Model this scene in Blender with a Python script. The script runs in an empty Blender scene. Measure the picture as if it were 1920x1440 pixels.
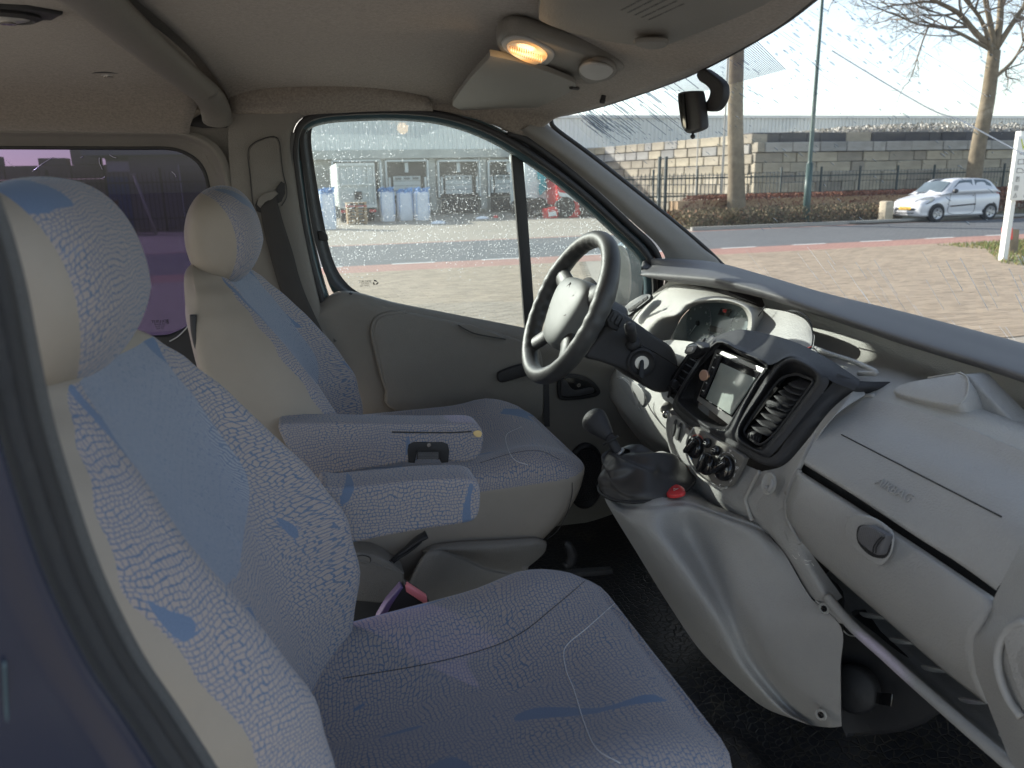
import bpy, bmesh, math, random
from mathutils import Vector, Matrix, noise
random.seed(7)
C = bpy.context.scene.collection
S = bpy.context.scene
PI = math.pi
# ------------------------------------------------------------------ camera
F = 1442.0
CAM = Vector((0.0, -1.27, 1.70))
YAW, PITCH, ROLL = math.radians(15.4), math.radians(14.8), math.radians(1.2)
cf = Vector((math.sin(YAW)*math.cos(PITCH), math.cos(YAW)*math.cos(PITCH), -math.sin(PITCH)))
cr0 = Vector((math.cos(YAW), -math.sin(YAW), 0)); cu0 = cr0.cross(cf)
cR = cr0*math.cos(ROLL) - cu0*math.sin(ROLL)
cU = cr0*math.sin(ROLL) + cu0*math.cos(ROLL)
cam = bpy.data.cameras.new('camera'); camo = bpy.data.objects.new('camera', cam); C.objects.link(camo)
camo.matrix_world = Matrix(((cR.x, cU.x, -cf.x, CAM.x), (cR.y, cU.y, -cf.y, CAM.y), (cR.z, cU.z, -cf.z, CAM.z), (0, 0, 0, 1)))
cam.sensor_width = 36; cam.lens = F/1920*36; cam.clip_start = 0.02; cam.clip_end = 2000
cam.dof.use_dof = True; cam.dof.focus_distance = 1.75; cam.dof.aperture_fstop = 7.5
S.camera = camo
# ------------------------------------------------------------------ light
SUN_EL, SUN_AZ = math.radians(24), math.atan2(0.79, -0.61)      # azimuth as an angle in the XY plane
w = bpy.data.worlds.new('World'); S.world = w; w.use_nodes = True
nt = w.node_tree; sky = nt.nodes.new('ShaderNodeTexSky'); sky.sky_type = 'NISHITA'; sky.sun_disc = False
sky.sun_elevation = SUN_EL; sky.sun_rotation = PI/2 - SUN_AZ
sky.air_density = 1.0; sky.dust_density = 1.0; sky.ozone_density = 1.0
hs = nt.nodes.new('ShaderNodeHueSaturation'); hs.inputs['Saturation'].default_value = .65; nt.links.new(sky.outputs[0], hs.inputs['Color'])
bgn = nt.nodes['Background']; nt.links.new(hs.outputs[0], bgn.inputs[0]); bgn.inputs[1].default_value = 0.105
sl = bpy.data.lights.new('sun', 'SUN'); sl.energy = 2.9; sl.angle = math.radians(0.6); sl.color = (1, .94, .85)
so = bpy.data.objects.new('sun', sl); C.objects.link(so)
sd = Vector((math.cos(SUN_AZ)*math.cos(SUN_EL), math.sin(SUN_AZ)*math.cos(SUN_EL), math.sin(SUN_EL)))
so.rotation_euler = sd.to_track_quat('Z', 'Y').to_euler()
S.view_settings.view_transform = 'Standard'; S.view_settings.look = 'None'; S.view_settings.exposure = 1.6; S.view_settings.gamma = 1
S.render.engine = 'CYCLES'
S.cycles.max_bounces = 10; S.cycles.transparent_max_bounces = 24; S.cycles.diffuse_bounces = 6

# ------------------------------------------------------------------ measuring: a sight line from the photo cut with a plane of the place
def at(px, py, X=None, Y=None, Z=None, k=0.0, z0=1.25):
    d = cf*F + cR*(px-960) + cU*(720-py)
    if X is not None:                     # plane X = X + k*(z-z0)
        t = (X + k*(CAM.z-z0) - CAM.x)/(d.x - k*d.z)
    elif Y is not None:
        t = (Y + k*(CAM.z-z0) - CAM.y)/(d.y - k*d.z)
    else:
        t = (Z-CAM.z)/d.z
    return CAM + d*t
def AX(X, *pts, k=0.0): return [at(p[0], p[1], X=(p[2] if len(p) > 2 else X), k=k) for p in pts]
def AY(Y, *pts, k=0.0): return [at(p[0], p[1], Y=(p[2] if len(p) > 2 else Y), k=k) for p in pts]
def AZ(Z, *pts): return [at(p[0], p[1], Z=(p[2] if len(p) > 2 else Z)) for p in pts]
# ------------------------------------------------------------------ materials
MATS = {}
def newmat(name):
    m = bpy.data.materials.new(name); m.use_nodes = True; MATS[name] = m
    return m, m.node_tree, m.node_tree.nodes['Principled BSDF']
def N(t, typ, **kw):
    n = t.nodes.new(typ)
    for a, b in kw.items():
        if a in n.inputs: n.inputs[a].default_value = b
        else: setattr(n, a, b)
    return n
def mixc(t, fac, a, b, blend='MIX'):
    n = t.nodes.new('ShaderNodeMix'); n.data_type = 'RGBA'; n.blend_type = blend
    for s, v in ((n.inputs[0], fac), (n.inputs[6], a), (n.inputs[7], b)):
        if hasattr(v, 'is_output'): t.links.new(v, s)
        else: s.default_value = v if not isinstance(v, tuple) or len(v) == 4 else (*v, 1)
    return n.outputs[2]
def ramp(t, src, *stops):
    n = t.nodes.new('ShaderNodeValToRGB'); e = n.color_ramp.elements
    while len(e) < len(stops): e.new(0.5)
    for q, (p, c) in zip(e, stops): q.position = p; q.color = (*c, 1) if isinstance(c, tuple) else (c, c, c, 1)
    t.links.new(src, n.inputs[0]); return n.outputs[0]
def math_(t, op, a, b=0.0):
    n = t.nodes.new('ShaderNodeMath'); n.operation = op
    for s, v in ((n.inputs[0], a), (n.inputs[1], b)):
        if hasattr(v, 'is_output'): t.links.new(v, s)
        else: s.default_value = v
    return n.outputs[0]
def bump(t, b, src, strength=.3, dist=.001):
    n = N(t, 'ShaderNodeBump'); n.inputs['Strength'].default_value = strength; n.inputs['Distance'].default_value = dist
    t.links.new(src, n.inputs['Height']); t.links.new(n.outputs[0], b.inputs['Normal'])
def coord(t, kind='Object', scale=(1, 1, 1)):
    c = N(t, 'ShaderNodeTexCoord'); m = N(t, 'ShaderNodeMapping'); m.inputs['Scale'].default_value = scale
    t.links.new(c.outputs[kind], m.inputs[0]); return m.outputs[0]
def noi(t, vec, scale, detail=3, rough=.5, dims='3D', out='Fac'):
    n = N(t, 'ShaderNodeTexNoise'); n.noise_dimensions = dims
    n.inputs['Scale'].default_value = scale; n.inputs['Detail'].default_value = detail; n.inputs['Roughness'].default_value = rough
    t.links.new(vec, n.inputs['Vector']); return n.outputs[out]
def plastic(name, col, rough=.45, grain=260, gs=.35, var=.10, spec=.35, dirt=True):
    rough += .08; gs *= 1.8
    m, t, b = newmat(name); v = coord(t)
    big = noi(t, v, 7, 4, .6); sm = noi(t, v, 55, 3, .6)
    c = mixc(t, ramp(t, big, (.3, 0.0), (.7, 1.0)), tuple(x*(1-var) for x in col), tuple(min(1, x*(1+var)) for x in col))
    if dirt: c = mixc(t, math_(t, 'MULTIPLY', ramp(t, sm, (.55, 0.0), (.85, 1.0)), .15), c, tuple(x*.72 for x in col))
    t.links.new(c, b.inputs['Base Color'])
    r = math_(t, 'ADD', math_(t, 'MULTIPLY', big, .18), rough-.09); t.links.new(r, b.inputs['Roughness'])
    b.inputs['Specular IOR Level'].default_value = spec
    vo = N(t, 'ShaderNodeTexVoronoi'); vo.feature = 'DISTANCE_TO_EDGE'; vo.inputs['Scale'].default_value = grain
    wv = mixc(t, .02, v, noi(t, v, 30, 2, .5, out='Color')); t.links.new(wv, vo.inputs['Vector'])
    bump(t, b, ramp(t, vo.outputs['Distance'], (0, 0.0), (.25, 1.0)), gs, .0009)
    return m
def simple(name, col, rough=.5, metal=0.0, spec=.5, var=.12, scale=20, bumpy=0.0, bscale=100):
    m, t, b = newmat(name); v = coord(t)
    n = noi(t, v, scale, 4, .6)
    c = mixc(t, n, tuple(x*(1-var*1.6) for x in col), tuple(min(1, x*(1+var*1.6)) for x in col))
    t.links.new(c, b.inputs['Base Color']); b.inputs['Roughness'].default_value = rough; b.inputs['Metallic'].default_value = metal
    b.inputs['Specular IOR Level'].default_value = spec
    if bumpy: bump(t, b, noi(t, v, bscale, 4, .6), bumpy, .002)
    return m
def fabric(name, beige, blue, center=False):
    m, t, b = newmat(name); uv = coord(t, 'UV')
    warp = noi(t, uv, 9, 2, .5, '2D', 'Color'); warp2 = noi(t, uv, 45, 1, .5, '2D', 'Color')
    def addw(src, wv, amt):
        s = N(t, 'ShaderNodeVectorMath', operation='MULTIPLY_ADD'); t.links.new(wv, s.inputs[0]); s.inputs[1].default_value = (amt, amt, 0)
        t.links.new(src, s.inputs[2]); return s.outputs[0]
    warp3 = noi(t, uv, 190, 1, .5, '2D', 'Color')
    v = addw(addw(addw(uv, warp, .038 if not center else .035), warp2, .008), warp3, .0024)
    mp = N(t, 'ShaderNodeMapping'); t.links.new(v, mp.inputs[0])
    if center: mp.inputs['Rotation'].default_value = (0, 0, 1.25)
    br = N(t, 'ShaderNodeTexBrick'); br.inputs['Scale'].default_value = 1.0; br.inputs['Color1'].default_value = (0, 0, 0, 1); br.inputs['Color2'].default_value = (1, 1, 1, 1)
    br.offset = .43; br.squash = 1.5; br.squash_frequency = 3
    br.inputs['Brick Width'].default_value = .0056 if not center else .026; br.inputs['Row Height'].default_value = .0054 if not center else .0044
    br.inputs['Mortar Size'].default_value = .00068 if not center else .0010; br.inputs['Mortar Smooth'].default_value = .35
    t.links.new(mp.outputs[0], br.inputs['Vector'])
    zone = noi(t, uv, 5.5, 1, .5, '2D')
    line = ramp(t, math_(t, 'ADD', br.outputs['Fac'], math_(t, 'MULTIPLY', ramp(t, zone, (.45, 0.0), (.6, 1.0)), .12)), (.25, 0.0), (.6, 1.0))
    soft = math_(t, 'SUBTRACT', 1.0, line)
    # second larger net drawn over the first
    col = mixc(t, soft, blue, beige)
    # plain woven motifs, leaf-like, with toothed edges
    mo = N(t, 'ShaderNodeTexNoise'); mo.noise_dimensions = '2D'; mo.inputs['Scale'].default_value = 6.3 if not center else 4; mo.inputs['Detail'].default_value = 1.2
    mo.inputs['Distortion'].default_value = .8
    mp2 = N(t, 'ShaderNodeMapping'); mp2.inputs['Scale'].default_value = (1.5, .8, 1); mp2.inputs['Rotation'].default_value = (0, 0, .6); t.links.new(uv, mp2.inputs[0])
    t.links.new(mp2.outputs[0], mo.inputs['Vector'])
    mm = math_(t, 'SUBTRACT', mo.outputs[0], math_(t, 'MULTIPLY', line, -.018))
    mask = math_(t, 'GREATER_THAN', mm, .675 if not center else .71)
    col = mixc(t, mask, col, tuple(x*1.15 for x in blue))
    wear = noi(t, uv, 3.0, 3, .6, '2D')
    col = mixc(t, math_(t, 'MULTIPLY', ramp(t, wear, (.45, 0.0), (.75, 1.0)), .45), col, tuple((a+c)/2*1.06 for a, c in zip(beige, blue)))
    fine = noi(t, uv, 900, 2, .7, '2D')
    col = mixc(t, .35, col, ramp(t, fine, (.3, .25), (.7, .85)), 'SOFT_LIGHT')
    t.links.new(col, b.inputs['Base Color']); b.inputs['Roughness'].default_value = .95; b.inputs['Specular IOR Level'].default_value = .15
    b.inputs['Sheen Weight'].default_value = .18; b.inputs['Sheen Roughness'].default_value = .4; b.inputs['Sheen Tint'].default_value = (.75, .85, 1, 1)
    h = math_(t, 'ADD', math_(t, 'MULTIPLY', soft, .12), math_(t, 'MULTIPLY', fine, .8)); bump(t, b, h, .30, .0007)
    return m
BEIGE, BLUE = (.295, .258, .245), (.105, .142, .215)
fabric('fabric', BEIGE, BLUE); fabric('fabric_center', (.245, .26, .30), (.14, .175, .245), True)
plastic('vinyl', (.262, .232, .196), .50, 420, .12, .05, .4)
plastic('trim', (.185, .175, .158), .46, 300, .30, .05)
plastic('dash', (.34, .335, .325), .38, 170, .20, .05, .45)
plastic('dash_light', (.40, .39, .365), .42, 230, .30, .05)
plastic('charcoal', (.035, .035, .038), .42, 500, .22, .12)
plastic('pad', (.115, .113, .118), .46, 420, .35, .10)
plastic('blackp', (.022, .022, .024), .38, 500, .15, .15)
plastic('visor', (.20, .192, .175), .5, 160, .15, .05)
simple('gloss_black', (.012, .012, .013), .12, var=.05)
simple('rubber', (.018, .018, .020), .55, bumpy=.4, bscale=900)
simple('fuzz', (.10, .10, .10), .95, var=.35, scale=900, bumpy=.8, bscale=900)
simple('belt', (.035, .033, .032), .75, bumpy=.35, bscale=700)
simple('leather', (.040, .038, .038), .48, bumpy=.22, bscale=300)
simple('wheel_leather', (.040, .040, .040), .50, var=.3, scale=30, bumpy=.25, bscale=260)
simple('hub_plastic', (.15, .155, .15), .55, var=.12, scale=14, bumpy=.12, bscale=500)
simple('chrome', (.62, .6, .56), .22, 1.0)
simple('silver', (.42, .42, .41), .32, .6)
simple('copper', (.60, .36, .25), .28, .8)
simple('red_plastic', (.62, .045, .05), .25, var=.05)
simple('pink_red', (.75, .22, .24), .35, var=.08)
simple('purple_plastic', (.12, .08, .19), .4)
simple('foam', (.75, .55, .25), .9)
simple('lamp_amber', (.8, .6, .4), .25)
simple('thread', (.55, .55, .56), .8)
simple('paint_blue', (.011, .016, .036), .25, var=.08, scale=5)
simple('paint_teal', (.05, .085, .10), .25)
simple('wire_red', (.35, .02, .02), .4)
def rib_pad():
    m = MATS['pad']; t = m.node_tree; b = t.nodes['Principled BSDF']
    w_ = N(t, 'ShaderNodeTexWave'); w_.bands_direction = 'Y'; w_.inputs['Scale'].default_value = 95; w_.inputs['Distortion'].default_value = .4
    t.links.new(coord(t), w_.inputs['Vector']); bump(t, b, w_.outputs['Fac'], .5, .0008); b.inputs['Roughness'].default_value = .6
rib_pad()
# headliner
def headliner():
    m, t, b = newmat('headliner'); v = coord(t)
    n = noi(t, v, 170, 4, .8); g = noi(t, v, 3, 4, .6); s = noi(t, v, 14, 3, .6)
    c = mixc(t, ramp(t, n, (.3, 0.0), (.7, 1.0)), (.135, .118, .10), (.30, .265, .228)); c = mixc(t, math_(t, 'MULTIPLY', g, .4), c, (.21, .182, .155))
    c = mixc(t, math_(t, 'MULTIPLY', ramp(t, s, (.6, 0.0), (.8, 1.0)), .25), c, (.17, .14, .11))
    t.links.new(c, b.inputs['Base Color']); b.inputs['Roughness'].default_value = 1; b.inputs['Specular IOR Level'].default_value = .1
    b.inputs['Sheen Weight'].default_value = .3
    bump(t, b, n, .6, .0012)
headliner()
def floor_mat():
    m, t, b = newmat('mat_rubber'); v = coord(t)
    vo = N(t, 'ShaderNodeTexVoronoi'); vo.feature = 'DISTANCE_TO_EDGE'; vo.inputs['Scale'].default_value = 62; vo.inputs['Randomness'].default_value = .75
    t.links.new(v, vo.inputs['Vector'])
    d = noi(t, v, 6, 4, .65); e = ramp(t, vo.outputs['Distance'], (.0, 0.0), (.12, 1.0))
    c = mixc(t, e, (.028, .025, .020), (.014, .015, .019)); c = mixc(t, ramp(t, d, (.56, 0.0), (.72, 1.0)), c, mixc(t, e, (.10, .082, .055), (.032, .03, .025)))
    t.links.new(c, b.inputs['Base Color']); b.inputs['Roughness'].default_value = .48
    bump(t, b, e, .55, .0018)
floor_mat()
def glass(name, tint, refl=1.0, rough=0.0, dirty=0.0):
    m = bpy.data.materials.new(name); m.use_nodes = True; MATS[name] = m; t = m.node_tree; t.nodes.clear()
    o = N(t, 'ShaderNodeOutputMaterial'); tr = N(t, 'ShaderNodeBsdfTransparent'); tr.inputs[0].default_value = (*tint, 1)
    gl = N(t, 'ShaderNodeBsdfGlossy'); gl.inputs['Roughness'].default_value = rough
    fr = N(t, 'ShaderNodeLayerWeight'); fr.inputs[0].default_value = .5; fz = math_(t, 'ADD', math_(t, 'MULTIPLY', math_(t, 'POWER', fr.outputs['Facing'], 5.0), .9), .035)
    mx = N(t, 'ShaderNodeMixShader'); t.links.new(math_(t, 'MINIMUM', math_(t, 'MULTIPLY', fz, refl), 1.0), mx.inputs[0]); t.links.new(tr.outputs[0], mx.inputs[1]); t.links.new(gl.outputs[0], mx.inputs[2])
    out = mx.outputs[0]
    if dirty:
        df = N(t, 'ShaderNodeBsdfTranslucent'); df.inputs[0].default_value = (.85, .88, .9, 1)
        n = noi(t, coord(t), 9, 4, .7); m2 = N(t, 'ShaderNodeMixShader'); t.links.new(math_(t, 'MULTIPLY', n, dirty), m2.inputs[0])
        t.links.new(out, m2.inputs[1]); t.links.new(df.outputs[0], m2.inputs[2]); out = m2.outputs[0]
    t.links.new(out, o.inputs[0]); return m
glass('glass_door', (.88, .93, .925), .9, 0, .03); glass('glass_screen', (.94, .96, .955), .8, 0, .04)
glass('glass_tint', (.25, .225, .33), .9, 0, 0.0); glass('cluster_lens', (.93, .96, .96), .6, .02, .03)
glass('water', (.62, .66, .70), 3.0, .05)
def bead_mat():
    m = bpy.data.materials.new('water_bead'); m.use_nodes = True; MATS['water_bead'] = m; t = m.node_tree; t.nodes.clear()
    o = N(t, 'ShaderNodeOutputMaterial'); rf = N(t, 'ShaderNodeBsdfGlossy'); rf.inputs['Roughness'].default_value = .15; tl = N(t, 'ShaderNodeBsdfTranslucent'); tl.inputs[0].default_value = (.95, .97, 1, 1)
    df = N(t, 'ShaderNodeBsdfTransparent'); mx = N(t, 'ShaderNodeMixShader'); mx.inputs[0].default_value = .40; t.links.new(df.outputs[0], mx.inputs[1]); t.links.new(tl.outputs[0], mx.inputs[2])
    m2 = N(t, 'ShaderNodeMixShader'); m2.inputs[0].default_value = .25; t.links.new(mx.outputs[0], m2.inputs[1]); t.links.new(rf.outputs[0], m2.inputs[2]); t.links.new(m2.outputs[0], o.inputs[0])
bead_mat()
def screen_mat():
    m, t, b = newmat('screen_glass'); b.inputs['Base Color'].default_value = (.36, .40, .38, 1); b.inputs['Roughness'].default_value = .16; b.inputs['Specular IOR Level'].default_value = .9
    n = noi(t, coord(t), 14, 3, .6); t.links.new(mixc(t, n, (.25, .29, .28), (.50, .54, .49)), b.inputs['Base Color'])
screen_mat()
m, t, b = newmat('lamp_lens'); b.inputs['Base Color'].default_value = (.55, .36, .22, 1); b.inputs['Roughness'].default_value = .25
v = coord(t); n = N(t, 'ShaderNodeTexGradient'); n.gradient_type = 'SPHERICAL'
tc = N(t, 'ShaderNodeTexCoord'); mp = N(t, 'ShaderNodeMapping'); mp.inputs['Location'].default_value = (-.5*1.7, -.5*1.7, 0); mp.inputs['Scale'].default_value = (1.7, 1.7, 0)
t.links.new(tc.outputs['Generated'], mp.inputs[0]); t.links.new(mp.outputs[0], n.inputs[0])
t.links.new(ramp(t, n.outputs[1], (0, (.25, .14, .06)), (.5, (1.0, .42, .10)), (1, (1, .85, .5))), b.inputs['Emission Color']); b.inputs['Emission Strength'].default_value = .38
simple('dial_face', (.15, .18, .19), .6, var=.1)
simple('dial_mark', (.65, .70, .68), .5, var=.02)
simple('white_print', (.75, .74, .70), .5, var=.02)
simple('black_print', (.02, .02, .02), .5, var=.02)
simple('red_print', (.55, .08, .06), .5, var=.02); simple('blue_print', (.08, .2, .45), .5, var=.02)
# ------------------------------------------------------------------ mesh helpers
def crv(P, n=6, closed=False):
    P = [Vector(p) for p in P]; out = []; L = len(P)
    rng = range(L) if closed else range(L-1)
    for i in rng:
        if closed: a, b_, c, d = P[(i-1) % L], P[i], P[(i+1) % L], P[(i+2) % L]
        else:
            b_, c = P[i], P[i+1]; a = P[i-1] if i else b_*2-c; d = P[i+2] if i+2 < L else c*2-b_
        for k in range(n):
            s = k/n; out.append(((b_*2) + (c-a)*s + (a*2-b_*5+c*4-d)*s*s + (b_*3-a-c*3+d)*s**3)*.5)
    if not closed: out.append(P[-1].copy())
    return out
def me_obj(name, V, Fc, mat, parent=None, smooth=True, uvf=None):
    me = bpy.data.meshes.new(name); me.from_pydata([tuple(v) for v in V], [], Fc)
    if smooth: me.polygons.foreach_set('use_smooth', [True]*len(me.polygons))
    me.materials.append(MATS[mat]); 
    if uvf:
        ul = me.uv_layers.new(name='UVMap'); d = []
        for l in me.loops: d += uvf(me.vertices[l.vertex_index].co)
        ul.data.foreach_set('uv', d)
    o = bpy.data.objects.new(name, me); C.objects.link(o)
    if parent is not None: o.parent = parent; o.matrix_parent_inverse = parent.matrix_basis.inverted() if parent.type == 'EMPTY' else Matrix()
    return o
def thing(name, loc, label, cat, group=None):
    o = bpy.data.objects.new(name, None); C.objects.link(o); o.location = loc; o.empty_display_size = .05
    o['label'] = label; o['category'] = cat
    if group: o['group'] = group
    return o
def tag(o, label, cat, group=None, kind=None):
    if label: o['label'] = label
    if cat: o['category'] = cat
    if group: o['group'] = group
    if kind: o['kind'] = kind
    return o
def gridVF(rows, nu=5, nv=5, closed=False):
    R1 = [crv(r, nu, closed) for r in rows]; cols = len(R1[0]); out = [crv([r[c] for r in R1], nv) for c in range(cols)]
    H = len(out[0]); V = [out[c][h] for h in range(H) for c in range(cols)]; Fc = []
    for h in range(H-1):
        for c in range(cols if closed else cols-1):
            c2 = (c+1) % cols; Fc.append((h*cols+c, h*cols+c2, (h+1)*cols+c2, (h+1)*cols+c))
    return V, Fc
def grid(name, rows, mat, parent=None, nu=5, nv=5, closed=False, solid=0.0, off=-1, uvf=None, flip=False, bev=0):
    V, Fc = gridVF(rows, nu, nv, closed)
    if flip: Fc = [f[::-1] for f in Fc]
    o = me_obj(name, V, Fc, mat, parent, True, uvf)
    if solid:
        md = o.modifiers.new('s', 'SOLIDIFY'); md.thickness = solid; md.offset = off
        if bev:
            b = o.modifiers.new('b', 'BEVEL'); b.width = bev; b.segments = 3; b.limit_method = 'ANGLE'; b.angle_limit = math.radians(50)
            o.data.use_auto_smooth = False if hasattr(o.data, 'use_auto_smooth') else None
    return o
def lin(P, n=1): return P
def tubeVF(P, r, seg=8, closed=False, flat=None, up=Vector((0, 0, 1))):
    V = []; Fc = []; n = len(P); s = None
    for i, p in enumerate(P):
        a = P[(i-1) % n] if (closed or i) else p; c = P[(i+1) % n] if (closed or i < n-1) else p
        tg = (c-a).normalized()
        if s is None or flat:
            q = tg.cross(up)
            if q.length < .15: q = tg.cross(Vector((0, 1, 0))) if s is None else s - tg*s.dot(tg)
            s = q
        else: s = s - tg*s.dot(tg)
        s.normalize(); u = s.cross(tg)
        rr = r[i] if isinstance(r, list) else r; fu = flat if flat else 1.0
        for k in range(seg):
            an = 2*PI*k/seg; V.append(p + s*math.cos(an)*rr + u*math.sin(an)*rr*fu)
    for i in range(n if closed else n-1):
        for k in range(seg):
            j = (i+1) % n; k2 = (k+1) % seg; Fc.append((i*seg+k, i*seg+k2, j*seg+k2, j*seg+k))
    if not closed: Fc += [tuple(range(seg))[::-1], tuple(range((n-1)*seg, n*seg))]
    return V, Fc
def tube(name, P, r, mat, parent=None, seg=8, n=6, closed=False, flat=None, up=Vector((0, 0, 1))):
    P = crv(P, n, closed) if n else [Vector(p) for p in P]
    if isinstance(r, (list, tuple)):
        L = len(P); r = [r[0]+(0)]*0 + [ (lambda f: r[int(f)]*(1-f % 1)+r[min(int(f)+1, len(r)-1)]*(f % 1))(i/(L-1)*(len(r)-1)) for i in range(L)]
    V, Fc = tubeVF(P, r, seg, closed, flat, up); return me_obj(name, V, Fc, mat, parent)
def newell(P):
    n = Vector()
    for i in range(len(P)):
        a, b_ = P[i], P[(i+1) % len(P)]; n += Vector(((a.y-b_.y)*(a.z+b_.z), (a.z-b_.z)*(a.x+b_.x), (a.x-b_.x)*(a.y+b_.y)))
    return n.normalized()
def slab(name, P, th, mat, parent=None, bev=.004, seg=3, smooth_n=0, toward=None, uvf=None):
    """outline of points extruded away from the viewer side by th (vector or metres)"""
    P = [Vector(p) for p in P]
    if smooth_n: P = crv(P, smooth_n, True)
    n = newell(P); ctr = sum(P, Vector())/len(P); view = (toward or CAM) - ctr
    if n.dot(view) < 0: P = P[::-1]; n = -n
    tv = th if isinstance(th, Vector) else -n*th
    L = len(P); V = P + [p+tv for p in P]
    Fc = [tuple(range(L)), tuple(range(2*L-1, L-1, -1))] + [((i+1) % L, i, L+i, L+(i+1) % L) for i in range(L)]
    o = me_obj(name, V, Fc, mat, parent, True, uvf)
    bm = bmesh.new(); bm.from_mesh(o.data); bmesh.ops.recalc_face_normals(bm, faces=bm.faces)
    if bev:
        es = [e for e in bm.edges if len(e.link_faces) == 2 and e.calc_face_angle(0) > .6 and any(len(f.verts) > 4 or len(f.verts) == L for f in e.link_faces)]
        bmesh.ops.bevel(bm, geom=es, offset=bev, segments=seg, profile=.5, affect='EDGES', clamp_overlap=True)
    bm.to_mesh(o.data); bm.free()
    if uvf:
        ul = o.data.uv_layers.get('UVMap') or o.data.uv_layers.new(name='UVMap')
        for l in o.data.loops: ul.data[l.index].uv = uvf(o.data.vertices[l.vertex_index].co)
    for p in o.data.polygons: p.use_smooth = True
    try:
        o.data.set_sharp_from_angle(angle=math.radians(40))
    except Exception: pass
    return o
def boxVF(c, s, R=None):
    c = Vector(c); V = []
    for x in (-1, 1):
        for y in (-1, 1):
            for z in (-1, 1):
                v = Vector((x*s[0]/2, y*s[1]/2, z*s[2]/2)); V.append(c + (R @ v if R else v))
    return V, [(0, 1, 3, 2), (4, 6, 7, 5), (0, 4, 5, 1), (2, 3, 7, 6), (0, 2, 6, 4), (1, 5, 7, 3)]
def box(name, c, s, mat, parent=None, R=None, bev=0.0, seg=2):
    V, Fc = boxVF(c, s, R); o = me_obj(name, V, Fc, mat, parent, bool(bev))
    if bev:
        bm = bmesh.new(); bm.from_mesh(o.data); bmesh.ops.bevel(bm, geom=bm.edges[:], offset=bev, segments=seg, profile=.5, affect='EDGES'); bm.to_mesh(o.data); bm.free()
        for p in o.data.polygons: p.use_smooth = True
        o.data.set_sharp_from_angle(angle=math.radians(35))
    return o
def join(parts):
    V = []; Fc = []
    for v, f in parts:
        n = len(V); V += v; Fc += [tuple(i+n for i in q) for q in f]
    return V, Fc
def frame(n, up=Vector((0, 0, 1))):
    n = n.normalized(); a = up.cross(n)
    if a.length < 1e-4: a = Vector((1, 0, 0))
    a.normalize(); b_ = n.cross(a); return Matrix(((a.x, b_.x, n.x), (a.y, b_.y, n.y), (a.z, b_.z, n.z)))
def latheVF(prof, M, c, seg=24, sx=1, sy=1):
    V = []; Fc = []; c = Vector(c); L = len(prof)
    for r, h in prof:
        for k in range(seg):
            a = 2*PI*k/seg; V.append(c + M @ Vector((r*math.cos(a)*sx, r*math.sin(a)*sy, h)))
    for i in range(L-1):
        for k in range(seg):
            k2 = (k+1) % seg; Fc.append((i*seg+k, i*seg+k2, (i+1)*seg+k2, (i+1)*seg+k))
    Fc += [tuple(range(seg))[::-1], tuple(range((L-1)*seg, L*seg))]
    return V, Fc
def lathe(name, prof, M, c, mat, parent=None, seg=24, sx=1, sy=1):
    V, Fc = latheVF(prof, M, c, seg, sx, sy); o = me_obj(name, V, Fc, mat, parent)
    o.data.set_sharp_from_angle(angle=math.radians(45)); return o
def split_iso(V, Fc, fn):
    """cut a mesh along fn(co)=0; returns two (V,F)"""
    bm = bmesh.new(); vs = [bm.verts.new(v) for v in V]
    for f in Fc:
        try: bm.faces.new([vs[i] for i in f])
        except ValueError: pass
    val = {v: fn(v.co) for v in bm.verts}
    cut = set()
    for e in list(bm.edges):
        a, b_ = e.verts; fa, fb = val[a], val[b_]
        if fa*fb < 0 and abs(fa) > 1e-7 and abs(fb) > 1e-7:
            _, nv = bmesh.utils.edge_split(e, a, fa/(fa-fb)); val[nv] = 0.0; cut.add(nv)
    for f in list(bm.faces):
        c = [v for v in f.verts if v in cut]
        if len(c) == 2:
            try: bmesh.utils.face_split(f, c[0], c[1])
            except Exception: pass
    A = []; B = []; bm.verts.index_update()
    for f in bm.faces:
        s = sum(val[v] for v in f.verts); (A if s > 0 else B).append([v for v in f.verts])
    def ex(fs):
        idx = {}; VV = []; FF = []
        for f in fs:
            q = []
            for v in f:
                if v not in idx: idx[v] = len(VV); VV.append(v.co.copy())
                q.append(idx[v])
            FF.append(tuple(q))
        return VV, FF
    r = ex(A), ex(B); bm.free(); return r
def text(name, s, M, c, size, mat, parent, extr=.0003, align='CENTER'):
    cu = bpy.data.curves.new(name, 'FONT'); cu.body = s; cu.size = size; cu.extrude = extr; cu.align_x = align; cu.align_y = 'CENTER'; cu.resolution_u = 2
    o = bpy.data.objects.new(name, cu); C.objects.link(o); dg = bpy.context.evaluated_depsgraph_get()
    me = bpy.data.meshes.new_from_object(o.evaluated_get(dg)); bpy.data.objects.remove(o)
    me.transform(Matrix.Translation(c) @ M.to_4x4()); me.materials.clear(); me.materials.append(MATS[mat])
    o = bpy.data.objects.new(name, me); C.objects.link(o)
    if parent is not None: o.parent = parent; o.matrix_parent_inverse = parent.matrix_basis.inverted() if parent.type == 'EMPTY' else Matrix()
    return o
def ellipse_pts(c, M, a, b_, n=24, e=2.0):
    out = []
    for k in range(n):
        t_ = 2*PI*k/n; cx, sy = math.cos(t_), math.sin(t_)
        out.append(Vector(c) + M @ Vector((a*math.copysign(abs(cx)**(2/e), cx), b_*math.copysign(abs(sy)**(2/e), sy), 0)))
    return out
# ================================================================== VAN SHELL
# floor of the cab
fl = me_obj('cab_floor', [(-1.2, -.86, .60), (1.5, -.86, .60), (1.5, .86, .60), (-1.2, .86, .60)], [(0, 1, 2, 3)], 'rubber', None, False); tag(fl, None, None, kind='structure')
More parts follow.
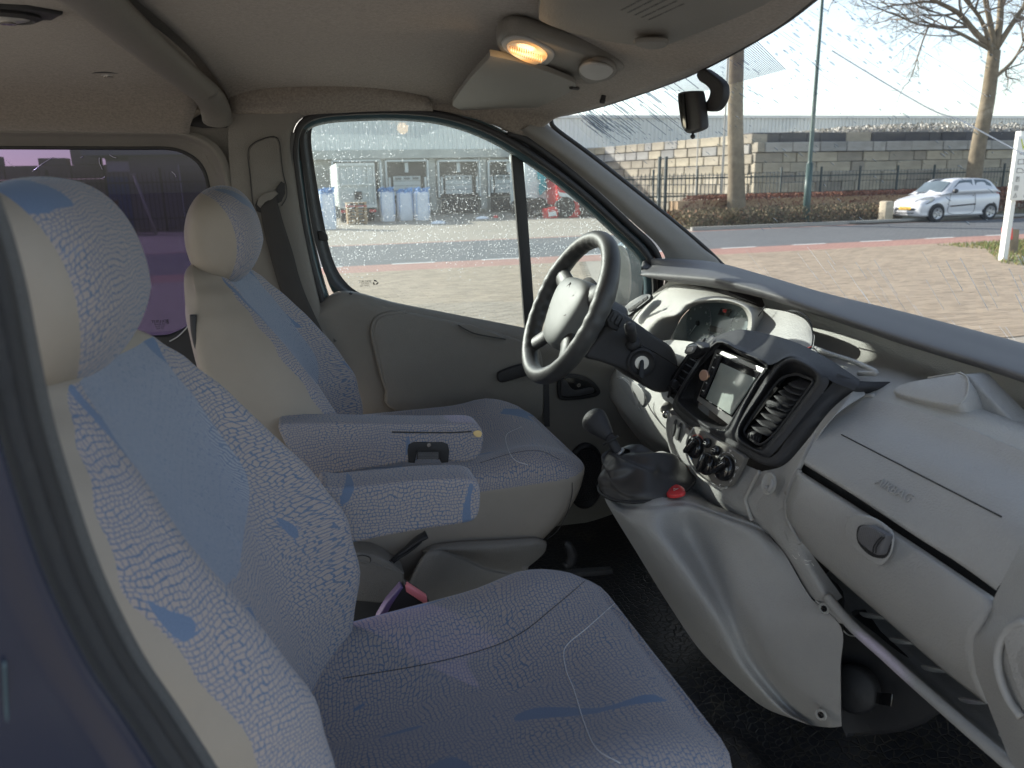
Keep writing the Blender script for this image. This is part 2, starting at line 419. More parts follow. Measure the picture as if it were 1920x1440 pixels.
# rubber mat, rising towards the bulkhead
def floorz(x, y):
    z = .665 + .012*noise.noise(Vector((x*3, y*3, 0)))
    z += .30*max(0, x-.80)**1.2
    d = math.hypot((x-.73)/.16, (y-.0)/.12); z += .03*math.exp(-d*d)          # moulded boss
    d = abs(math.hypot((x-.52)/1.0, (y+.25)/.8)-.20); z += .018*math.exp(-(d/.018)**2)
    return z
V = []; Fc = []; nx, ny = 90, 90
for i in range(nx+1):
    for j in range(ny+1):
        x = -.3+1.55*i/nx; y = -.82+1.64*j/ny; V.append((x, y, floorz(x, y)))
for i in range(nx):
    for j in range(ny): a = i*(ny+1)+j; Fc.append((a, a+ny+1, a+ny+2, a+1))
fm = me_obj('floor_mat', V, Fc, 'mat_rubber'); tag(fm, 'black rubber floor mat with pebbled cells and dusty patches in the front footwell', 'floor mat')
tube('raised_edge', [(.52, .12, .672), (.60, .02, .676), (.63, -.08, .676), (.56, -.14, .675)], .006, 'rubber', fm)
tube('raised_edge', [(.40, -.12, .672), (.52, -.22, .676), (.60, -.34, .68), (.66, -.50, .69), (.75, -.6, .70)], .008, 'rubber', fm)

# headliner: one sheet over the front, one over the rear cabin
hl = thing('front_headliner', (.3, 0, 1.9), 'grey brown felt roof lining above the two front seats', 'roof lining')
front = [
    AY(.80, (400, 218), (440, 213), (560, 211), (690, 205), (820, 206), (900, 222), (985, 252)) + [Vector((.70, .80, 1.872))],
    [Vector((-.12, .765, 1.90)), Vector((-.06, .765, 1.915)), Vector((.06, .765, 1.92)), Vector((.2, .765, 1.92)), Vector((.36, .765, 1.915)), Vector((.5, .765, 1.90)), Vector((.63, .76, 1.885)), Vector((.73, .74, 1.875))],
    [Vector((-.14, .62, 1.95)), Vector((-.06, .62, 1.95)), Vector((.06, .62, 1.95)), Vector((.2, .62, 1.95)), Vector((.35, .62, 1.945)), Vector((.5, .60, 1.935)), Vector((.65, .58, 1.915)), Vector((.77, .56, 1.885))],
    [Vector((-.16, .3, 1.965)), Vector((-.06, .3, 1.965)), Vector((.06, .3, 1.965)), Vector((.2, .3, 1.965)), Vector((.35, .3, 1.96)), Vector((.5, .28, 1.95)), Vector((.65, .25, 1.935)), Vector((.785, .22, 1.903))],
    [Vector((-.19, -.1, 1.965)), Vector((-.08, -.1, 1.965)), Vector((.06, -.1, 1.965)), Vector((.2, -.1, 1.965)), Vector((.35, -.1, 1.96)), Vector((.5, -.1, 1.95)), Vector((.63, -.12, 1.94)), Vector((.735, -.14, 1.922))],
    [Vector((-.22, -.5, 1.965)), Vector((-.08, -.5, 1.965)), Vector((.06, -.5, 1.965)), Vector((.2, -.5, 1.965)), Vector((.35, -.5, 1.96)), Vector((.47, -.5, 1.95)), Vector((.55, -.5, 1.945)), Vector((.635, -.48, 1.932))],
    [Vector((-.25, -.8, 1.93)), Vector((-.08, -.8, 1.93)), Vector((.06, -.8, 1.93)), Vector((.2, -.8, 1.93)), Vector((.33, -.8, 1.93)), Vector((.44, -.8, 1.925)), Vector((.52, -.8, 1.92)), Vector((.60, -.8, 1.91))]]
grid('lining_sheet', front, 'headliner', hl, 6, 6, solid=.01, off=1)
# padded hump above the driver's door
hump = [AY(.795, (430, 214), (560, 212), (690, 206), (811, 204)), [at(432, 190, Y=.76), at(560, 178, Y=.74), at(690, 170, Y=.74), at(808, 192, Y=.77)],
        [at(435, 165, Y=.75), at(560, 152, Y=.73), at(690, 158, Y=.73), at(790, 180, Y=.765)]]
grid('door_top_pad', hump, 'headliner', hl, 8, 6, solid=.012, off=1)
grid('corner_pad', [AY(.80, (940, 232), (965, 238), (1000, 222), (1040, 200)), AY(.79, (945, 240), (968, 248), (1000, 240), (1030, 216)), AY(.80, (950, 246), (970, 254), (995, 250), (1012, 232))], 'headliner', hl, 5, 4, solid=.01, off=1)

rl = thing('rear_headliner', (-.6, 0, 1.9), 'grey brown felt roof lining over the rear cabin behind the roof crossbar', 'roof lining')
rear = [AY(.79, (-260, 236), (0, 238), (180, 242), (356, 246)), AY(.755, (-260, 225), (0, 226), (180, 228), (356, 230)),
        [Vector((-.95, .60, 1.925)), Vector((-.66, .60, 1.925)), Vector((-.42, .60, 1.925)), Vector((-.16, .60, 1.925))],
        [Vector((-.95, .30, 1.955)), Vector((-.66, .30, 1.955)), Vector((-.42, .30, 1.955)), Vector((-.18, .30, 1.955))],
        [Vector((-.95, -.2, 1.955)), Vector((-.66, -.2, 1.955)), Vector((-.44, -.2, 1.955)), Vector((-.24, -.2, 1.955))],
        [Vector((-.95, -.82, 1.93)), Vector((-.66, -.82, 1.93)), Vector((-.46, -.82, 1.93)), Vector((-.28, -.82, 1.93))]]
grid('lining_sheet', rear, 'headliner', rl, 8, 6, solid=.01, off=1)
slab('clip_hole', AY(.77, (176, 219), (186, 219), (190, 222), (178, 222)), .004, 'blackp', rl, 0)
jt = [[Vector((x, .795, 1.878)) for x in (-.36, -.2, -.05)], [Vector((x, .765, 1.935)) for x in (-.36, -.2, -.05)], [Vector((x, .60, 1.966)) for x in (-.40, -.2, -.05)], [Vector((x, .2, 1.978)) for x in (-.42, -.2, -.05)], [Vector((x, -.8, 1.95)) for x in (-.46, -.2, -.02)]]
grid('joint_sheet', jt, 'headliner', rl, 4, 4)
# outer roof skin
rs = grid('van_roof', [[Vector((-2.6, -.86, 1.94)), Vector((-.5, -.86, 1.97)), Vector((.3, -.86, 1.97)), Vector((.60, -.86, 1.93))],
     [Vector((-2.6, 0, 2.01)), Vector((-.5, 0, 2.03)), Vector((.4, 0, 2.02)), Vector((.77, 0, 1.955))],
     [Vector((-2.6, .86, 1.94)), Vector((-.5, .86, 1.97)), Vector((.3, .86, 1.97)), Vector((.70, .86, 1.89))]], 'paint_blue', None, 6, 6, solid=.005, off=1)
tag(rs, 'dark blue outer roof skin of the van, above the linings', 'van roof')
# roof crossbar (handle shaped bow between front and rear lining)
cb = thing('roof_crossbar', (-.2, 0, 1.92), 'grey plastic trim bar crossing the roof behind the front seats', 'roof trim')
def ctr(px, py, Y): return at(px, py, Y=Y)
bar = [ctr(60, -95, -.42), ctr(190, 10, -.05), ctr(265, 75, .2), ctr(330, 130, .42), ctr(378, 168, .60)]
V, Fc = tubeVF(crv(bar, 8), .036, 16, flat=.62); me_obj('bar', V, Fc, 'trim', cb)
V, Fc = tubeVF(crv([ctr(375, 165, .59), ctr(392, 182, .66), ctr(402, 200, .715), ctr(407, 218, .745), ctr(408, 226, .755)], 8), .034, 16, flat=.70); me_obj('end_cap', V, Fc, 'trim', cb)
slab('cap_shadow_gap', AY(.785, (356, 236), (362, 222), (375, 214), (400, 214), (436, 214), (434, 232), (425, 239), (380, 240)), .006, 'blackp', cb, .002)
slab('slot', AY(.62, (366, 170), (378, 168), (392, 170), (390, 175), (376, 177)), .004, 'charcoal', cb, .001)

slab('corner_filler', AY(.81, (300, 196), (470, 190), (470, 400), (425, 400), (405, 330), (380, 280), (330, 262)), .004, 'trim', cb, 0)
# two dome lamps in the rear lining
def dome(px, py, zz, label):
    c = at(px, py, Z=zz); t_ = thing('roof_lamp', c, label, 'lamp', 'round reading lamps in the rear roof lining')
    M = Matrix(((1, 0, 0), (0, 1, 0), (0, 0, -1)))
    slab('lamp_base', [c + Vector((x, y, -.002)) for x, y in ((-.075, -.03), (-.03, -.052), (.04, -.045), (.075, -.01), (.05, .035), (-.02, .05), (-.07, .03))], .012, 'charcoal', t_, .004)
    lathe('lamp_ring', [(.028, -.004), (.036, 0), (.038, .006), (.030, .010), (.026, .006)], M, c, 'charcoal', t_, 28, 1.15, 1)
    lathe('lens', [(.027, .002), (.024, .008), (.012, .012), (.0, .013)], M, c, 'silver', t_, 24, 1.15, 1)
    lathe('bulb_holder', [(.010, .008), (.010, .015), (.0, .016)], M, c, 'chrome', t_, 16)
dome(200, 131, 1.935, 'small dark round lamp in the rear roof lining, the one nearer the tinted window')
dome(12, 25, 1.945, 'small dark round lamp cut by the top left corner, further from the tinted window')

# rear side panel with the tinted window
rp = thing('rear_side_panel', (-.4, .82, 1.2), 'grey trim panel framing the purple tinted rear side window', 'side panel')
outer = AY(.785, (-400, 238), (0, 241), (250, 243), (350, 247), (395, 262), (420, 290), (434, 330), (440, 400), (440, 520), (440, 700))
mid = AY(.80, (-400, 252), (0, 255), (250, 257), (330, 259), (375, 273), (400, 300), (412, 335), (418, 400), (418, 520), (418, 720))
inn = AY(.835, (-400, 271), (0, 274), (240, 275), (320, 276), (360, 290), (382, 312), (393, 345), (400, 400), (400, 520), (398, 740))
grid('window_surround', [outer, [a*.5+b_*.5+Vector((0, -.012, 0)) for a, b_ in zip(outer, mid)], mid, [a*.5+b_*.5 for a, b_ in zip(mid, inn)], inn], 'trim', rp, 6, 4)
win = AY(.842, (-400, 274), (0, 276), (240, 277), (320, 278), (358, 292), (380, 314), (391, 345), (396, 400), (392, 500), (372, 590), (330, 625), (270, 633), (0, 640), (-400, 650))
gl = slab('tinted_glass', win, .004, 'glass_tint', rp, 0, smooth_n=2); gl['label'] = 'purple tinted rear side window'
tube('rubber_seal', [p+Vector((0, -.003, 0)) for p in win], .006, 'rubber', rp, 6, 4, True)
grid('lower_lining', [AY(.80, (-400, 650), (0, 640), (270, 634), (332, 626), (372, 594), (396, 540), (440, 520)), AY(.80, (-400, 900), (0, 900), (270, 900), (340, 900), (380, 900), (410, 900), (460, 900))], 'charcoal', rp, 5, 3)
tube('bright_strip', AY(.79, (318, 640), (335, 630), (352, 612), (362, 596)), .002, 'silver', rp, 6)
# printed marks on the tinted glass
def rayM(Y): return Matrix(((1, 0, 0), (0, 0, -1), (0, 1, 0)))
MG = Matrix(((-1, 0, 0), (0, 0, 1), (0, 1, 0)))           # mirrored seen from inside: printed for the outside
for s_, y_, z_ in (('SEKURIT', 603, .011), ('43R-00148', 608, .006), ('AS2 M20', 612, .006), ('E2 43R', 616, .006)):
    text('glass_print', s_, MG, at(300, y_, Y=.836), z_, 'black_print', gl, .0001)
text('glass_print', 'E', MG, at(314, 604, Y=.836), .014, 'black_print', gl, .0001)
# fine scratches and clinging droplets on the tinted pane
parts = []
rnd = random.Random(3)
for (x0, y0, x1, y1) in ((60, 322, 98, 295), (98, 295, 109, 297), (12, 300, 28, 313), (186, 295, 192, 318), (150, 295, 155, 293), (188, 335, 196, 330), (322, 322, 330, 332), (205, 290, 218, 296)):
    a, b_ = at(x0, y0, Y=.836), at(x1, y1, Y=.836); md_ = (a+b_)/2 + Vector((rnd.uniform(-.003, .003), 0, rnd.uniform(-.003, .003)))
    V, Fc = tubeVF(crv([a, md_, b_], 4), .0006, 4); me_obj('scratch', V, Fc, 'water_bead', gl)

# B pillar trim of the far side
bp = thing('far_door_pillar', (0, .8, 1.3), 'beige plastic door pillar trim with belt slot behind the driver seat', 'door pillar')
L0 = AY(.775, (434, 213), (428, 240), (430, 300), (440, 400), (450, 480), (470, 560), (500, 660))
L1 = AY(.765, (470, 214), (462, 250), (462, 300), (470, 400), (482, 480), (505, 560), (540, 660))
L2 = AY(.765, (530, 213), (530, 250), (532, 300), (545, 400), (560, 480), (585, 560), (612, 660))
L3 = AY(.785, (580, 211), (556, 232), (548, 262), (552, 300), (566, 400), (585, 500), (606, 590))
grid('pillar_trim', [L0, L1, L2, L3], 'trim', bp, 6, 5)
gp = slab('belt_guide_panel', AY(.758, (466, 282), (476, 268), (500, 258), (516, 257), (524, 268), (530, 320), (536, 345), (536, 370), (528, 384), (500, 396), (480, 398), (474, 380), (469, 330)), .006, 'trim', bp, .003)
tube('panel_groove', AY(.757, (480, 398), (474, 380), (469, 330), (465, 285), (476, 268), (500, 258), (516, 257), (524, 268), (530, 320), (537, 350), (537, 370), (528, 386)), .0012, 'charcoal', gp, 6)
slab('slot', AY(.750, (481, 396), (478, 384), (484, 372), (500, 364), (516, 362), (520, 350), (527, 340), (534, 344), (535, 362), (528, 378), (512, 386), (500, 392), (492, 400)), .004, 'blackp', gp, .001)
slab('guide_lip', AY(.742, (482, 384), (484, 372), (496, 362), (516, 357), (522, 363), (508, 376), (497, 380), (488, 390)), .006, 'trim', gp, .003)
# rubber and felt strips round the door opening
def strip(name, P, r, mat, parent, flat=None, n=6, seg=8): return tube(name, P, r, mat, parent, seg, n, False, flat, Vector((0, 1, 0)))
ds = thing('far_door_seal', (.1, .8, 1.9), 'dark rubber and grey felt seals round the driver door opening', 'door seal')
sealP = AY(.79, (640, 640), (612, 585), (590, 520), (572, 440), (560, 360), (552, 290), (556, 250), (572, 226), (610, 213), (680, 208), (760, 208), (840, 218), (920, 246), (1000, 293), (1080, 352), (1160, 424), (1215, 480), (1228, 530), (1225, 600))
strip('felt_strip', AY(.783, (628, 640), (600, 585), (578, 520), (561, 440), (549, 360), (543, 290), (548, 248)), .008, 'fuzz', ds)
strip('rubber_strip', sealP, .0095, 'rubber', ds)
strip('frame_metal', [p+Vector((0, .03, 0)) for p in sealP], .022, 'paint_teal', ds)
strip('inner_strip', [p + Vector((.012, .02, -.004)) for p in sealP[:12]] , .007, 'rubber', ds)
# A pillar trim
ap = thing('far_windscreen_pillar', (.9, .82, 1.6), 'beige plastic windscreen pillar trim between driver window and windscreen', 'windscreen pillar')
a0 = AY(.79, (972, 244), (1000, 264), (1060, 307), (1130, 365), (1190, 420), (1235, 462), (1250, 500), (1240, 560))
a1 = [at(x, y, Y=.775) for x, y in ((985, 240), (1020, 262), (1085, 308), (1160, 368), (1225, 425), (1270, 465), (1290, 500), (1290, 560))]
a2 = [at(x, y, Y=.79) for x, y in ((1000, 228), (1032, 245), (1100, 295), (1180, 358), (1260, 422), (1310, 465), (1345, 496), (1365, 560))]
a3 = [at(x, y, Y=.83) for x, y in ((1014, 216), (1034, 240), (1105, 293), (1187, 357), (1267, 421), (1318, 465), (1352, 496), (1372, 560))]
grid('pillar_trim', [a0, a1, a2, a3], 'trim', ap, 6, 5)
strip('glass_edge_seal', AY(.835, (1000, 212), (1030, 222), (1042, 242), (1108, 291), (1190, 356), (1270, 421), (1322, 465), (1356, 498)), .007, 'blackp', ap)
strip('outer_seal', AY(.80, (950, 250), (985, 262), (1050, 308), (1120, 366), (1180, 422), (1222, 462), (1238, 500), (1236, 560)), .011, 'blackp', ap)

# ================================================================== DRIVER DOOR
dd = thing('driver_door', (.5, .82, 1.2), 'grey beige driver door lined in grained plastic with curved side window', 'door')
top = AY(.80, (560, 600), (622, 566), (655, 560), (740, 578), (850, 598), (985, 622), (1110, 650), (1230, 690))
r1 = AY(.785, (565, 640), (622, 580), (660, 568), (740, 590), (850, 612), (985, 640), (1100, 668), (1220, 705))
r2 = AY(.80, (590, 720), (640, 650), (690, 640), (760, 650), (860, 660), (985, 690), (1100, 710), (1220, 740))
r3 = AY(.81, (640, 860), (690, 800), (730, 780), (800, 780), (880, 790), (985, 800), (1110, 810), (1230, 830))
r4 = AY(.82, (700, 1100), (740, 1050), (790, 1020), (860, 1000), (930, 1000), (1000, 1010), (1120, 1020), (1240, 1030))
dp = grid('door_panel', [top, r1, r2, r3, r4], 'trim', dd, 6, 6, solid=.02, off=-1)
# raised armrest field with its soft edge
def wob(P, dy): return [p+Vector((0, dy, 0)) for p in P]
fieldP = AY(.770, (745, 770), (722, 720), (706, 660), (698, 625), (703, 600), (722, 588), (760, 585), (820, 596), (900, 614), (985, 640), (1010, 652), (1018, 700), (1018, 760), (1008, 782), (960, 790))
slab('armrest_field', [p+Vector((0, -.012, 0)) for p in fieldP], .02, 'trim', dp, .008, smooth_n=5)
strip('field_edge', [p+Vector((0, -.004, 0)) for p in fieldP[:7]], .006, 'trim', dp)
slab('vertical_groove', AY(.757, (1019, 700), (1029, 700), (1031, 800), (1021, 800)), .004, 'charcoal', dp, 0)['label'] = 'dark vertical groove'
slab('sill_slot', AY(.747, (857, 608), (880, 608), (915, 620), (945, 632), (950, 638), (930, 637), (890, 630), (866, 618)), .006, 'trim', dp, .002)
strip('slot_shadow', AY(.745, (859, 609), (872, 617), (892, 626), (930, 633), (948, 636)), .0015, 'charcoal', dp)
slab('pull_handle', AY(.735, (934, 704), (940, 697), (970, 686), (992, 682), (1000, 690), (996, 702), (965, 712), (942, 718), (935, 714)), .02, 'blackp', dd, .006, smooth_n=3)
pull = lathe('handle_foot', [(.010, 0), (.010, .012), (.0, .014)], frame(Vector((0, -1, 0))), at(1000, 702, Y=.75), 'blackp', dd, 14)
hb = slab('release_bezel', AY(.762, (1046, 720), (1050, 707), (1065, 702), (1090, 704), (1110, 713), (1124, 728), (1126, 738), (1115, 745), (1085, 750), (1055, 751), (1047, 742)), .012, 'blackp', dd, .004, smooth_n=3)
slab('release_recess', AY(.758, (1053, 720), (1057, 711), (1067, 708), (1089, 710), (1106, 718), (1117, 730), (1116, 737), (1085, 744), (1058, 745), (1053, 738)), .003, 'gloss_black', hb, .001, smooth_n=3)
slab('release_lever', AY(.748, (1053, 716), (1058, 712), (1064, 716), (1070, 726), (1080, 732), (1105, 727), (1114, 729), (1112, 737), (1085, 743), (1058, 744), (1053, 738)), .008, 'charcoal', hb, .003, smooth_n=3)
lathe('screw', [(.006, 0), (.006, .002), (.002, .002), (.002, .0)], frame(Vector((0, -1, 0))), at(1085, 722, Y=.754), 'chrome', hb, 12)
sp = lathe('speaker_cover', [(.0, .004), (.085, .004), (.092, .010), (.100, .004), (.100, -.01)][::-1], frame(Vector((0, -1, 0))), at(1098, 893, Y=.775), 'blackp', dd, 40, .62, 1.05)
parts = []
c0 = at(1098, 893, Y=.768)
for a in range(-7, 8):
    for b_ in range(-12, 13):
        x, z = a*.008+(b_ % 2)*.004, b_*.0075
        if (x/.052)**2+(z/.085)**2 < 1: parts.append(latheVF([(.0028, 0), (.0022, .002), (0, .002)], frame(Vector((0, -1, 0))), c0+Vector((x, 0, z)), 6))
V, Fc = join(parts); o = me_obj('speaker_mesh', V, Fc, 'charcoal', sp); o['kind'] = 'stuff'
# door window frame and glass
gi = AY(.835, (600, 226), (640, 218), (700, 215), (760, 216), (820, 223), (880, 239), (930, 260), (985, 290), (1050, 338), (1110, 386), (1160, 430), (1196, 466), (1206, 505), (1202, 570), (1195, 660), (1100, 642), (985, 617), (850, 590), (740, 571), (680, 552), (645, 525), (622, 480), (606, 410), (592, 330), (584, 270), (586, 240))
go = [at(x, y, Y=.80) for x, y in ((575, 222), (625, 209), (700, 205), (760, 206), (830, 214), (895, 231), (950, 252), (1010, 287), (1070, 331), (1130, 378), (1180, 422), (1218, 458), (1228, 500), (1224, 575), (1215, 680), (1100, 655), (985, 628), (850, 602), (740, 583), (665, 562), (620, 532), (598, 480), (582, 410), (570, 330), (562, 270), (564, 240))]
V, Fc = gridVF([go, [a*.6+b_*.4+Vector((0, -.008, 0)) for a, b_ in zip(go, gi)], [a*.3+b_*.7+Vector((0, .006, 0)) for a, b_ in zip(go, gi)], gi], 4, 3, True)
wf = me_obj('window_frame', V, Fc, 'blackp', dd)
slab('painted_frame_corner', AY(.828, (590, 400), (600, 450), (612, 490), (632, 520), (650, 545), (652, 556), (640, 560), (622, 545), (606, 500), (596, 450)), .006, 'paint_teal', dd, .002, smooth_n=3)['label'] = 'teal painted inner corner of the door frame'
dg_ = slab('window_glass', gi, .004, 'glass_door', dd, 0, smooth_n=3); dg_['label'] = 'rain speckled driver side window'
slab('window_divider', AY(.826, (957, 268), (980, 284), (988, 380), (1001, 560), (1005, 640), (986, 636), (975, 480), (964, 350)), .016, 'blackp', dd, .003)['label'] = 'black upright bar dividing the side window'
strip('sill_rubber', AY(.80, (640, 548), (665, 566), (740, 582), (850, 601), (985, 627), (1100, 652)), .005, 'rubber', dd)
lathe('lock_knob', [(.009, -.01), (.009, .006), (.0065, .012), (.006, .018), (.0, .021)][::1], Matrix.Identity(3), at(658, 562, Y=.78), 'blackp', dd, 16)
slab('seal_clip', AY(.80, (596, 434), (606, 433), (614, 440), (616, 450), (610, 453), (598, 450)), .01, 'blackp', dd, .003)
for s_, y_, z_ in (('SEKURIT', 528, .009), ('43R-001', 532, .006), ('TEMP AS2', 536, .006)):
    text('glass_print', s_, MG, at(684, y_, Y=.829), z_, 'black_print', dg_, .0001)
# three chasing arrows mark
cc = at(704, 530, Y=.829)
for k in range(3):
    a = 2*PI*k/3+.5
    P = [cc+Vector((math.cos(a+q)*r_, 0, math.sin(a+q)*r_)) for q, r_ in ((0, .006), (.8, .0068), (1.5, .0085), (1.75, .0055), (1.3, .0032), (.6, .0036), (0, .0036))]
    slab('recycle_mark', P, .0006, 'black_print', dg_, 0)
# rain: beads standing on the outside of the pane
def bead(c, n, r, fl=.5, el=1.0, dirv=None, seg=6):
    M = frame(n); V = []
    for rr, hh in ((1, 0), (.8, .5), (.35, .9)):
        for k in range(seg):
            a = 2*PI*k/seg; q = M @ Vector((math.cos(a)*rr*r, math.sin(a)*rr*r, hh*r*fl))
            if dirv is not None: q += dirv*(q.dot(dirv))*(el-1)
            V.append(c+q)
    V.append(c+M @ Vector((0, 0, r*fl))); Fc = []
    for i in range(2):
        for k in range(seg): k2 = (k+1) % seg; Fc.append((i*seg+k, i*seg+k2, (i+1)*seg+k2, (i+1)*seg+k))
    Fc += [(2*seg+k, 2*seg+(k+1) % seg, 3*seg) for k in range(seg)]
    return V, Fc
def inpoly(x, y, P):
    c = False
    for i in range(len(P)):
        (x1, y1), (x2, y2) = P[i-1], P[i]
        if (y1 > y) != (y2 > y) and x < (x2-x1)*(y-y1)/(y2-y1)+x1: c = not c
    return c
outl = [(p.x, p.z) for p in gi]; parts = []; rnd = random.Random(11); cnt = 0
while cnt < 4600:
    x, z = rnd.uniform(.05, 1.05), rnd.uniform(1.28, 1.87)
    if not inpoly(x, z, outl): continue
    den = .25 + 1.0*noise.noise(Vector((x*5, z*7, 3)))
    if z > 1.5: den += .35
    den += .5*math.exp(-((z-1.60+.05*math.sin(x*9))/.05)**2) + .4*math.exp(-((x-.08)/.06)**2)
    if z < 1.50: den -= .25
    if rnd.random() > den: continue
    parts.append(bead(Vector((x, .840, z)), Vector((0, 1, 0)), rnd.choice((.0007, .0009, .0009, .0012, .0017)), .6)); cnt += 1
V, Fc = join(parts); o = me_obj('rain_beads', V, Fc, 'water_bead', dg_); o['kind'] = 'stuff'; o['label'] = 'fine rain beads on the pane'
# outside mirror of the driver's door
wm = thing('door_mirror', at(1180, 560, Y=1.0), 'dark teal outside mirror seen through the driver side window', 'mirror')
housing = AY(1.0, (1150, 470), (1166, 455), (1185, 456), (1200, 470), (1206, 500), (1205, 560), (1195, 590), (1170, 600), (1150, 590), (1140, 530))
slab('mirror_housing', [p+Vector((.05, .02, 0)) for p in housing], .09, 'paint_teal', wm, .02, smooth_n=3)
slab('mirror_glass', AY(.985, (1146, 475), (1160, 463), (1172, 470), (1180, 500), (1180, 545), (1170, 578), (1148, 580), (1138, 530)), .006, 'glass_screen', wm, .002, smooth_n=3)
slab('mirror_silver', AY(.992, (1144, 473), (1160, 460), (1174, 468), (1183, 500), (1183, 545), (1172, 581), (1146, 583), (1136, 530)), .004, 'silver', wm, .001, smooth_n=3)
box('mirror_foot', at(1192, 590, Y=.93), (.10, .12, .06), 'blackp', wm, bev=.015)

# ================================================================== WINDSCREEN
ws = thing('windscreen', (1.1, 0, 1.5), 'large raked windscreen streaked with rain above the dashboard', 'windscreen')
def scr(Y, z):   # a point of the curved pane
    return Vector((.715+(1.90-z)*1.20+.07*(1-(Y/.84)**2), Y, z))
rows = [[scr(-.84+1.68*j/8, 1.93-.70*i/6) for j in range(9)] for i in range(7)]
wg = grid('pane', rows, 'glass_screen', ws, 3, 3); wg['label'] = 'rain streaked clear pane'
def onscr(px, py):
    d = cf*F + cR*(px-960) + cU*(720-py); t_ = .5
    for _ in range(40):
        p = CAM+d.normalized()*t_; q = scr(p.y, p.z); t_ += (q.x-p.x)*.6/max(.2, d.normalized().x+1.2*-d.normalized().z*0+.5)
    return CAM+d.normalized()*t_
SN = Vector((.77, 0, .64)).normalized(); SD = Vector((1.20, 0, -1)).normalized()
parts = []; rnd = random.Random(5)
for k in range(1500):      # drops blown slantwise over the upper half
    y = rnd.uniform(-.8, .8); z = 1.93 - abs(rnd.gauss(0, .13))
    if z < 1.5 and rnd.random() < .6: continue
    if rnd.random() > .55+noise.noise(Vector((y*6, z*8, 1))): continue
    r_ = rnd.choice((.0010, .0014, .0018, .0025)); dv = (SD*1.0+Vector((0, -.5, 0))).normalized()
    parts.append(bead(scr(y, z)+SN*.001, SN, r_, .5, rnd.choice((1.2, 1.8, 2.6, 3.4)), dv))
for k in range(110):       # long wiped streaks at the upper left
    y = .80-abs(rnd.gauss(0, .22)); z = rnd.uniform(1.83, 1.90); p = scr(y, z); L = rnd.uniform(.02, .07)
    q = p + SD*L + Vector((0, -.35*L, 0)); parts.append(tubeVF([p+SN*.001, (p+q)/2+SN*.0012, q+SN*.001], rnd.uniform(.0005, .0011), 5))
V, Fc = join(parts); o = me_obj('rain_drops', V, Fc, 'water', wg); o['kind'] = 'stuff'; o['label'] = 'slanting rain drops and streaks'
parts = []
for k in range(34):        # wiper smears in front of the pad
    y = rnd.uniform(-.5, .45); z = rnd.uniform(1.47, 1.56); p = scr(y, z); L = rnd.uniform(.04, .20)
    q = p + SD*L + Vector((0, .28*L, 0)); parts.append(tubeVF([p+SN*.001, (p+q)/2+SN*.0012, q+SN*.001], rnd.uniform(.0004, .0009), 4, flat=.3))
for k in range(30):
    x = 1395+k*17+rnd.uniform(-6, 6); y = 488+k*5+rnd.uniform(-25, 20); L = rnd.uniform(50, 130); c_ = rnd.uniform(6, 16)
    Q = [onscr(x, y), onscr(x+L*.30+c_*.4, y+L*.5), onscr(x+L*.66+c_, y+L)]; parts.append(tubeVF([q-SN*.0005 for q in Q], rnd.uniform(.0003, .0009), 4, flat=.3))
for k in range(46):        # pale streaks dragged over the top right of the pane
    x = rnd.uniform(1440, 1930); y = rnd.uniform(-5, 230)*(.4+.6*rnd.random()); L = rnd.uniform(14, 60)
    Q = [onscr(x, y), onscr(x+L*.5, y+L*.36), onscr(x+L, y+L*.66)]; parts.append(tubeVF([q-SN*.0005 for q in Q], rnd.uniform(.0003, .0008), 4, flat=.4))
Q = [onscr(*q) for q in ((1560, 95), (1650, 150), (1745, 205), (1800, 225), (1850, 252), (1880, 268), (1925, 292))]
parts.append(tubeVF(crv(Q, 6), .0012, 6))
V, Fc = join(parts); o = me_obj('wiper_smears', V, Fc, 'water_bead', wg); o['kind'] = 'stuff'
# dotted sun band behind the mirror
parts = []
quad = [(1165, 150), (1395, 52), (1474, 130), (1300, 176)]
A, B, Cc, D = [onscr(*q) for q in quad]
for i in range(64):
    for j in range(44):
        u, v_ = i/63, (j+.5*(i % 2))/44; p = (A*(1-u)+B*u)*(1-v_)+(D*(1-u)+Cc*u)*v_; q = scr(p.y, p.z)-SN*.001
        s_ = .0011; a = Vector((0, s_, 0)); b_ = SD*s_
        parts.append(([q-a-b_, q+a-b_, q+a+b_, q-a+b_], [(0, 1, 2, 3)]))
V, Fc = join(parts); o = me_obj('dotted_band', V, Fc, 'purple_plastic', wg); o['kind'] = 'stuff'
strip('header_seal', [f[-1]+Vector((.004, 0, -.004)) for f in front], .006, 'rubber', ws)
slab('inspection_sticker', [onscr(1278, 102)-SN*.003, onscr(1290, 104)-SN*.003, onscr(1311, 116)-SN*.003, onscr(1306, 124)-SN*.003, onscr(1290, 118)-SN*.003], .0006, 'foam', ws, 0)
# header edge of the headliner meets the pane; near corner stays dark
# interior mirror / camera on a hooked bracket
mirr = thing('windscreen_mirror', onscr(1335, 150), 'small black camera mirror hanging from a hooked bracket on the windscreen', 'mirror')
XM = onscr(1340, 150).x-.03
slab('bracket', AX(XM, (1305, 140), (1312, 131), (1322, 131), (1350, 152), (1355, 170), (1352, 190), (1340, 207), (1325, 209), (1317, 203), (1322, 192), (1328, 182), (1330, 170), (1322, 160), (1310, 152)), .016, 'charcoal', mirr, .007, smooth_n=3)
tube('ball_joint', AX(XM, (1322, 200), (1315, 203), (1308, 204)), .006, 'blackp', mirr)
slab('mirror_shell', AX(XM-.02, (1269, 178), (1275, 172), (1300, 170), (1306, 175), (1311, 210), (1313, 235), (1309, 243), (1290, 250), (1282, 247), (1276, 235), (1271, 205)), .020, 'charcoal', mirr, .008, smooth_n=2)
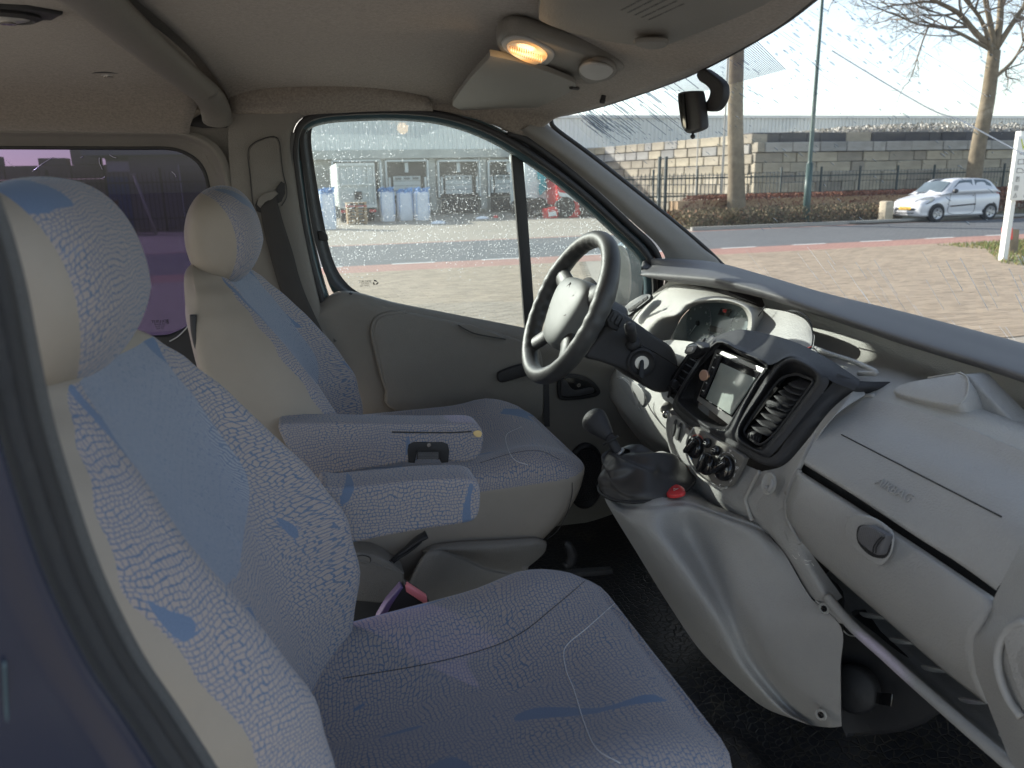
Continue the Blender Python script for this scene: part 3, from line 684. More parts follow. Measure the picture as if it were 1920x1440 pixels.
slab('mirror_face', AX(XM-.026, (1271, 182), (1275, 175), (1281, 175), (1287, 240), (1284, 245), (1278, 236), (1273, 205)), .004, 'gloss_black', mirr, .001)
tube('toggle', AX(XM-.01, (1299, 247), (1299, 252)), .0025, 'blackp', mirr); lathe('toggle_ball', [(0, -.005), (.004, -.003), (.005, 0), (.004, .003), (0, .005)], Matrix.Identity(3), at(1299, 256, X=XM-.01), 'blackp', mirr, 12)
# little microphone hanging from the headliner
mic = thing('hanging_microphone', at(1131, 180, Y=.52), 'tiny black microphone dangling by its wire below the roof console', 'microphone')
tube('wire', AY(.52, (1137, 152), (1137, 160), (1134, 170)), .0012, 'rubber', mic)
tube('capsule', AY(.52, (1134, 168), (1132, 178), (1130, 188), (1129, 194)), [.004, .006, .0062, .0075, .006], 'blackp', mic, 10)

# ================================================================== SUN VISORS AND ROOF CONSOLE
def vis(name, P, label, d=.012, lift=0.0):
    t_ = thing('sun_visor', sum(P, Vector())/len(P), label, 'sun visor')
    slab('visor_board', P, .011, 'visor', t_, .007, 4, smooth_n=4, uvf=None); return t_
ZV = 1.90
v1 = vis('v1', [at(x, y, Z=z) for x, y, z in ((850, 192, 1.882), (880, 150, 1.895), (915, 112, 1.905), (925, 106, 1.906), (990, 122, 1.904), (1065, 150, 1.898), (1080, 162, 1.895), (1060, 178, 1.89), (1000, 205, 1.88), (958, 227, 1.872), (935, 226, 1.872), (890, 215, 1.875), (856, 203, 1.879))], 'grey folded sun visor over the driver window, lower left of the roof console')
tube('hinge_pin', [at(1070, 164, Z=1.893), at(1084, 166, Z=1.893)], .004, 'blackp', v1)
v2 = vis('v2', [at(x, y, Z=z) for x, y, z in ((1010, 28, 1.93), (1012, 5, 1.935), (1030, -60, 1.94), (1180, -160, 1.945), (1500, -110, 1.935), (1480, -20, 1.928), (1400, 25, 1.925), (1250, 85, 1.918), (1225, 90, 1.917), (1120, 74, 1.92), (1050, 55, 1.925), (1015, 40, 1.928))], 'large grey folded sun visor at the top, above the lit roof console')
slab('visor_grip', [at(x, y, Z=1.908) for x, y in ((1190, 80), (1230, 78), (1253, 80), (1248, 90), (1220, 94), (1192, 88))], .008, 'trim', v2, .004, smooth_n=2)
for i, (x, y) in enumerate(((1175, 5), (1188, 10), (1201, 15), (1214, 20), (1227, 25))):
    text('warning_print', 'AIRBAG WARNUNG AVERTISSEMENT', Matrix(((0, 1, 0), (1, 0, 0), (0, 0, -1))), at(x+20, y-2, Z=1.909), .0062, 'black_print', v2, .0001)
rc = thing('roof_console', at(1040, 100, Z=1.93), 'light grey roof console with a glowing amber lamp between the sun visors', 'roof console')
ZC = 1.928
cons = [at(x, y, Z=ZC) for x, y in ((930, 70), (940, 55), (965, 50), (1000, 55), (1060, 75), (1130, 100), (1170, 113), (1176, 124), (1168, 140), (1140, 155), (1110, 162), (1090, 158), (1060, 145), (1010, 130), (965, 112), (940, 95))]
cb_ = slab('console_body', [p+Vector((0, 0, -.012)) for p in cons], .03, 'trim', rc, .010, 4, smooth_n=3)
bez = slab('lamp_bezel', [at(x, y, Z=ZC-.016) for x, y in ((941, 82), (955, 73), (985, 74), (1020, 88), (1038, 100), (1037, 112), (1022, 124), (1000, 124), (965, 108), (945, 94))], .006, 'dash', rc, .003, smooth_n=3)
LC = at(988, 100, Z=ZC-.02)
lensP = [at(x, y, Z=ZC-.020) for x, y in ((951, 88), (964, 81), (985, 82), (1010, 92), (1025, 104), (1024, 113), (1008, 121), (992, 120), (965, 107), (953, 97))]
ln = slab('lamp_glass', lensP, .008, 'lamp_lens', rc, .003, smooth_n=3); ln['label'] = 'glowing amber lamp glass'
for k in range(15):
    u = (k+.5)/15; a = at(954+u*66, 86+u*20, Z=ZC-.0215); b_ = at(958+u*58, 99+u*20, Z=ZC-.0215)
    tube('lens_rib', [a, b_], .0011, 'lamp_lens', ln, 5, 0)
bl = bpy.data.lights.new('console_bulb', 'POINT'); bl.energy = .05; bl.color = (1, .6, .25); bl.shadow_soft_size = .02
blo = bpy.data.objects.new('console_bulb', bl); C.objects.link(blo); blo.location = LC+Vector((0, 0, -.02)); blo.parent = rc; blo.matrix_parent_inverse = rc.matrix_basis.inverted()
slab('speaker_boss', [at(x, y, Z=ZC-.02) for x, y in ((1084, 140), (1090, 126), (1110, 118), (1140, 120), (1155, 130), (1152, 144), (1135, 154), (1112, 158), (1095, 154))], .012, 'trim', rc, .005, smooth_n=3)
slab('button', [at(x, y, Z=ZC-.026) for x, y in ((1086, 133), (1095, 123), (1115, 121), (1140, 126), (1150, 135), (1138, 147), (1115, 151), (1095, 145))], .006, 'dash', rc, .003, smooth_n=3)
# ================================================================== SEATS
def interp(T, z):
    T = sorted(T)
    if z <= T[0][0]: return T[0][1:]
    for a, b_ in zip(T, T[1:]):
        if z <= b_[0]:
            s = (z-a[0])/(b_[0]-a[0]); s = s*s*(3-2*s)*.5+s*.5; return tuple(p+(q-p)*s for p, q in zip(a[1:], b_[1:]))
    return T[-1][1:]
#        z     back    centre  bolster half-width
BT = [(.97, -.08, .030, .055, .225), (1.05, -.095, .030, .085, .235), (1.15, -.11, .025, .105, .240), (1.24, -.155, .005, .092, .240), (1.32, -.172, -.020, .050, .232),
      (1.40, -.186, -.055, -.005, .212), (1.46, -.196, -.083, -.052, .188), (1.50, -.197, -.103, -.088, .165), (1.53, -.200, -.122, -.115, .140), (1.55, -.196, -.138, -.135, .112), (1.56, -.185, -.150, -.150, .08)]
def backrest(parent, x0, yc, bt, armside, so_=.040, sh=0.0, zb0=1.30, lf=.58, ln=.58):
    rows = []
    zs = [.97, 1.0, 1.05, 1.10, 1.15, 1.20, 1.24, 1.28, 1.32, 1.36, 1.40, 1.43, 1.46, 1.485, 1.505, 1.522, 1.536, 1.547, 1.555, 1.560]
    for z in zs:
        b_, c, p, w_ = interp(bt, z); m_ = (b_+p)/2
        half = [(0, c), (.35, c+.004), (.60, c+.45*(p-c)), (.80, p-.003), (.93, p-.022), (.995, p-.40*(p-m_)-.02), (1.0, m_-.01), (.94, b_+.03), (.70, b_+.004), (.35, b_)]
        ring = [Vector((x, y*w_, z)) for y, x in half] + [Vector((b_, 0, z))] + [Vector((x, -y*w_, z)) for y, x in half[::-1][:-1]]
        rows.append([v+Vector((x0+sh*v.y, yc, 0)) for v in ring])
    b_ = sum(rows[-1], Vector())/len(rows[-1])+Vector((0, 0, .002)); rows.append([v.lerp(b_, .6) for v in rows[-1]])
    V, Fc = gridVF(rows, 5, 3, True)
    n = len(gridVF([rows[0]], 5, 1, True)[0]) if False else 20*5
    Fc.append(tuple(range(len(V)-n, len(V))))
    def fn(co):
        z = co.z; b2, c, p, w_ = interp(bt, z); x = co.x-x0-sh*(co.y-yc); y = abs(co.y-yc)
        so2 = so_ if co.y < yc else .04
        so2 = so2*min(1, max(0, (1.54-z)/.16))+.006
        g = max(x-(p-so2), min(.80*w_-y, x-(b2+c)/2))
        return min(g, 1.536-z)
    A, B = split_iso(V, Fc, fn)
    def uvf(co):
        y = co.y-yc; q = max(-1.0, min(1.0, y/.10)); x = co.x-x0-sh*y
        return (y*1.3-x*.95*q, co.z*1.05)
    # inner centre panel split from the bolsters along its stitched seam
    def f2(co):
        y = co.y-yc; b2, c, p, w_ = interp(bt, co.z)
        lim = (ln if y < 0 else lf)*w_; lim = lim if co.z > zb0 else lim*math.sqrt(max(0.0, 1-((zb0-co.z)/.10)**2))
        return lim-abs(y)
    A1, A2 = split_iso(A[0], A[1], f2)
    me_obj('backrest_side', B[0], B[1], 'vinyl', parent)
    me_obj('backrest_bolster', A2[0], A2[1], 'fabric', parent, True, uvf)
    cp = me_obj('backrest_center', A1[0], A1[1], 'fabric_center', parent, True, uvf); cp['label'] = 'plainer blue grey centre panel'
    # piping along the seam fabric / vinyl on both sides
    for s in ((-1, 1) if not sh else (1,)):
        P = []
        for z in [1.10+.02*i for i in range(20)]:
            b2, c, p, w_ = interp(bt, z); P.append(Vector((x0+sh*s*w_+p-((so_ if s < 0 else .04)*min(1, max(0, (1.54-z)/.16))+.006), yc+s*w_*.992, z)))
        tube('piping', P, .0012, 'belt', parent, 6, 2)
        Q = []
        for i in range(24):
            z = 1.08+.018*i; b2, c, p, w_ = interp(bt, z); lim = .58*w_ if z > 1.2 else .58*w_*math.sqrt(max(0.0, 1-((1.2-z)/.13)**2))
            Q.append(Vector((x0+c+.40*(p-c)+.002, yc+s*lim, z)))
def headrest(parent, c, scale=1.0, tilt=12, hw=.135, hh=.098, hd=.072, ov=(.045, .078, .100)):
    """pillow: long axis across the seat"""
    V = []; Fc = []; nu, nv = 96, 48; T = Matrix.Rotation(math.radians(tilt), 3, 'Y')
    def spw(a, e): return math.copysign(abs(a)**e, a)
    for i in range(nv+1):
        ph = PI*i/nv                      # pole axis = across (y)
        cy, sy = math.cos(ph), math.sin(ph)
        for k in range(nu):
            a = 2*PI*k/nu; ry = spw(sy, .62)
            x = spw(math.cos(a), .92)*hd*ry; z = spw(math.sin(a), .90)*hh*ry; y = spw(cy, .78)*hw
            if z < 0: x *= 1-.10*(-z/hh)
            if x > 0: x *= 1.05-.25*max(0, z/hh)
            V.append(Vector((x, y, z)))
    for i in range(nv):
        for k in range(nu): k2 = (k+1) % nu; Fc.append((i*nu+k, i*nu+k2, (i+1)*nu+k2, (i+1)*nu+k))
    def fn(co): return ((co.x+.026)/.056)**2+((co.z+.018)/.094)**2-1
    # vinyl region: an oval on the side and the back, carried through the width
    A, B = split_iso(V, Fc, lambda co: ((co.x+ov[0])/ov[1])**2+((co.z+.022)/ov[2])**2-1)
    tr = lambda vs: [Vector(c)+T @ (v*scale) for v in vs]
    def uvf(co): return (co.y*1.0+co.x*.4, co.z*1.1-co.x*.8)
    me_obj('headrest_cover', tr(A[0]), A[1], 'fabric', parent, True, uvf)
    me_obj('headrest_side', tr(B[0]), B[1], 'vinyl', parent)
    for y in (-.05, .05):
        tube('headrest_post', [Vector(c)+Vector((-.01, y, -.06)), Vector(c)+Vector((-.025, y, -.14))], .007, 'chrome', parent, 10, 0)
        lathe('post_collar', [(.016, 0), (.016, .008), (.010, .011)], Matrix.Identity(3), Vector(c)+Vector((-.02, y, -.118)), 'blackp', parent, 14)
def rrect(x0, x1, y0, y1, rf, rb, n=6):
    P = []
    for cx, cy, r, a0 in ((x1-rf, y1-rf, rf, 0), (x0+rb, y1-rb, rb, 90), (x0+rb, y0+rb, rb, 180), (x1-rf, y0+rf, rf, 270)):
        for k in range(n+1):
            a = math.radians(a0+90*k/n); P.append((cx+r*math.cos(a), cy+r*math.sin(a)))
    Q = []
    for i, p in enumerate(P):
        Q.append(p)
        if i % (n+1) == n:
            q = P[(i+1) % len(P)]
            for k in range(1, 16): Q.append((p[0]+(q[0]-p[0])*k/16, p[1]+(q[1]-p[1])*k/16))
    return Q
def cushion(parent, x0, x1, yc, w_, zt, und=.10, nose=.03, crown=1.0, tilt=0.0):
    """rings from the bottom up; x1 is the front edge"""
    rows = []
    prof = [(-.20, und+.012, .03), (-.19, und, .02), (-.15, und*.62, .008), (-.10, und*.30, 0), (-.05, und*.09, 0), (-.015, .003, 0), (0, 0, 0), (.014, .004, .002), (.026, .014, .008), (.034, .030, .02),
            (.039, .055, .045), (.041, .09, .08), (.041, .13, .12), (.041, .17, .16), (.041, .205, .195), (.041, .225, .215)]
    for dz, inf, ins in prof:
        rf = max(.01, .085-ins*.3); P = rrect(x0+ins*.6, x1-inf, yc-w_+ins, yc+w_-ins, min(rf, w_-ins-.002), .03)
        ring = []
        for x, y in P:
            z = zt+dz; yy = abs(y-yc)/w_
            if dz > .012:
                k = min(1, (dz-.012)/.02)
                z += k*crown*(-.030*(1-min(1, yy/.62)**2)*(1 if x < x1-.13 else max(0, (x1-.03-x)/.10)) + .010*math.exp(-((yy-.78)/.14)**2))
                z -= k*.030*max(0, (x-(x1-.09))/.09)**2
                z += k*.012*math.exp(-((x-(x1-.13))/.05)**2)
            ring.append(Vector((x, y, z+tilt*(x-x1)/(x1-x0))))
        rows.append(ring)
    V, Fc = gridVF(rows, 1, 4, True); n = len(rows[0]); Fc.append(tuple(range(len(V)-n, len(V)))); Fc.append(tuple(range(n))[::-1])
    A, B = split_iso(V, Fc, lambda co: co.z-(zt-.004+.012*max(0, (co.x-x0)/(x1-x0)-.1)+tilt*(co.x-x1)/(x1-x0)))
    def uvf(co):
        y = co.y-yc; d = max(0, zt+.02-co.z); return (y+math.copysign(d, y), co.x+(d if co.x > x1-.04 else 0))
    me_obj('cushion_cover', A[0], A[1], 'fabric', parent, True, uvf)
    me_obj('cushion_side', B[0], B[1], 'vinyl', parent)
    return zt
def armrest(parent, P, y0, y1, bev=.018):
    P = [Vector((p.x, 0, p.z)) for p in P]
    def uvf(co): return (co.x, co.z*1.0+co.y*.9)
    return slab('armrest', [p+Vector((0, y0, 0)) for p in P], Vector((0, y1-y0, 0)), 'fabric', parent, bev, 5, smooth_n=5, uvf=uvf)
# ---- driver seat
DY = .42
ds_ = thing('driver_seat', (.1, DY, .9), 'driver seat on the far side with beige vinyl flank and worn armrest', 'seat')
backrest(ds_, 0.0, DY, BT, -1, .014, .14, 1.32, .55, .62)
headrest(ds_, (-.135, DY, 1.605), 1.0, 10)
cushion(ds_, -.06, .575, DY, .262, 1.085, und=.16)
tube('shell_edge', AY(.24, (362, 590), (364, 620), (372, 655), (388, 690), (408, 715), (445, 750)), .006, 'charcoal', ds_)
am = armrest(ds_, AY(.13, (523, 800), (545, 794), (620, 793), (700, 794), (800, 795), (870, 794), (895, 797), (906, 812), (906, 835), (898, 858), (875, 868), (840, 866), (790, 864), (730, 874), (650, 886), (600, 895), (572, 890), (545, 850), (528, 820)), .13, .195)
lt = slab('adjuster_frame', AY(.128, (766, 868), (764, 845), (766, 834), (775, 829), (830, 829), (840, 833), (843, 845), (841, 868), (828, 869), (824, 861), (823, 848), (782, 848), (780, 861), (778, 869)), .012, 'blackp', am, .003)
slab('grip_back', AY(.127, (782, 847), (824, 847), (824, 861), (782, 861)), .004, 'charcoal', lt, 0)
for k in range(5): slab('grip_rib', AY(.125, (784, 849+k*2.7), (822, 849+k*2.7), (822, 850.4+k*2.7), (784, 850.4+k*2.7)), .003, 'pad', lt, 0)
lathe('screw', [(.004, 0), (.004, .002), (.0015, .002), (.0012, .001)], frame(Vector((0, -1, 0))), at(804, 834, Y=.127), 'chrome', lt, 14)
tube('torn_seam', AY(.128, (735, 810), (790, 811), (850, 811), (884, 809)), .0013, 'belt', am, 6)
fo = slab('torn_foam', AY(.127, (888, 811), (893, 808), (900, 808), (904, 812), (902, 819), (895, 820), (889, 816)), .004, 'foam', am, .0012, smooth_n=2); fo['label'] = 'yellow foam showing through the torn cover'
# plastic flank of the seat base
tl = grid('seat_base_trim', [
    [at(x, y, Y=Y) for x, y, Y in ((790, 1032, .150), (815, 1020, .148), (870, 1014, .146), (940, 1011, .146), (1000, 1008, .150), (1024, 1014, .165))],
    [at(x, y, Y=Y) for x, y, Y in ((800, 1030, .132), (815, 1028, .126), (870, 1030, .126), (940, 1030, .130), (1000, 1024, .138), (1025, 1024, .158))],
    [at(x, y, Y=Y) for x, y, Y in ((805, 1030, .120), (822, 1032, .124), (870, 1045, .148), (920, 1065, .156), (975, 1068, .156), (1018, 1040, .158))],
    [at(x, y, Y=Y) for x, y, Y in ((790, 1050, .110), (822, 1042, .112), (866, 1056, .138), (915, 1072, .150), (960, 1078, .152), (985, 1068, .158))],
    [at(x, y, Y=Y) for x, y, Y in ((757, 1120, .110), (800, 1112, .118), (850, 1108, .132), (900, 1102, .145), (940, 1094, .150), (968, 1086, .155))],
    [at(x, y, Y=Y) for x, y, Y in ((740, 1190, .13), (800, 1180, .135), (850, 1170, .142), (900, 1160, .15), (950, 1150, .155), (975, 1140, .16))]], 'trim', ds_, 5, 4, solid=.01, off=1)
slab('base_box', AY(.100, (600, 1030), (660, 1036), (700, 1040), (728, 1052), (758, 1076), (757, 1122), (712, 1132), (665, 1128), (600, 1110)), .06, 'trim', ds_, .006)
slab('box_top', [at(x, y, Y=Y) for x, y, Y in ((600, 1026, .15), (680, 1033, .155), (722, 1050, .150), (735, 1052, .140), (758, 1074, .100), (700, 1056, .098), (600, 1036, .098))], .004, 'trim', ds_, .001)
tube('box_button_rim', AY(.099, (668, 1044), (680, 1041), (694, 1046), (692, 1056), (676, 1054), (667, 1049)), .001, 'charcoal', ds_, 5, 4, True)
slab('side_plate', AY(.165, (610, 1000), (700, 1010), (800, 1004), (860, 996), (880, 1000), (860, 1020), (800, 1040), (760, 1060), (680, 1040), (610, 1030)), .006, 'trim', ds_, .003)
tube('strap', AY(.118, (800, 1002), (780, 1014), (760, 1030), (740, 1045), (728, 1056)), [.016, .014, .010, .006, .006], 'blackp', ds_, 8, 5, flat=.35)
tube('cable', AY(.115, (790, 1015), (770, 1032), (745, 1048), (732, 1060)), .003, 'blackp', ds_)
slab('tow_slot', AY(.105, (722, 1056), (732, 1050), (738, 1060), (728, 1066)), .004, 'blackp', ds_, .001)
tube('height_lever', AY(.16, (1058, 1018), (1066, 1024), (1072, 1040), (1068, 1056), (1058, 1062)), [.006, .010, .012, .012, .008], 'blackp', ds_, 10, 5)
slab('seat_rail', AY(.2, (975, 1082), (1150, 1068), (1150, 1078), (980, 1092)), .02, 'charcoal', ds_, .003)
box('seat_pedestal', (.20, DY, .78), (.42, .40, .24), 'rubber', ds_, bev=.02)
tube('stitching', AY(.165, (1073, 905), (1072, 930), (1062, 965), (1045, 995), (1024, 1012)), .0009, 'belt', ds_, 5)
# ---- passenger seat (near)
PY = -.43
ps = thing('passenger_seat', (0, PY, .9), 'near passenger seat in blue and beige patterned fabric filling the lower left', 'seat')
BT2 = [(z, b_, c-.03*min(1, (1.55-z)/.15), p-.025*min(1, (1.55-z)/.15), w_*1.02) for z, b_, c, p, w_ in BT]
backrest(ps, -.055, PY, BT2, 1, .045, .14, 1.385, .55, .74)
headrest(ps, (-.228, PY, 1.612), 1.03, 12, hw=.145, hh=.098, hd=.074, ov=(.030, .082, .106))
cushion(ps, -.08, .43, PY, .255, 1.058, und=.12, tilt=.055)
bpy.context.view_layer.update()
def trace(o, pts, r, mat, name, up=.0006, n=6):
    P = []
    for x, y in crv([Vector((a, b, 0)) for a, b in pts], n).__iter__() if False else [(q.x, q.y) for q in crv([Vector((a, b, 0)) for a, b in pts], n)]:
        d = (cf*F+cR*(x-960)+cU*(720-y)).normalized(); h, loc, nn, ii = o.ray_cast(CAM, d)
        if h: P.append(loc-d*up)
    if len(P) > 2: V, Fc = tubeVF(P, r, 6); return me_obj(name, V, Fc, mat, o)
cc1 = [o for o in ps.children if o.name.startswith('cushion_cover')][0]; cc2 = [o for o in ds_.children if o.name.startswith('cushion_cover')][0]
trace(cc1, ((1108, 1078), (1090, 1095), (1038, 1139), (980, 1185), (915, 1215), (800, 1245), (642, 1272)), .0005, 'belt', 'stitched_seam')
trace(cc1, ((1163, 1122), (1101, 1177), (1066, 1206), (1057, 1225), (1062, 1258), (1076, 1293), (1097, 1360), (1120, 1405), (1163, 1431)), .0005, 'thread', 'stitched_seam')
trace(cc2, ((978, 800), (950, 815), (952, 840), (965, 862), (990, 872)), .0005, 'thread', 'stitched_seam')
trace(cc2, ((900, 868), (960, 850), (1010, 845), (1050, 862)), .0005, 'belt', 'stitched_seam')
a2_ = armrest(ps, AY(-.185, (600, 922), (640, 915), (720, 907), (800, 900), (860, 898), (888, 901), (900, 912), (902, 935), (899, 962), (888, 978), (860, 985), (800, 994), (720, 1008), (660, 1020), (600, 1020)), -.185, -.115)
# ---- buckles and belts
bk = thing('seat_belt_buckle', at(750, 1140, Y=-.12), 'black belt buckle with red press button between the two front seats', 'belt buckle')
sh = slab('buckle_shell', AY(-.12, (706, 1178), (720, 1150), (740, 1120), (758, 1100), (765, 1098), (802, 1124), (803, 1134), (790, 1142), (760, 1158), (735, 1170), (712, 1182)), .022, 'blackp', bk, .004, smooth_n=2)
slab('shell_side', [p+Vector((-.004, -.002, .0)) for p in AY(-.12, (700, 1200), (712, 1158), (730, 1128), (756, 1098), (760, 1101), (742, 1128), (724, 1160), (712, 1190))], .02, 'purple_plastic', bk, .002)
slab('press_button', AY(-.123, (760, 1099), (766, 1098), (801, 1121), (802, 1132), (797, 1134), (762, 1111)), .016, 'pink_red', bk, .003)
lathe('rivet', [(.0035, 0), (.003, .0015), (0, .0015)], frame(Vector((0, -1, 0))), at(721, 1157, Y=-.1215), 'chrome', bk, 12)
tube('buckle_stalk', AY(-.11, (705, 1190), (700, 1220), (705, 1300)), .012, 'blackp', bk, 8, 4, flat=.4)
bl_ = thing('seat_belt', at(520, 400, Y=.75), 'dark grey seat belt running down from the slot in the far door pillar', 'seat belt')
grid('webbing', [AY(.745, (488, 384), (492, 420), (504, 470), (524, 540), (556, 620), (600, 720)), AY(.742, (502, 376), (512, 420), (526, 470), (546, 540), (580, 620), (626, 720)), AY(.745, (517, 366), (532, 420), (548, 470), (568, 540), (604, 620), (652, 720))], 'belt', bl_, 5, 3, solid=.0015)

# ================================================================== NEAR DOOR PILLAR (blurred foreground)
np_ = thing('near_door_pillar', (-.35, -.86, 1.3), 'dark blue painted door pillar blurred in the left foreground', 'door pillar')
e0 = [(-40, 330), (0, 432), (30, 540), (52, 650), (82, 790), (122, 925), (163, 1045), (204, 1140), (262, 1250), (327, 1345), (402, 1460), (450, 1540)]
def off(P, dx, Y): return [at(x+dx+(0 if y < 700 else 0), y, Y=Y) for x, y in P]
e1 = [(-60, 340), (-18, 440), (8, 545), (28, 655), (52, 800), (88, 945), (135, 1090), (175, 1180), (233, 1290), (303, 1395), (373, 1490), (430, 1570)]
strip('felt_seal', [(a+b_)/2 for a, b_ in zip(AY(-.82, *[(x-14, y) for x, y in e0]), AY(-.82, *[(x-14, y) for x, y in e0]))], .0085, 'fuzz', np_, n=6, seg=12)
strip('seal_lip', AY(-.80, *[(x+4, y) for x, y in e0]), .004, 'rubber', np_)
e2 = [(x-34, y) for x, y in e0]
strip('rubber_bulb', AY(-.835, *e2), .007, 'rubber', np_, n=6, seg=12)
# painted metal in three facets
q1 = AY(-.84, *[(x-40, y) for x, y in e0]); q2 = AY(-.85, *[(x-80, y+4) for x, y in e0]); q3 = AY(-.89, *[(x-100, y+6) for x, y in e0]); q4 = AY(-.895, *[(x-170, y+10) for x, y in e0])
q5 = AY(-.90, *[(x-240, y+14) for x, y in e0]); q6 = AY(-.91, *[(x-420, y+20) for x, y in e0])
grid('inner_flange', [q1, q2, q3], 'charcoal', np_, 5, 4, solid=.002)
grid('painted_panel', [q3, [p+Vector((.004, -.004, 0)) for p in AY(-.893, *[(x-118, y+6) for x, y in e0])], q4, q5, q6], 'paint_blue', np_, 5, 5, solid=.002)
strip('scratch', AY(-.905, (8, 1240), (12, 1330), (20, 1400)), .0008, 'paint_teal', np_)
# ================================================================== DASHBOARD
da = thing('dashboard', (.9, 0, 1.2), 'grey grained dashboard running across the cab below the windscreen', 'dashboard')
def R(*p): return [at(q[0], q[1], X=q[2]) for q in p]
# slim dark top pad
pad_top = [at(x, y, X=X) for x, y, X in ((1203, 500, .955), (1222, 487, 1.0), (1290, 488, 1.07), (1352, 494, 1.13), (1440, 518, 1.15), (1550, 550, 1.16), (1700, 586, 1.17), (1925, 645, 1.17), (2250, 735, 1.16))]
pad_mid = [at(x, y, X=X+.035) for x, y, X in ((1202, 507, .945), (1222, 499, .955), (1290, 500, .98), (1352, 506, 1.0), (1440, 528, 1.02), (1550, 563, 1.03), (1700, 608, 1.03), (1925, 676, 1.02), (2250, 785, 1.0))]
pad_frt = [at(x, y, X=X) for x, y, X in ((1203, 512, .945), (1222, 512, .945), (1290, 518, .960), (1352, 526, .975), (1440, 549, .995), (1550, 586, 1.00), (1700, 636, 1.00), (1925, 706, .99), (2250, 830, .97))]
pad_bot = [at(x, y, X=X) for x, y, X in ((1206, 516, .955), (1226, 522, .96), (1290, 533, .985), (1352, 542, 1.01), (1440, 560, 1.03), (1550, 595, 1.04), (1700, 646, 1.04), (1925, 716, 1.03), (2250, 842, 1.0))]
pad_in = [p+Vector((.12, 0, .012)) for p in pad_bot]
far_ = [pad_top[0]+Vector((.004, 0, -.006))]+[p+Vector((.22, 0, -.085)) for p in pad_top[1:]]
tp = grid('top_pad', [far_, pad_top, pad_mid, pad_frt, pad_bot, pad_in], 'pad', da, 6, 6, flip=True); tp['label'] = 'dark grey ribbed top pad'
slab('pad_slot', AX(.985, (1240, 516), (1252, 514), (1264, 520), (1280, 530), (1262, 529), (1246, 524)), .004, 'blackp', tp, .001)
# shelf that carries the pad to the screen base
grid('screen_sill', [[p+Vector((.22, 0, -.087)) for p in pad_top], [p+Vector((.55, 0, -.26)) for p in pad_top]], 'blackp', da, 3, 2)
# recess behind: wall, floor of the tray and its front lip
row0 = R((1425, 550, 1.10), (1500, 572, 1.10), (1600, 606, 1.10), (1720, 646, 1.10), (1925, 712, 1.09), (2250, 830, 1.07))
row1 = R((1440, 590, 1.09), (1520, 612, 1.09), (1600, 636, 1.09), (1720, 680, 1.085), (1925, 755, 1.075), (2250, 870, 1.05))
row2 = R((1450, 640, 1.05), (1530, 655, 1.05), (1620, 672, 1.05), (1730, 705, 1.045), (1925, 785, 1.03), (2250, 900, 1.0))
row3 = R((1460, 668, .98), (1540, 685, .97), (1640, 710, .955), (1750, 742, .945), (1925, 806, .935), (2250, 925, .91))
row4 = R((1490, 715, .88), (1572, 751, .884), (1655, 755, .899), (1762, 785, .899), (1880, 833, .893), (2250, 995, .87))
grid('tray', [row0, row1, row2, row3, row4], 'dash_light', da, 6, 6)
# raised eyebrow in the tray
eb = [at(x, y, X=X) for x, y, X in ((1676, 736, .915), (1688, 720, .93), (1740, 708, .95), (1790, 700, .96), (1803, 700, .955), (1815, 712, .945), (1813, 740, .93), (1800, 757, .915), (1780, 760, .91), (1730, 750, .91))]
slab('cup_rest', eb, .05, 'dash', da, .004, 3, smooth_n=4)
tube('cup_rest_rim', [eb[2], eb[3], eb[4], eb[5], eb[6], eb[7]], .0014, 'dash_light', da, 6)
slab('cup_rest_back', [at(x, y, X=.965) for x, y in ((1808, 702), (1840, 730), (1880, 772), (1905, 800), (1870, 798), (1815, 772), (1795, 758))], .04, 'dash', da, .006, 3, smooth_n=3)
tube('tray_lip', [at(x, y, X=X) for x, y, X in ((1520, 650, .97), (1560, 665, .955), (1600, 678, .945), (1636, 694, .935), (1640, 700, .93), (1610, 700, .925))], .005, 'dash', da, 8)
# instrument binnacle
hood_out = R((1172, 640, .93), (1190, 598, .94), (1222, 560, .96), (1262, 535, .985), (1312, 538, 1.0), (1370, 556, 1.01), (1415, 572, 1.02), (1432, 590, 1.02), (1418, 625, 1.0), (1405, 650, .97))
hood_mid = R((1188, 645, .91), (1204, 606, .92), (1232, 585, .93), (1262, 578, .93), (1292, 566, .94), (1345, 560, .95), (1385, 568, .96), (1408, 585, .965), (1410, 615, .96), (1395, 650, .94))
hood_in = R((1200, 668, .90), (1214, 630, .905), (1240, 600, .915), (1270, 592, .92), (1300, 572, .955), (1345, 567, .965), (1383, 573, .975), (1400, 588, .98), (1402, 612, .975), (1388, 650, .96))
hood_dp = R((1230, 676, .96), (1250, 645, .975), (1266, 618, .985), (1280, 592, .99), (1305, 572, .995), (1345, 566, 1.0), (1383, 573, 1.0), (1400, 588, 1.0), (1402, 612, 1.0), (1385, 650, 1.0))
grid('binnacle', [hood_out, hood_mid, hood_in, hood_dp], 'dash_light', da, 6, 5)
grid('binnacle_cheek', [R((1160, 660, .92), (1176, 615, .93), (1205, 570, .95), (1248, 532, .97), (1262, 526, .985), (1330, 533, 1.03)), R((1172, 655, .93), (1190, 598, .94), (1222, 560, .955), (1262, 535, .985), (1312, 538, 1.0), (1420, 570, 1.04))], 'dash_light', da, 6, 3)
grid('binnacle_floor', [R((1200, 668, .90), (1240, 640, .90), (1290, 640, .90), (1340, 650, .90), (1380, 655, .90)), R((1190, 700, .87), (1230, 690, .87), (1280, 680, .87), (1330, 670, .88), (1360, 660, .88)), R((1185, 760, .88), (1220, 750, .88), (1260, 735, .88), (1300, 720, .88), (1330, 690, .88))], 'dash_light', da, 5, 5)
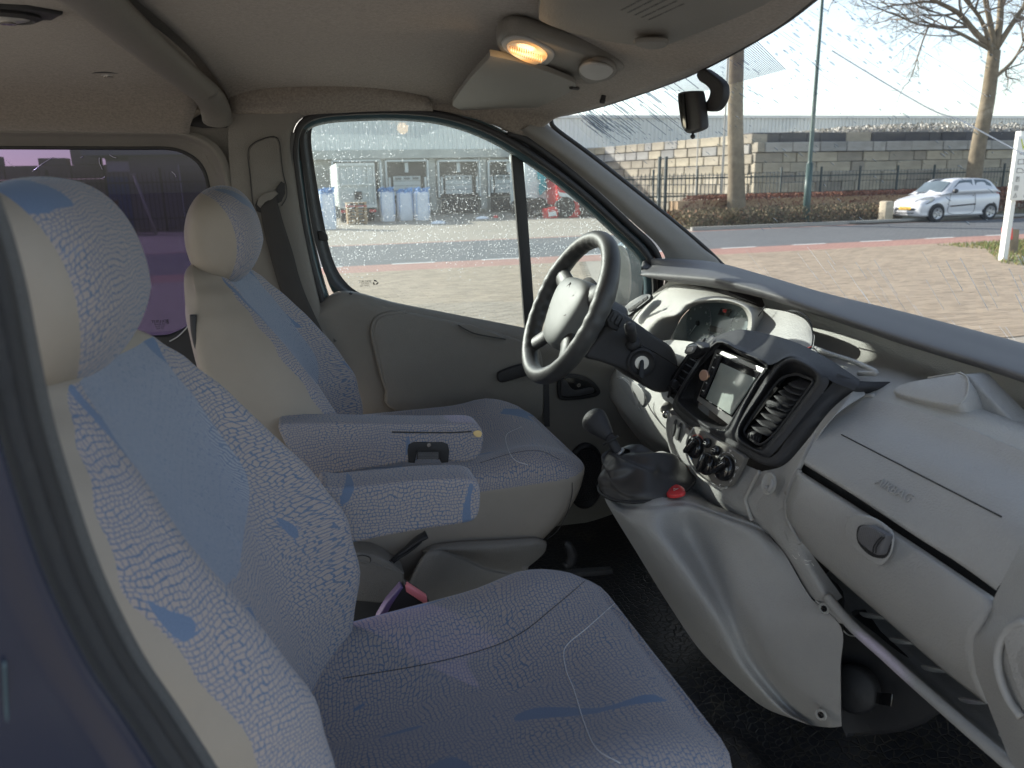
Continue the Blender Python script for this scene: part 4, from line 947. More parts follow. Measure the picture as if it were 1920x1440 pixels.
cl = thing('instrument_cluster', at(1340, 610, X=.99), 'instrument cluster with round dials behind a hazy clear lens', 'instrument cluster')
CX = 1.005
face = AX(CX, (1262, 640), (1266, 618), (1280, 592), (1305, 572), (1345, 565), (1385, 572), (1402, 588), (1402, 640), (1380, 650), (1320, 650))
slab('dial_panel', face, .02, 'dial_face', cl, .003, smooth_n=3)
MC = frame(Vector((-1, 0, .12)))
def dial(px, py, r, marks, a0, a1, parent):
    c = at(px, py, X=CX-.004); ring = [c+MC @ Vector((r*math.cos(2*PI*k/40), r*math.sin(2*PI*k/40), .001)) for k in range(40)]
    d = lathe('dial', [(r, 0), (r, .002), (r*.96, .002), (r*.94, .0005), (0, .0005)], MC, c, 'dial_face', parent, 40)
    tube('dial_rim', ring, .0010, 'silver', d, 6, 0, True)
    for i in range(33):
        a = a0+(a1-a0)*i/32; l = .86 if i % 4 == 0 else .91
        tube('tick', [c+MC @ Vector((r*.94*math.cos(a), r*.94*math.sin(a), .0015)), c+MC @ Vector((r*l*math.cos(a), r*l*math.sin(a), .0015))], .0004, 'dial_mark', d, 4, 0)
    for i, s_ in enumerate(marks):
        a = a0+(a1-a0)*i/(len(marks)-1); text('dial_number', s_, MC, c+MC @ Vector((r*.70*math.cos(a), r*.70*math.sin(a), .001)), .0085, 'dial_mark', d, .0002)
    a = a0+.25; tube('needle', [c+MC @ Vector((0, 0, .004)), c+MC @ Vector((r*.75*math.cos(a), r*.75*math.sin(a), .004))], [.0016, .0007], 'dial_mark', d, 6, 0)
    lathe('needle_cap', [(.007, .001), (.006, .006), (0, .006)], MC, c, 'blackp', d, 16)
dial(1310, 606, .062, ('0', '10', '20', '30', '40', '50', '60'), math.radians(215), math.radians(-35), cl)
dial(1392, 624, .055, ('20', '40', '60', '80', '100', '120', '140', '160'), math.radians(215), math.radians(-35), cl)
slab('display', AX(CX-.006, (1351, 577), (1372, 580), (1366, 594), (1345, 590)), .002, 'blackp', cl, .001)
slab('warning_lamp', AX(CX-.010, (1356, 580), (1363, 581), (1360, 586), (1355, 585)), .001, 'red_plastic', cl, 0)
slab('lower_display', AX(CX-.006, (1332, 610), (1355, 616), (1350, 626), (1326, 620)), .002, 'charcoal', cl, .001)
le = grid('clear_lens', [R((1264, 636, .975), (1270, 612, .985), (1286, 588, .992), (1310, 571, .997), (1345, 566, 1.0), (1385, 573, 1.0), (1402, 590, .995)), R((1266, 645, .955), (1290, 640, .955), (1310, 640, .955), (1335, 640, .955), (1360, 642, .957), (1380, 645, .96), (1400, 640, .965))], 'cluster_lens', cl, 5, 5)
le['label'] = 'hazy clear cluster lens'
# far left vent and its channel
fv = slab('far_vent', R((1168, 580, .90), (1180, 566, .91), (1205, 552, .93), (1220, 552, .93), (1216, 562, .92), (1200, 574, .91), (1180, 590, .89), (1170, 590, .89)), .01, 'blackp', da, .002, smooth_n=2)
for k in range(4): slab('vent_slat', AX(.895, (1176+k*10, 580-k*7), (1186+k*9, 573-k*6), (1190+k*8, 578-k*6), (1180+k*9, 587-k*7)), .004, 'charcoal', fv, .001)
# driver side dash front below the column
kn = grid('knee_panel', [R((1130, 640, .93), (1160, 650, .92), (1200, 670, .90), (1260, 700, .88), (1330, 700, .88)),
    R((1118, 680, .90), (1140, 690, .88), (1180, 715, .86), (1250, 750, .85), (1300, 770, .86)),
    R((1122, 712, .88), (1150, 730, .86), (1190, 760, .84), (1250, 800, .83), (1300, 820, .85)),
    R((1150, 755, .87), (1175, 780, .85), (1205, 810, .85), (1250, 840, .84), (1300, 860, .85)),
    R((1165, 775, .90), (1190, 800, .90), (1215, 826, .90), (1255, 850, .90), (1300, 870, .90))], 'dash_light', da, 6, 5)
grid('kick_panel', [R((1100, 668, .97), (1112, 690, .93), (1130, 720, .90), (1165, 770, .88), (1210, 818, .87), (1262, 852, .87)),
    R((1108, 700, .99), (1120, 720, .95), (1145, 756, .92), (1185, 804, .90), (1230, 850, .90), (1262, 866, .90)),
    R((1115, 705, 1.03), (1130, 735, 1.03), (1160, 780, 1.03), (1200, 830, 1.03), (1235, 862, 1.0), (1262, 876, .98))], 'dash', da, 6, 5)
slab('cubby_cover', AX(.838, (1158, 712), (1166, 710), (1180, 722), (1186, 738), (1192, 760), (1186, 756), (1172, 738)), .004, 'dash', kn, .0015, smooth_n=2)
tube('cubby_rim', AX(.832, (1157, 709), (1166, 708), (1182, 720), (1190, 745), (1200, 770)), .002, 'dash_light', kn)
slab('ashtray_cover', AX(.832, (1181, 714), (1195, 722), (1206, 735), (1208, 752), (1203, 762), (1192, 740), (1184, 728)), .004, 'dash', kn, .0015, smooth_n=2)
tube('panel_joint', AX(.828, (1211, 745), (1220, 768), (1240, 795), (1258, 812)), .0015, 'charcoal', kn)
# ------------------------------------------------------- centre stack
UP = R((1254, 770, .80), (1262, 780, .785), (1300, 812, .775), (1360, 850, .77), (1430, 884, .775), (1500, 880, .80))
M1 = R((1249, 795, .79), (1262, 820, .775), (1300, 850, .765), (1360, 885, .76), (1420, 915, .765), (1480, 930, .78))
M2 = R((1252, 830, .785), (1270, 860, .77), (1305, 890, .757), (1355, 920, .755), (1405, 940, .760), (1465, 960, .77))
M3 = R((1262, 860, .79), (1280, 890, .775), (1310, 915, .76), (1350, 940, .757), (1405, 965, .762), (1470, 990, .77))
M4 = R((1275, 885, .80), (1292, 915, .785), (1315, 935, .775), (1350, 956, .77), (1408, 985, .775), (1480, 1020, .775))
cs = grid('centre_stack', [UP, M1, M2, M3, M4], 'dash', da, 6, 6)
left = grid('stack_side', [[p for p in (UP[0], M1[0], M2[0], M3[0], M4[0])], [p+Vector((.12, .02, 0)) for p in (UP[0], M1[0], M2[0], M3[0], M4[0])]], 'dash', da, 4, 3)
# right hand part with the bag hook, running down beside the console
H0 = R((1428, 884, .775), (1470, 872, .785), (1510, 830, .80), (1555, 772, .84), (1594, 738, .875), (1612, 728, .90))
H1 = R((1404, 930, .765), (1440, 930, .765), (1480, 905, .77), (1520, 840, .79), (1570, 775, .835), (1622, 740, .90))
H1b = R((1400, 945, .765), (1430, 960, .76), (1470, 950, .765), (1502, 880, .785), (1545, 800, .82), (1598, 752, .875))
hk = grid('hook_panel', [H0, H1, H1b], 'dash', da, 6, 5)
grid('lower_side_panel', [R((1400, 940, .767), (1440, 945, .762), (1480, 930, .77), (1500, 890, .785)),
    R((1410, 975, .772), (1445, 985, .765), (1472, 970, .768), (1480, 945, .772)),
    R((1440, 1000, .778), (1462, 1015, .772), (1480, 1010, .775), (1500, 1000, .785)),
    R((1475, 1045, .785), (1495, 1060, .778), (1515, 1060, .782), (1530, 1050, .80)),
    R((1520, 1122, .79), (1540, 1128, .785), (1560, 1130, .79), (1580, 1120, .82))], 'dash', da, 6, 5)
lsp = [o for o in da.children if o.name.startswith('lower_side_panel')][0]; bpy.context.view_layer.update()
for sc_ in (((1486, 1040), (1490, 1046), (1494, 1048)), ((1508, 1050), (1514, 1052), (1522, 1051)), ((1510, 1058), (1516, 1059)), ((1522, 1056), (1526, 1061)), ((1496, 1036), (1499, 1042))): trace(lsp, sc_, .0005, 'white_print', 'scuff', .0003, 2)
tube('panel_ridge', AX(.757, (1424, 884), (1415, 900), (1402, 925), (1398, 938), (1404, 960), (1410, 976)), .0035, 'dash_light', da)
tube('panel_edge', AX(.765, (1500, 882), (1490, 900), (1474, 936), (1474, 955), (1482, 985), (1500, 1020)), .0035, 'dash', da)
hc = at(1443, 907, X=.755); MH = frame(Vector((-1, -.12, .25)))
hkb = lathe('hook_recess', [(.0, .001), (.012, .001), (.0175, .0045), (.0195, .004), (.020, 0)][::-1], MH, hc, 'dash_light', hk, 28, .8, 1)
tube('hook_finger', [hc+MH @ Vector(p) for p in ((.008, .010, .004), (.012, .002, .006), (.009, -.008, .006), (.002, -.009, .005), (.001, -.003, .005))], [.003, .004, .004, .0035, .003], 'dash', hkb, 8)
# heater control plate
plate = AX(.752, (1302, 800), (1330, 817), (1390, 853), (1393, 862), (1385, 880), (1372, 903), (1364, 912), (1350, 912), (1325, 900), (1305, 880), (1293, 858), (1291, 838), (1296, 812))
def shift(P, X): return P
hp = slab('heater_plate', [at(x, y, X=.752, k=.18, z0=1.20) for x, y in ((1302, 800), (1330, 817), (1390, 853), (1393, 862), (1385, 880), (1372, 903), (1364, 912), (1350, 912), (1325, 900), (1305, 880), (1293, 858), (1291, 838), (1296, 812))], .012, 'trim', cs, .002, smooth_n=2)
tube('plate_rim', [at(x, y, X=.752, k=.18, z0=1.20) for x, y in ((1301, 802), (1291, 818), (1287, 838), (1290, 860), (1304, 885), (1325, 903), (1350, 915), (1364, 914))], .0022, 'dash_light', hp)
MK = frame(Vector((-1, -.10, .30)))
def knob(px, py, r, ang):
    c = at(px, py, X=.747, k=.18, z0=1.20)
    kb = lathe('heater_knob', [(r, 0), (r, .006), (r*.92, .010), (r*.80, .012), (0, .012)], MK, c, 'gloss_black', hp, 28)
    d = Vector((math.cos(ang), math.sin(ang), 0)); s_ = Vector((-d.y, d.x, 0))
    P = [d*r*.88, d*r*.6+s_*r*.24, d*-r*.6+s_*r*.24, d*-r*.88, d*-r*.6-s_*r*.24, d*r*.6-s_*r*.24]
    slab('knob_grip', [c+MK @ (p+Vector((0, 0, .022))) for p in P], .012, 'gloss_black', kb, .003, smooth_n=3)
    tube('knob_line', [c+MK @ (d*r*.75+Vector((0, 0, .0225))), c+MK @ (d*r*.15+Vector((0, 0, .0225)))], .0006, 'white_print', kb, 4, 0)
    return c
k1 = knob(1306, 839, .0225, 1.0); k2 = knob(1328, 870, .0225, 1.45); k3 = knob(1361, 878, .0245, .8)
for (px, py) in ((1328, 831), (1345, 845)):
    c = at(px, py, X=.748, k=.18, z0=1.20); q = lathe('round_button', [(.010, 0), (.010, .005), (.008, .008), (0, .009)], MK, c, 'gloss_black', hp, 20)
    tube('button_symbol', [c+MK @ Vector(p) for p in ((-.004, .002, .0095), (.004, .002, .0095), (.005, -.002, .0095), (-.003, -.002, .0095))], .0006, 'white_print', q, 4, 0)
def arc(c, r, a0, a1, mat, w_=.0006, z=.002): tube('dial_arc', [c+MK @ Vector((r*math.cos(math.radians(a0+(a1-a0)*i/8)), r*math.sin(math.radians(a0+(a1-a0)*i/8)), z)) for i in range(9)], w_, mat, hp, 4, 0)
arc(k1, .0255, 60, 170, 'red_print', .0009); arc(k1, .0255, 200, 270, 'blue_print', .0009)
for a in range(-130, 131, 26): arc(k3, .0300, a+90, a+104, 'white_print')
for i, a in enumerate((215, 180, 135, 90, 50)):
    text('fan_number', str(i), MK, k2+MK @ Vector((.0285*math.cos(math.radians(a)), .0285*math.sin(math.radians(a)), .002)), .006, 'white_print', hp)
for a, s_ in ((90, 'W'), (20, 'U'), (200, 'S'), (-90, 'C')): text('air_symbol', s_, MK, k3+MK @ Vector((.034*math.cos(math.radians(a)), .034*math.sin(math.radians(a)), .002)), .006, 'white_print', hp)
# switch plate left of it
swp = slab('switch_plate', [at(x, y, X=.775) for x, y in ((1258, 780), (1266, 780), (1281, 792), (1283, 808), (1277, 826), (1268, 838), (1258, 834), (1252, 815), (1252, 795))], .006, 'dash', cs, .002, smooth_n=3)
for (a, b_) in ((1263, 790), (1272, 797)):
    slab('switch_slot', [at(x, y, X=.768) for x, y in ((a, b_), (a+4, b_-1), (a-1, b_+28), (a-5, b_+24))], .004, 'charcoal', swp, .0015, smooth_n=2)
slab('rocker', [at(x, y, X=.764) for x, y in ((1269, 800), (1273, 801), (1268, 826), (1264, 822))], .004, 'silver', swp, .001)
tube('cigar_plug', [at(1246, 768, X=.80), at(1252, 762, X=.83)], [.010, .012], 'trim', cs, 12, 3); tube('plug_ring', [at(1249, 778, X=.80), at(1252, 770, X=.82)], [.009, .009], 'chrome', cs, 12, 3)
# ------------------------------------------------------- charcoal fascia
fa = thing('centre_fascia', at(1430, 750, X=.79), 'charcoal fascia standing proud of the dash centre round radio and vent', 'fascia')
def FX(*p, k=.30): return [at(q[0], q[1], X=q[2], k=k) for q in p]
# crown (top cover) running back onto the tray
grid('fascia_crown', [FX((1330, 640, .80), (1348, 628, .815), (1385, 618, .83), (1430, 624, .84), (1490, 641, .845), (1545, 668, .85), (1580, 690, .855), (1612, 712, .86)),
    FX((1326, 646, .79), (1350, 640, .80), (1395, 650, .80), (1440, 668, .80), (1486, 664, .81), (1530, 680, .82), (1575, 705, .835), (1609, 722, .85)),
    FX((1345, 642, .785), (1365, 648, .785), (1400, 662, .785), (1440, 684, .785), (1484, 668, .795), (1525, 690, .805), (1560, 715, .82), (1602, 732, .845))], 'charcoal', fa, 6, 4)
bk0 = FX((1330, 640, .80), (1348, 628, .815), (1385, 618, .83), (1430, 624, .84), (1490, 641, .845), (1545, 668, .85), (1580, 690, .855), (1612, 712, .86))
grid('fascia_back', [bk0[:-1], [p+Vector((.0, .04, -.10)) for p in bk0[:-1]]], 'charcoal', fa, 5, 3)
def ringgrid(name, loops, mat, parent, nu=4, nv=4):
    V, Fc = gridVF(loops, nu, nv, True); return me_obj(name, V, Fc, mat, parent)
# radio bay: outer rim, crest, inner edge, recess
o1 = FX((1343, 636, .80), (1392, 655, .80), (1441, 680, .80), (1425, 715, .79), (1400, 760, .785), (1385, 800, .78), (1374, 838, .785), (1340, 822, .79), (1300, 800, .79), (1266, 765, .79), (1272, 735, .79), (1300, 690, .795))
o2 = FX((1344, 641, .785), (1392, 661, .785), (1439, 683, .785), (1419, 715, .78), (1393, 760, .775), (1374, 800, .77), (1360, 812, .772), (1335, 806, .775), (1303, 786, .778), (1272, 756, .778), (1277, 735, .78), (1304, 690, .782))
o3 = FX((1346, 645, .795), (1392, 664, .795), (1437, 686, .795), (1416, 716, .79), (1390, 760, .785), (1368, 798, .785), (1358, 806, .785), (1336, 800, .785), (1305, 780, .785), (1276, 752, .785), (1280, 735, .79), (1308, 690, .79))
o4 = FX((1346, 650, .83), (1392, 668, .83), (1435, 690, .83), (1413, 718, .83), (1388, 758, .83), (1366, 792, .83), (1356, 797, .83), (1336, 786, .83), (1310, 766, .83), (1302, 750, .83), (1304, 735, .83), (1320, 695, .83))
ringgrid('radio_bay', [o1, o2, o3, o4], 'charcoal', fa)
# outer skirt (side faces) of the whole fascia
sk1 = FX((1343, 636, .80), (1300, 690, .795), (1272, 735, .79), (1262, 760, .79), (1266, 772, .79), (1297, 802, .788), (1340, 826, .786), (1378, 842, .783), (1420, 866, .783), (1445, 874, .785), (1466, 868, .79), (1490, 838, .80), (1516, 806, .81), (1548, 766, .825), (1575, 744, .84), (1606, 727, .853), (1611, 714, .86))
sk0 = FX((1352, 645, .797), (1308, 694, .79), (1282, 735, .786), (1276, 750, .784), (1284, 766, .782), (1305, 790, .78), (1345, 812, .777), (1380, 828, .775), (1418, 850, .776), (1440, 858, .778), (1456, 850, .782), (1474, 826, .79), (1500, 790, .80), (1525, 756, .81), (1545, 735, .82), (1562, 716, .825), (1570, 700, .83))
sk2 = [p+Vector((.06, (-.004), -.006)) for p in sk1]
grid('fascia_skirt', [sk0, sk1, sk2], 'charcoal', fa, 5, 5)
# vent housing
v1_ = FX((1486, 666, .80), (1518, 680, .805), (1546, 700, .81), (1554, 712, .812), (1548, 730, .81), (1515, 770, .80), (1480, 815, .79), (1452, 848, .782), (1436, 858, .78), (1410, 846, .778), (1386, 832, .778), (1378, 815, .777), (1385, 790, .78), (1412, 745, .785), (1440, 700, .79), (1460, 676, .795))
v2_ = FX((1487, 676, .792), (1512, 686, .796), (1530, 700, .80), (1534, 712, .80), (1528, 726, .80), (1500, 762, .792), (1468, 806, .782), (1440, 838, .775), (1428, 846, .774), (1408, 838, .773), (1388, 825, .773), (1384, 812, .773), (1390, 792, .775), (1420, 747, .78), (1448, 704, .785), (1466, 683, .79))
v3_ = FX((1487, 688, .815), (1510, 697, .815), (1525, 706, .815), (1527, 713, .815), (1520, 727, .812), (1494, 762, .808), (1461, 806, .80), (1434, 835, .797), (1424, 842, .797), (1408, 835, .797), (1392, 820, .797), (1389, 812, .797), (1396, 793, .80), (1425, 749, .805), (1453, 708, .81), (1468, 692, .812))
v4_ = FX((1489, 700, .83), (1508, 705, .83), (1520, 712, .83), (1520, 718, .83), (1510, 735, .83), (1486, 766, .83), (1454, 808, .825), (1432, 832, .82), (1424, 834, .82), (1410, 826, .82), (1398, 815, .82), (1397, 808, .82), (1403, 794, .82), (1430, 752, .825), (1456, 716, .83), (1470, 702, .83))
ringgrid('vent_surround', [v1_, v2_, v3_, v4_], 'charcoal', fa)
gr_ = thing('air_vent', at(1460, 765, X=.82, k=.3), 'tall black centre air vent with curved slats right of the radio', 'air vent')
slab('vent_well', FX(*[(x, y, .85) for x, y in ((1485, 695), (1528, 712), (1426, 840), (1392, 812))]), .01, 'gloss_black', gr_, 0)
frm = FX((1491, 702, .808), (1508, 707, .808), (1524, 715, .808), (1512, 735, .806), (1488, 768, .803), (1456, 810, .797), (1428, 833, .792), (1412, 826, .792), (1396, 812, .793), (1402, 795, .796), (1432, 750, .802), (1462, 712, .806))
tube('grille_frame', frm, .0028, 'charcoal', gr_, 8, 4, True)
for k in range(9):
    u = (k+.4)/9.0
    lx, ly = 1481-u*78, 716+u*90 - 8*math.sin(PI*u); rx, ry = 1512-u*78, 727+u*97 - 2*math.sin(PI*u)
    a, b_ = at(lx, ly, X=.802-.012*u, k=.3), at(rx, ry, X=.806-.012*u, k=.3); m_ = (a+b_)/2
    dn = Vector((-.004, 0, -.001)); bkv = Vector((.024, -.002, .007))
    grid('vent_slat', [[a+dn*.2, m_+dn*1.2, b_+dn*.2], [a+bkv*.5, m_+bkv*.5, b_+bkv*.5], [a+bkv, m_+bkv, b_+bkv]], 'charcoal', gr_, 5, 3, solid=.0018, off=0)
slab('slat_thumb', [at(x, y, X=.792, k=.3) for x, y in ((1434, 754), (1441, 749), (1462, 757), (1457, 764), (1437, 764))], .008, 'charcoal', gr_, .002)
for k in range(7): tube('thumb_rib', [at(1437+k*2.6, 757+k*.4, X=.790, k=.3), at(1437.5+k*2.6, 763+k*.3, X=.790, k=.3)], .0006, 'gloss_black', gr_, 4, 0)
wh = lathe('thumb_wheel', [(.010, -.012), (.011, -.010), (.011, .010), (.010, .012)], frame(Vector((.1, 1, .0))), at(1414, 817, X=.80, k=.3), 'blackp', gr_, 18)
for k in range(5): tube('wheel_rib', [at(1404+k*5, 812+k*2, X=.787, k=.3), at(1402+k*5, 822+k*2, X=.787, k=.3)], .0009, 'charcoal', wh, 4, 0)
# vent left of the fascia, with phone clip
lv = thing('side_air_vent', at(1275, 690, X=.83), 'narrow black air vent squeezed between steering column and radio', 'air vent')
slab('vent_well', R((1335, 628, .86), (1344, 636, .86), (1300, 690, .83), (1262, 748, .82), (1251, 740, .82), (1258, 705, .83), (1290, 660, .85)), .02, 'gloss_black', lv, .003)
for k in range(9):
    u = k/8.; x, y = 1318-u*58, 640+u*88
    tube('vent_slat', [at(x-6, y-3, X=.835-u*.02), at(x+13, y+8, X=.825-u*.02)], .0022, 'charcoal', lv, 5, 0, flat=.6)
tube('vent_rail', R((1322, 636, .832), (1290, 672, .825), (1262, 715, .815), (1253, 745, .81)), .003, 'blackp', lv)
tube('vent_rail', R((1340, 640, .825), (1306, 685, .815), (1272, 740, .805)), .004, 'pad', lv)
lathe('vent_wheel', [(.009, -.008), (.010, -.006), (.010, .006), (.009, .008)], frame(Vector((.1, 1, 0))), at(1265, 720, X=.805), 'blackp', lv, 16)
pc = thing('phone_clip', at(1297, 655, X=.80), 'small grey and black phone holder clipped on the narrow vent', 'phone holder')
slab('clip_body', AX(.80, (1284, 650), (1296, 642), (1308, 645), (1318, 652), (1312, 664), (1298, 672), (1288, 668)), .03, 'blackp', pc, .006, smooth_n=2)
slab('clip_pad', AX(.785, (1282, 661), (1287, 650), (1298, 646), (1303, 649), (1298, 661), (1288, 665)), .006, 'silver', pc, .003, smooth_n=2)
slab('clip_face', AX(.782, (1286, 659), (1290, 652), (1298, 650), (1295, 659)), .003, 'white_print', pc, .001, smooth_n=2)
# radio
ra = thing('car_radio', at(1370, 720, X=.82, k=.3), 'double height car radio with blank greenish touch screen in the fascia', 'car radio')
rx = lambda X, *p: [at(q[0], q[1], X=X, k=.3) for q in p]
slab('radio_frame', rx(.800, (1342, 652), (1434, 691), (1366, 797), (1306, 750)), .03, 'silver', ra, .002)
slab('radio_face', rx(.797, (1343, 661), (1425, 698), (1371, 782), (1310, 743)), .02, 'gloss_black', ra, .002)
slab('touch_screen', rx(.7945, (1351, 680), (1416, 709), (1370, 778), (1323, 748)), .004, 'screen_glass', ra, .001)
slab('button_bar', rx(.790, (1343, 663), (1351, 667), (1318, 744), (1311, 738)), .006, 'blackp', ra, .002)
for k in range(5): slab('radio_button', rx(.7885, (1344-k*6.2, 672+k*15), (1348-k*6.2, 674+k*15), (1344-k*6.0, 682+k*14.5), (1340-k*6.0, 680+k*14.5)), .002, 'charcoal', ra, .0006)
MR = frame(Vector((-1, 0, .30)))
text('maker_name', 'Clarion', MR, at(1349, 767, X=.789, k=.3), .0062, 'white_print', ra, .0002)
text('screen_caption', 'VZ401E', MR, at(1332, 754, X=.789, k=.3), .004, 'white_print', ra, .0002)
text('button_mark', 'SRC', MR, at(1341, 671, X=.787, k=.3), .004, 'white_print', ra, .0002)
for i, s_ in enumerate(('MENU', 'NAVI', 'VOL', 'MUTE')): text('button_mark', s_, MR, at(1337-i*6.2, 689+i*14.5, X=.786, k=.3), .0035, 'white_print', ra, .0002)
mgc = thing('magnet_disc', at(1323, 704, X=.765, k=.3), 'small round copper coloured magnet disc on the radio corner', 'magnet')
lathe('disc', [(0, .004), (.0105, .004), (.0115, .003), (.0115, 0), (.004, 0), (.004, -.012)], frame(Vector((-1, -.35, .25))), at(1321, 704, X=.768, k=.3), 'copper', mgc, 28)
lathe('foot', [(.008, 0), (.007, .008), (.004, .010)], frame(Vector((-1, -.2, .25))), at(1328, 706, X=.785, k=.3), 'blackp', mgc, 18)
# mirror reading of loose wires on the tray
wr = thing('loose_wires', at(1480, 655, X=.95), 'loose thin black and red wires lying in the dash tray behind the fascia', 'wires')
tube('black_wire', [at(x, y, X=X) for x, y, X in ((1480, 583, .99), (1500, 586, .985), (1516, 600, .98), (1524, 625, .97), (1522, 648, .955), (1515, 656, .95))], .0016, 'rubber', wr)
tube('red_wire', [at(x, y, X=.945) for x, y in ((1485, 650), (1500, 654), (1515, 652), (1522, 650))], .0012, 'wire_red', wr)
tube('white_wire', [at(x, y, X=.945) for x, y in ((1478, 655), (1500, 658), (1524, 656), (1532, 662))], .001, 'white_print', wr)
tube('connector', [at(1471, 646, X=.93), at(1480, 649, X=.93), at(1488, 652, X=.93)], .004, 'silver', wr, 6)
grid('binnacle_seam_panel', [R((1418, 575, 1.03), (1450, 580, 1.03), (1480, 586, 1.02), (1510, 600, 1.01), (1528, 630, .99)), R((1405, 650, .96), (1430, 655, .96), (1470, 662, .95), (1500, 662, .95), (1524, 658, .95))], 'dash', da, 6, 5)
tube('seam_line', R((1436, 572, 1.01), (1420, 595, .99), (1400, 618, .97)), .0012, 'charcoal', da)
# ------------------------------------------------------- airbag cover, glove box, end piece
ag = grid('airbag_cover', [R((1570, 750, .885), (1650, 752, .90), (1760, 782, .90), (1860, 822, .895), (2010, 885, .88)),
    R((1562, 770, .865), (1640, 782, .875), (1750, 820, .875), (1850, 862, .87), (1985, 925, .86)),
    R((1545, 795, .83), (1640, 832, .83), (1745, 875, .83), (1840, 920, .825), (1960, 975, .82)),
    R((1526, 828, .795), (1630, 880, .795), (1740, 940, .795), (1835, 990, .79), (1925, 1030, .785)),
    R((1508, 864, .765), (1610, 928, .765), (1720, 1000, .765), (1800, 1050, .765), (1872, 1100, .76)),
    R((1509, 872, .775), (1609, 934, .775), (1719, 1006, .775), (1799, 1056, .775), (1870, 1106, .77))], 'dash', da, 6, 6)
def onag(px, py, dx=0.0):     # point on the cover: march the sight line to the sheet
    d = (cf*F+cR*(px-960)+cU*(720-py)).normalized(); h, loc, nn, ii = ag.ray_cast(CAM, d); return loc - d*dx if h else at(px, py, X=.82)
bpy.context.view_layer.update()
tube('cover_seam', [onag(1578+30*i, 815+15.4*i, .0005) for i in range(11)], .0011, 'charcoal', ag, 6, 2)['label'] = 'tear seam'
pA = onag(1655, 905, .001); pB = onag(1700, 930, .001); pc2 = onag(1670, 925, .001); axx = (pB-pA).normalized(); nn_ = axx.cross(onag(1640, 930)-onag(1655, 905)).normalized()
if nn_.dot(CAM-pA) < 0: nn_ = -nn_
yy = nn_.cross(axx)
text('embossed_word', 'AIRBAG', Matrix(((axx.x, yy.x, nn_.x), (axx.y, yy.y, nn_.y), (axx.z, yy.z, nn_.z))), onag(1676, 919, .0006), .019, 'dash', ag, .0016)
rim = [(1640, 742), (1610, 744), (1585, 752), (1565, 768), (1545, 793), (1526, 824), (1506, 862), (1488, 895), (1476, 925)]
tube('cover_rim', [at(x, y, X=X) for (x, y), X in zip(rim, (.91, .905, .89, .872, .842, .805, .775, .765, .765))], .0045, 'dash', da, 8)
slab('door_gap_shadow', R((1506, 869, .79), (1872, 1105, .785), (1866, 1121, .785), (1500, 884, .79)), .01, 'blackp', da, 0)
gb = thing('glove_box_door', (.75, -.5, 1.15), 'grained grey glove box lid with black latch below the airbag cover', 'glove box lid')
G = [R((1499, 882, .768), (1600, 946, .768), (1700, 1010, .768), (1790, 1070, .765), (1864, 1120, .762)),
     R((1494, 890, .756), (1594, 955, .756), (1694, 1021, .756), (1784, 1081, .753), (1858, 1132, .75)),
     R((1482, 918, .748), (1575, 985, .748), (1670, 1050, .748), (1760, 1115, .745), (1838, 1170, .742)),
     R((1474, 948, .750), (1560, 1020, .750), (1650, 1090, .750), (1740, 1155, .747), (1820, 1206, .742)),
     R((1478, 978, .765), (1560, 1060, .765), (1650, 1140, .765), (1740, 1210, .762), (1830, 1262, .757)),
     R((1500, 1020, .80), (1580, 1092, .80), (1670, 1170, .80), (1760, 1250, .795), (1850, 1320, .79))]
gd = grid('lid', G, 'dash', gb, 6, 6, solid=.01, off=1)
bpy.context.view_layer.update()
def on(o, px, py, dx=0.0):
    d = (cf*F+cR*(px-960)+cU*(720-py)).normalized(); h, loc, nn, ii = o.ray_cast(CAM, d); return loc-d*dx if h else None
LX = .742
slab('latch_surround', [at(x, y, X=LX, k=.12) for x, y in ((1584, 990), (1590, 972), (1606, 965), (1630, 968), (1658, 985), (1672, 1002), (1670, 1030), (1660, 1050), (1645, 1060), (1625, 1050), (1600, 1030), (1586, 1010))], .006, 'dash', gd, .003, smooth_n=3)
slab('latch_well', [at(x, y, X=LX-.003, k=.12) for x, y in ((1606, 995), (1612, 985), (1630, 985), (1650, 995), (1668, 1008), (1668, 1028), (1660, 1044), (1648, 1047), (1628, 1040), (1608, 1018))], .003, 'blackp', gd, .001, smooth_n=3)
slab('latch_handle', [at(x, y, X=LX-.016, k=.12) for x, y in ((1607, 997), (1612, 987), (1628, 985), (1650, 997), (1661, 1005), (1655, 1022), (1648, 1040), (1636, 1038), (1612, 1020), (1606, 1008))], .014, 'pad', gd, .006, smooth_n=3)['label'] = 'black glove box latch'
for q in (0, 5): tube('latch_rib', [at(x+q, y+q*.2, X=LX-.018, k=.12) for x, y in ((1654, 1006), (1645, 1014), (1638, 1026), (1637, 1036))], .0009, 'blackp', gd, 5)
for i, (x, y) in enumerate(((1551, 820+3), (1607, 857))): pass
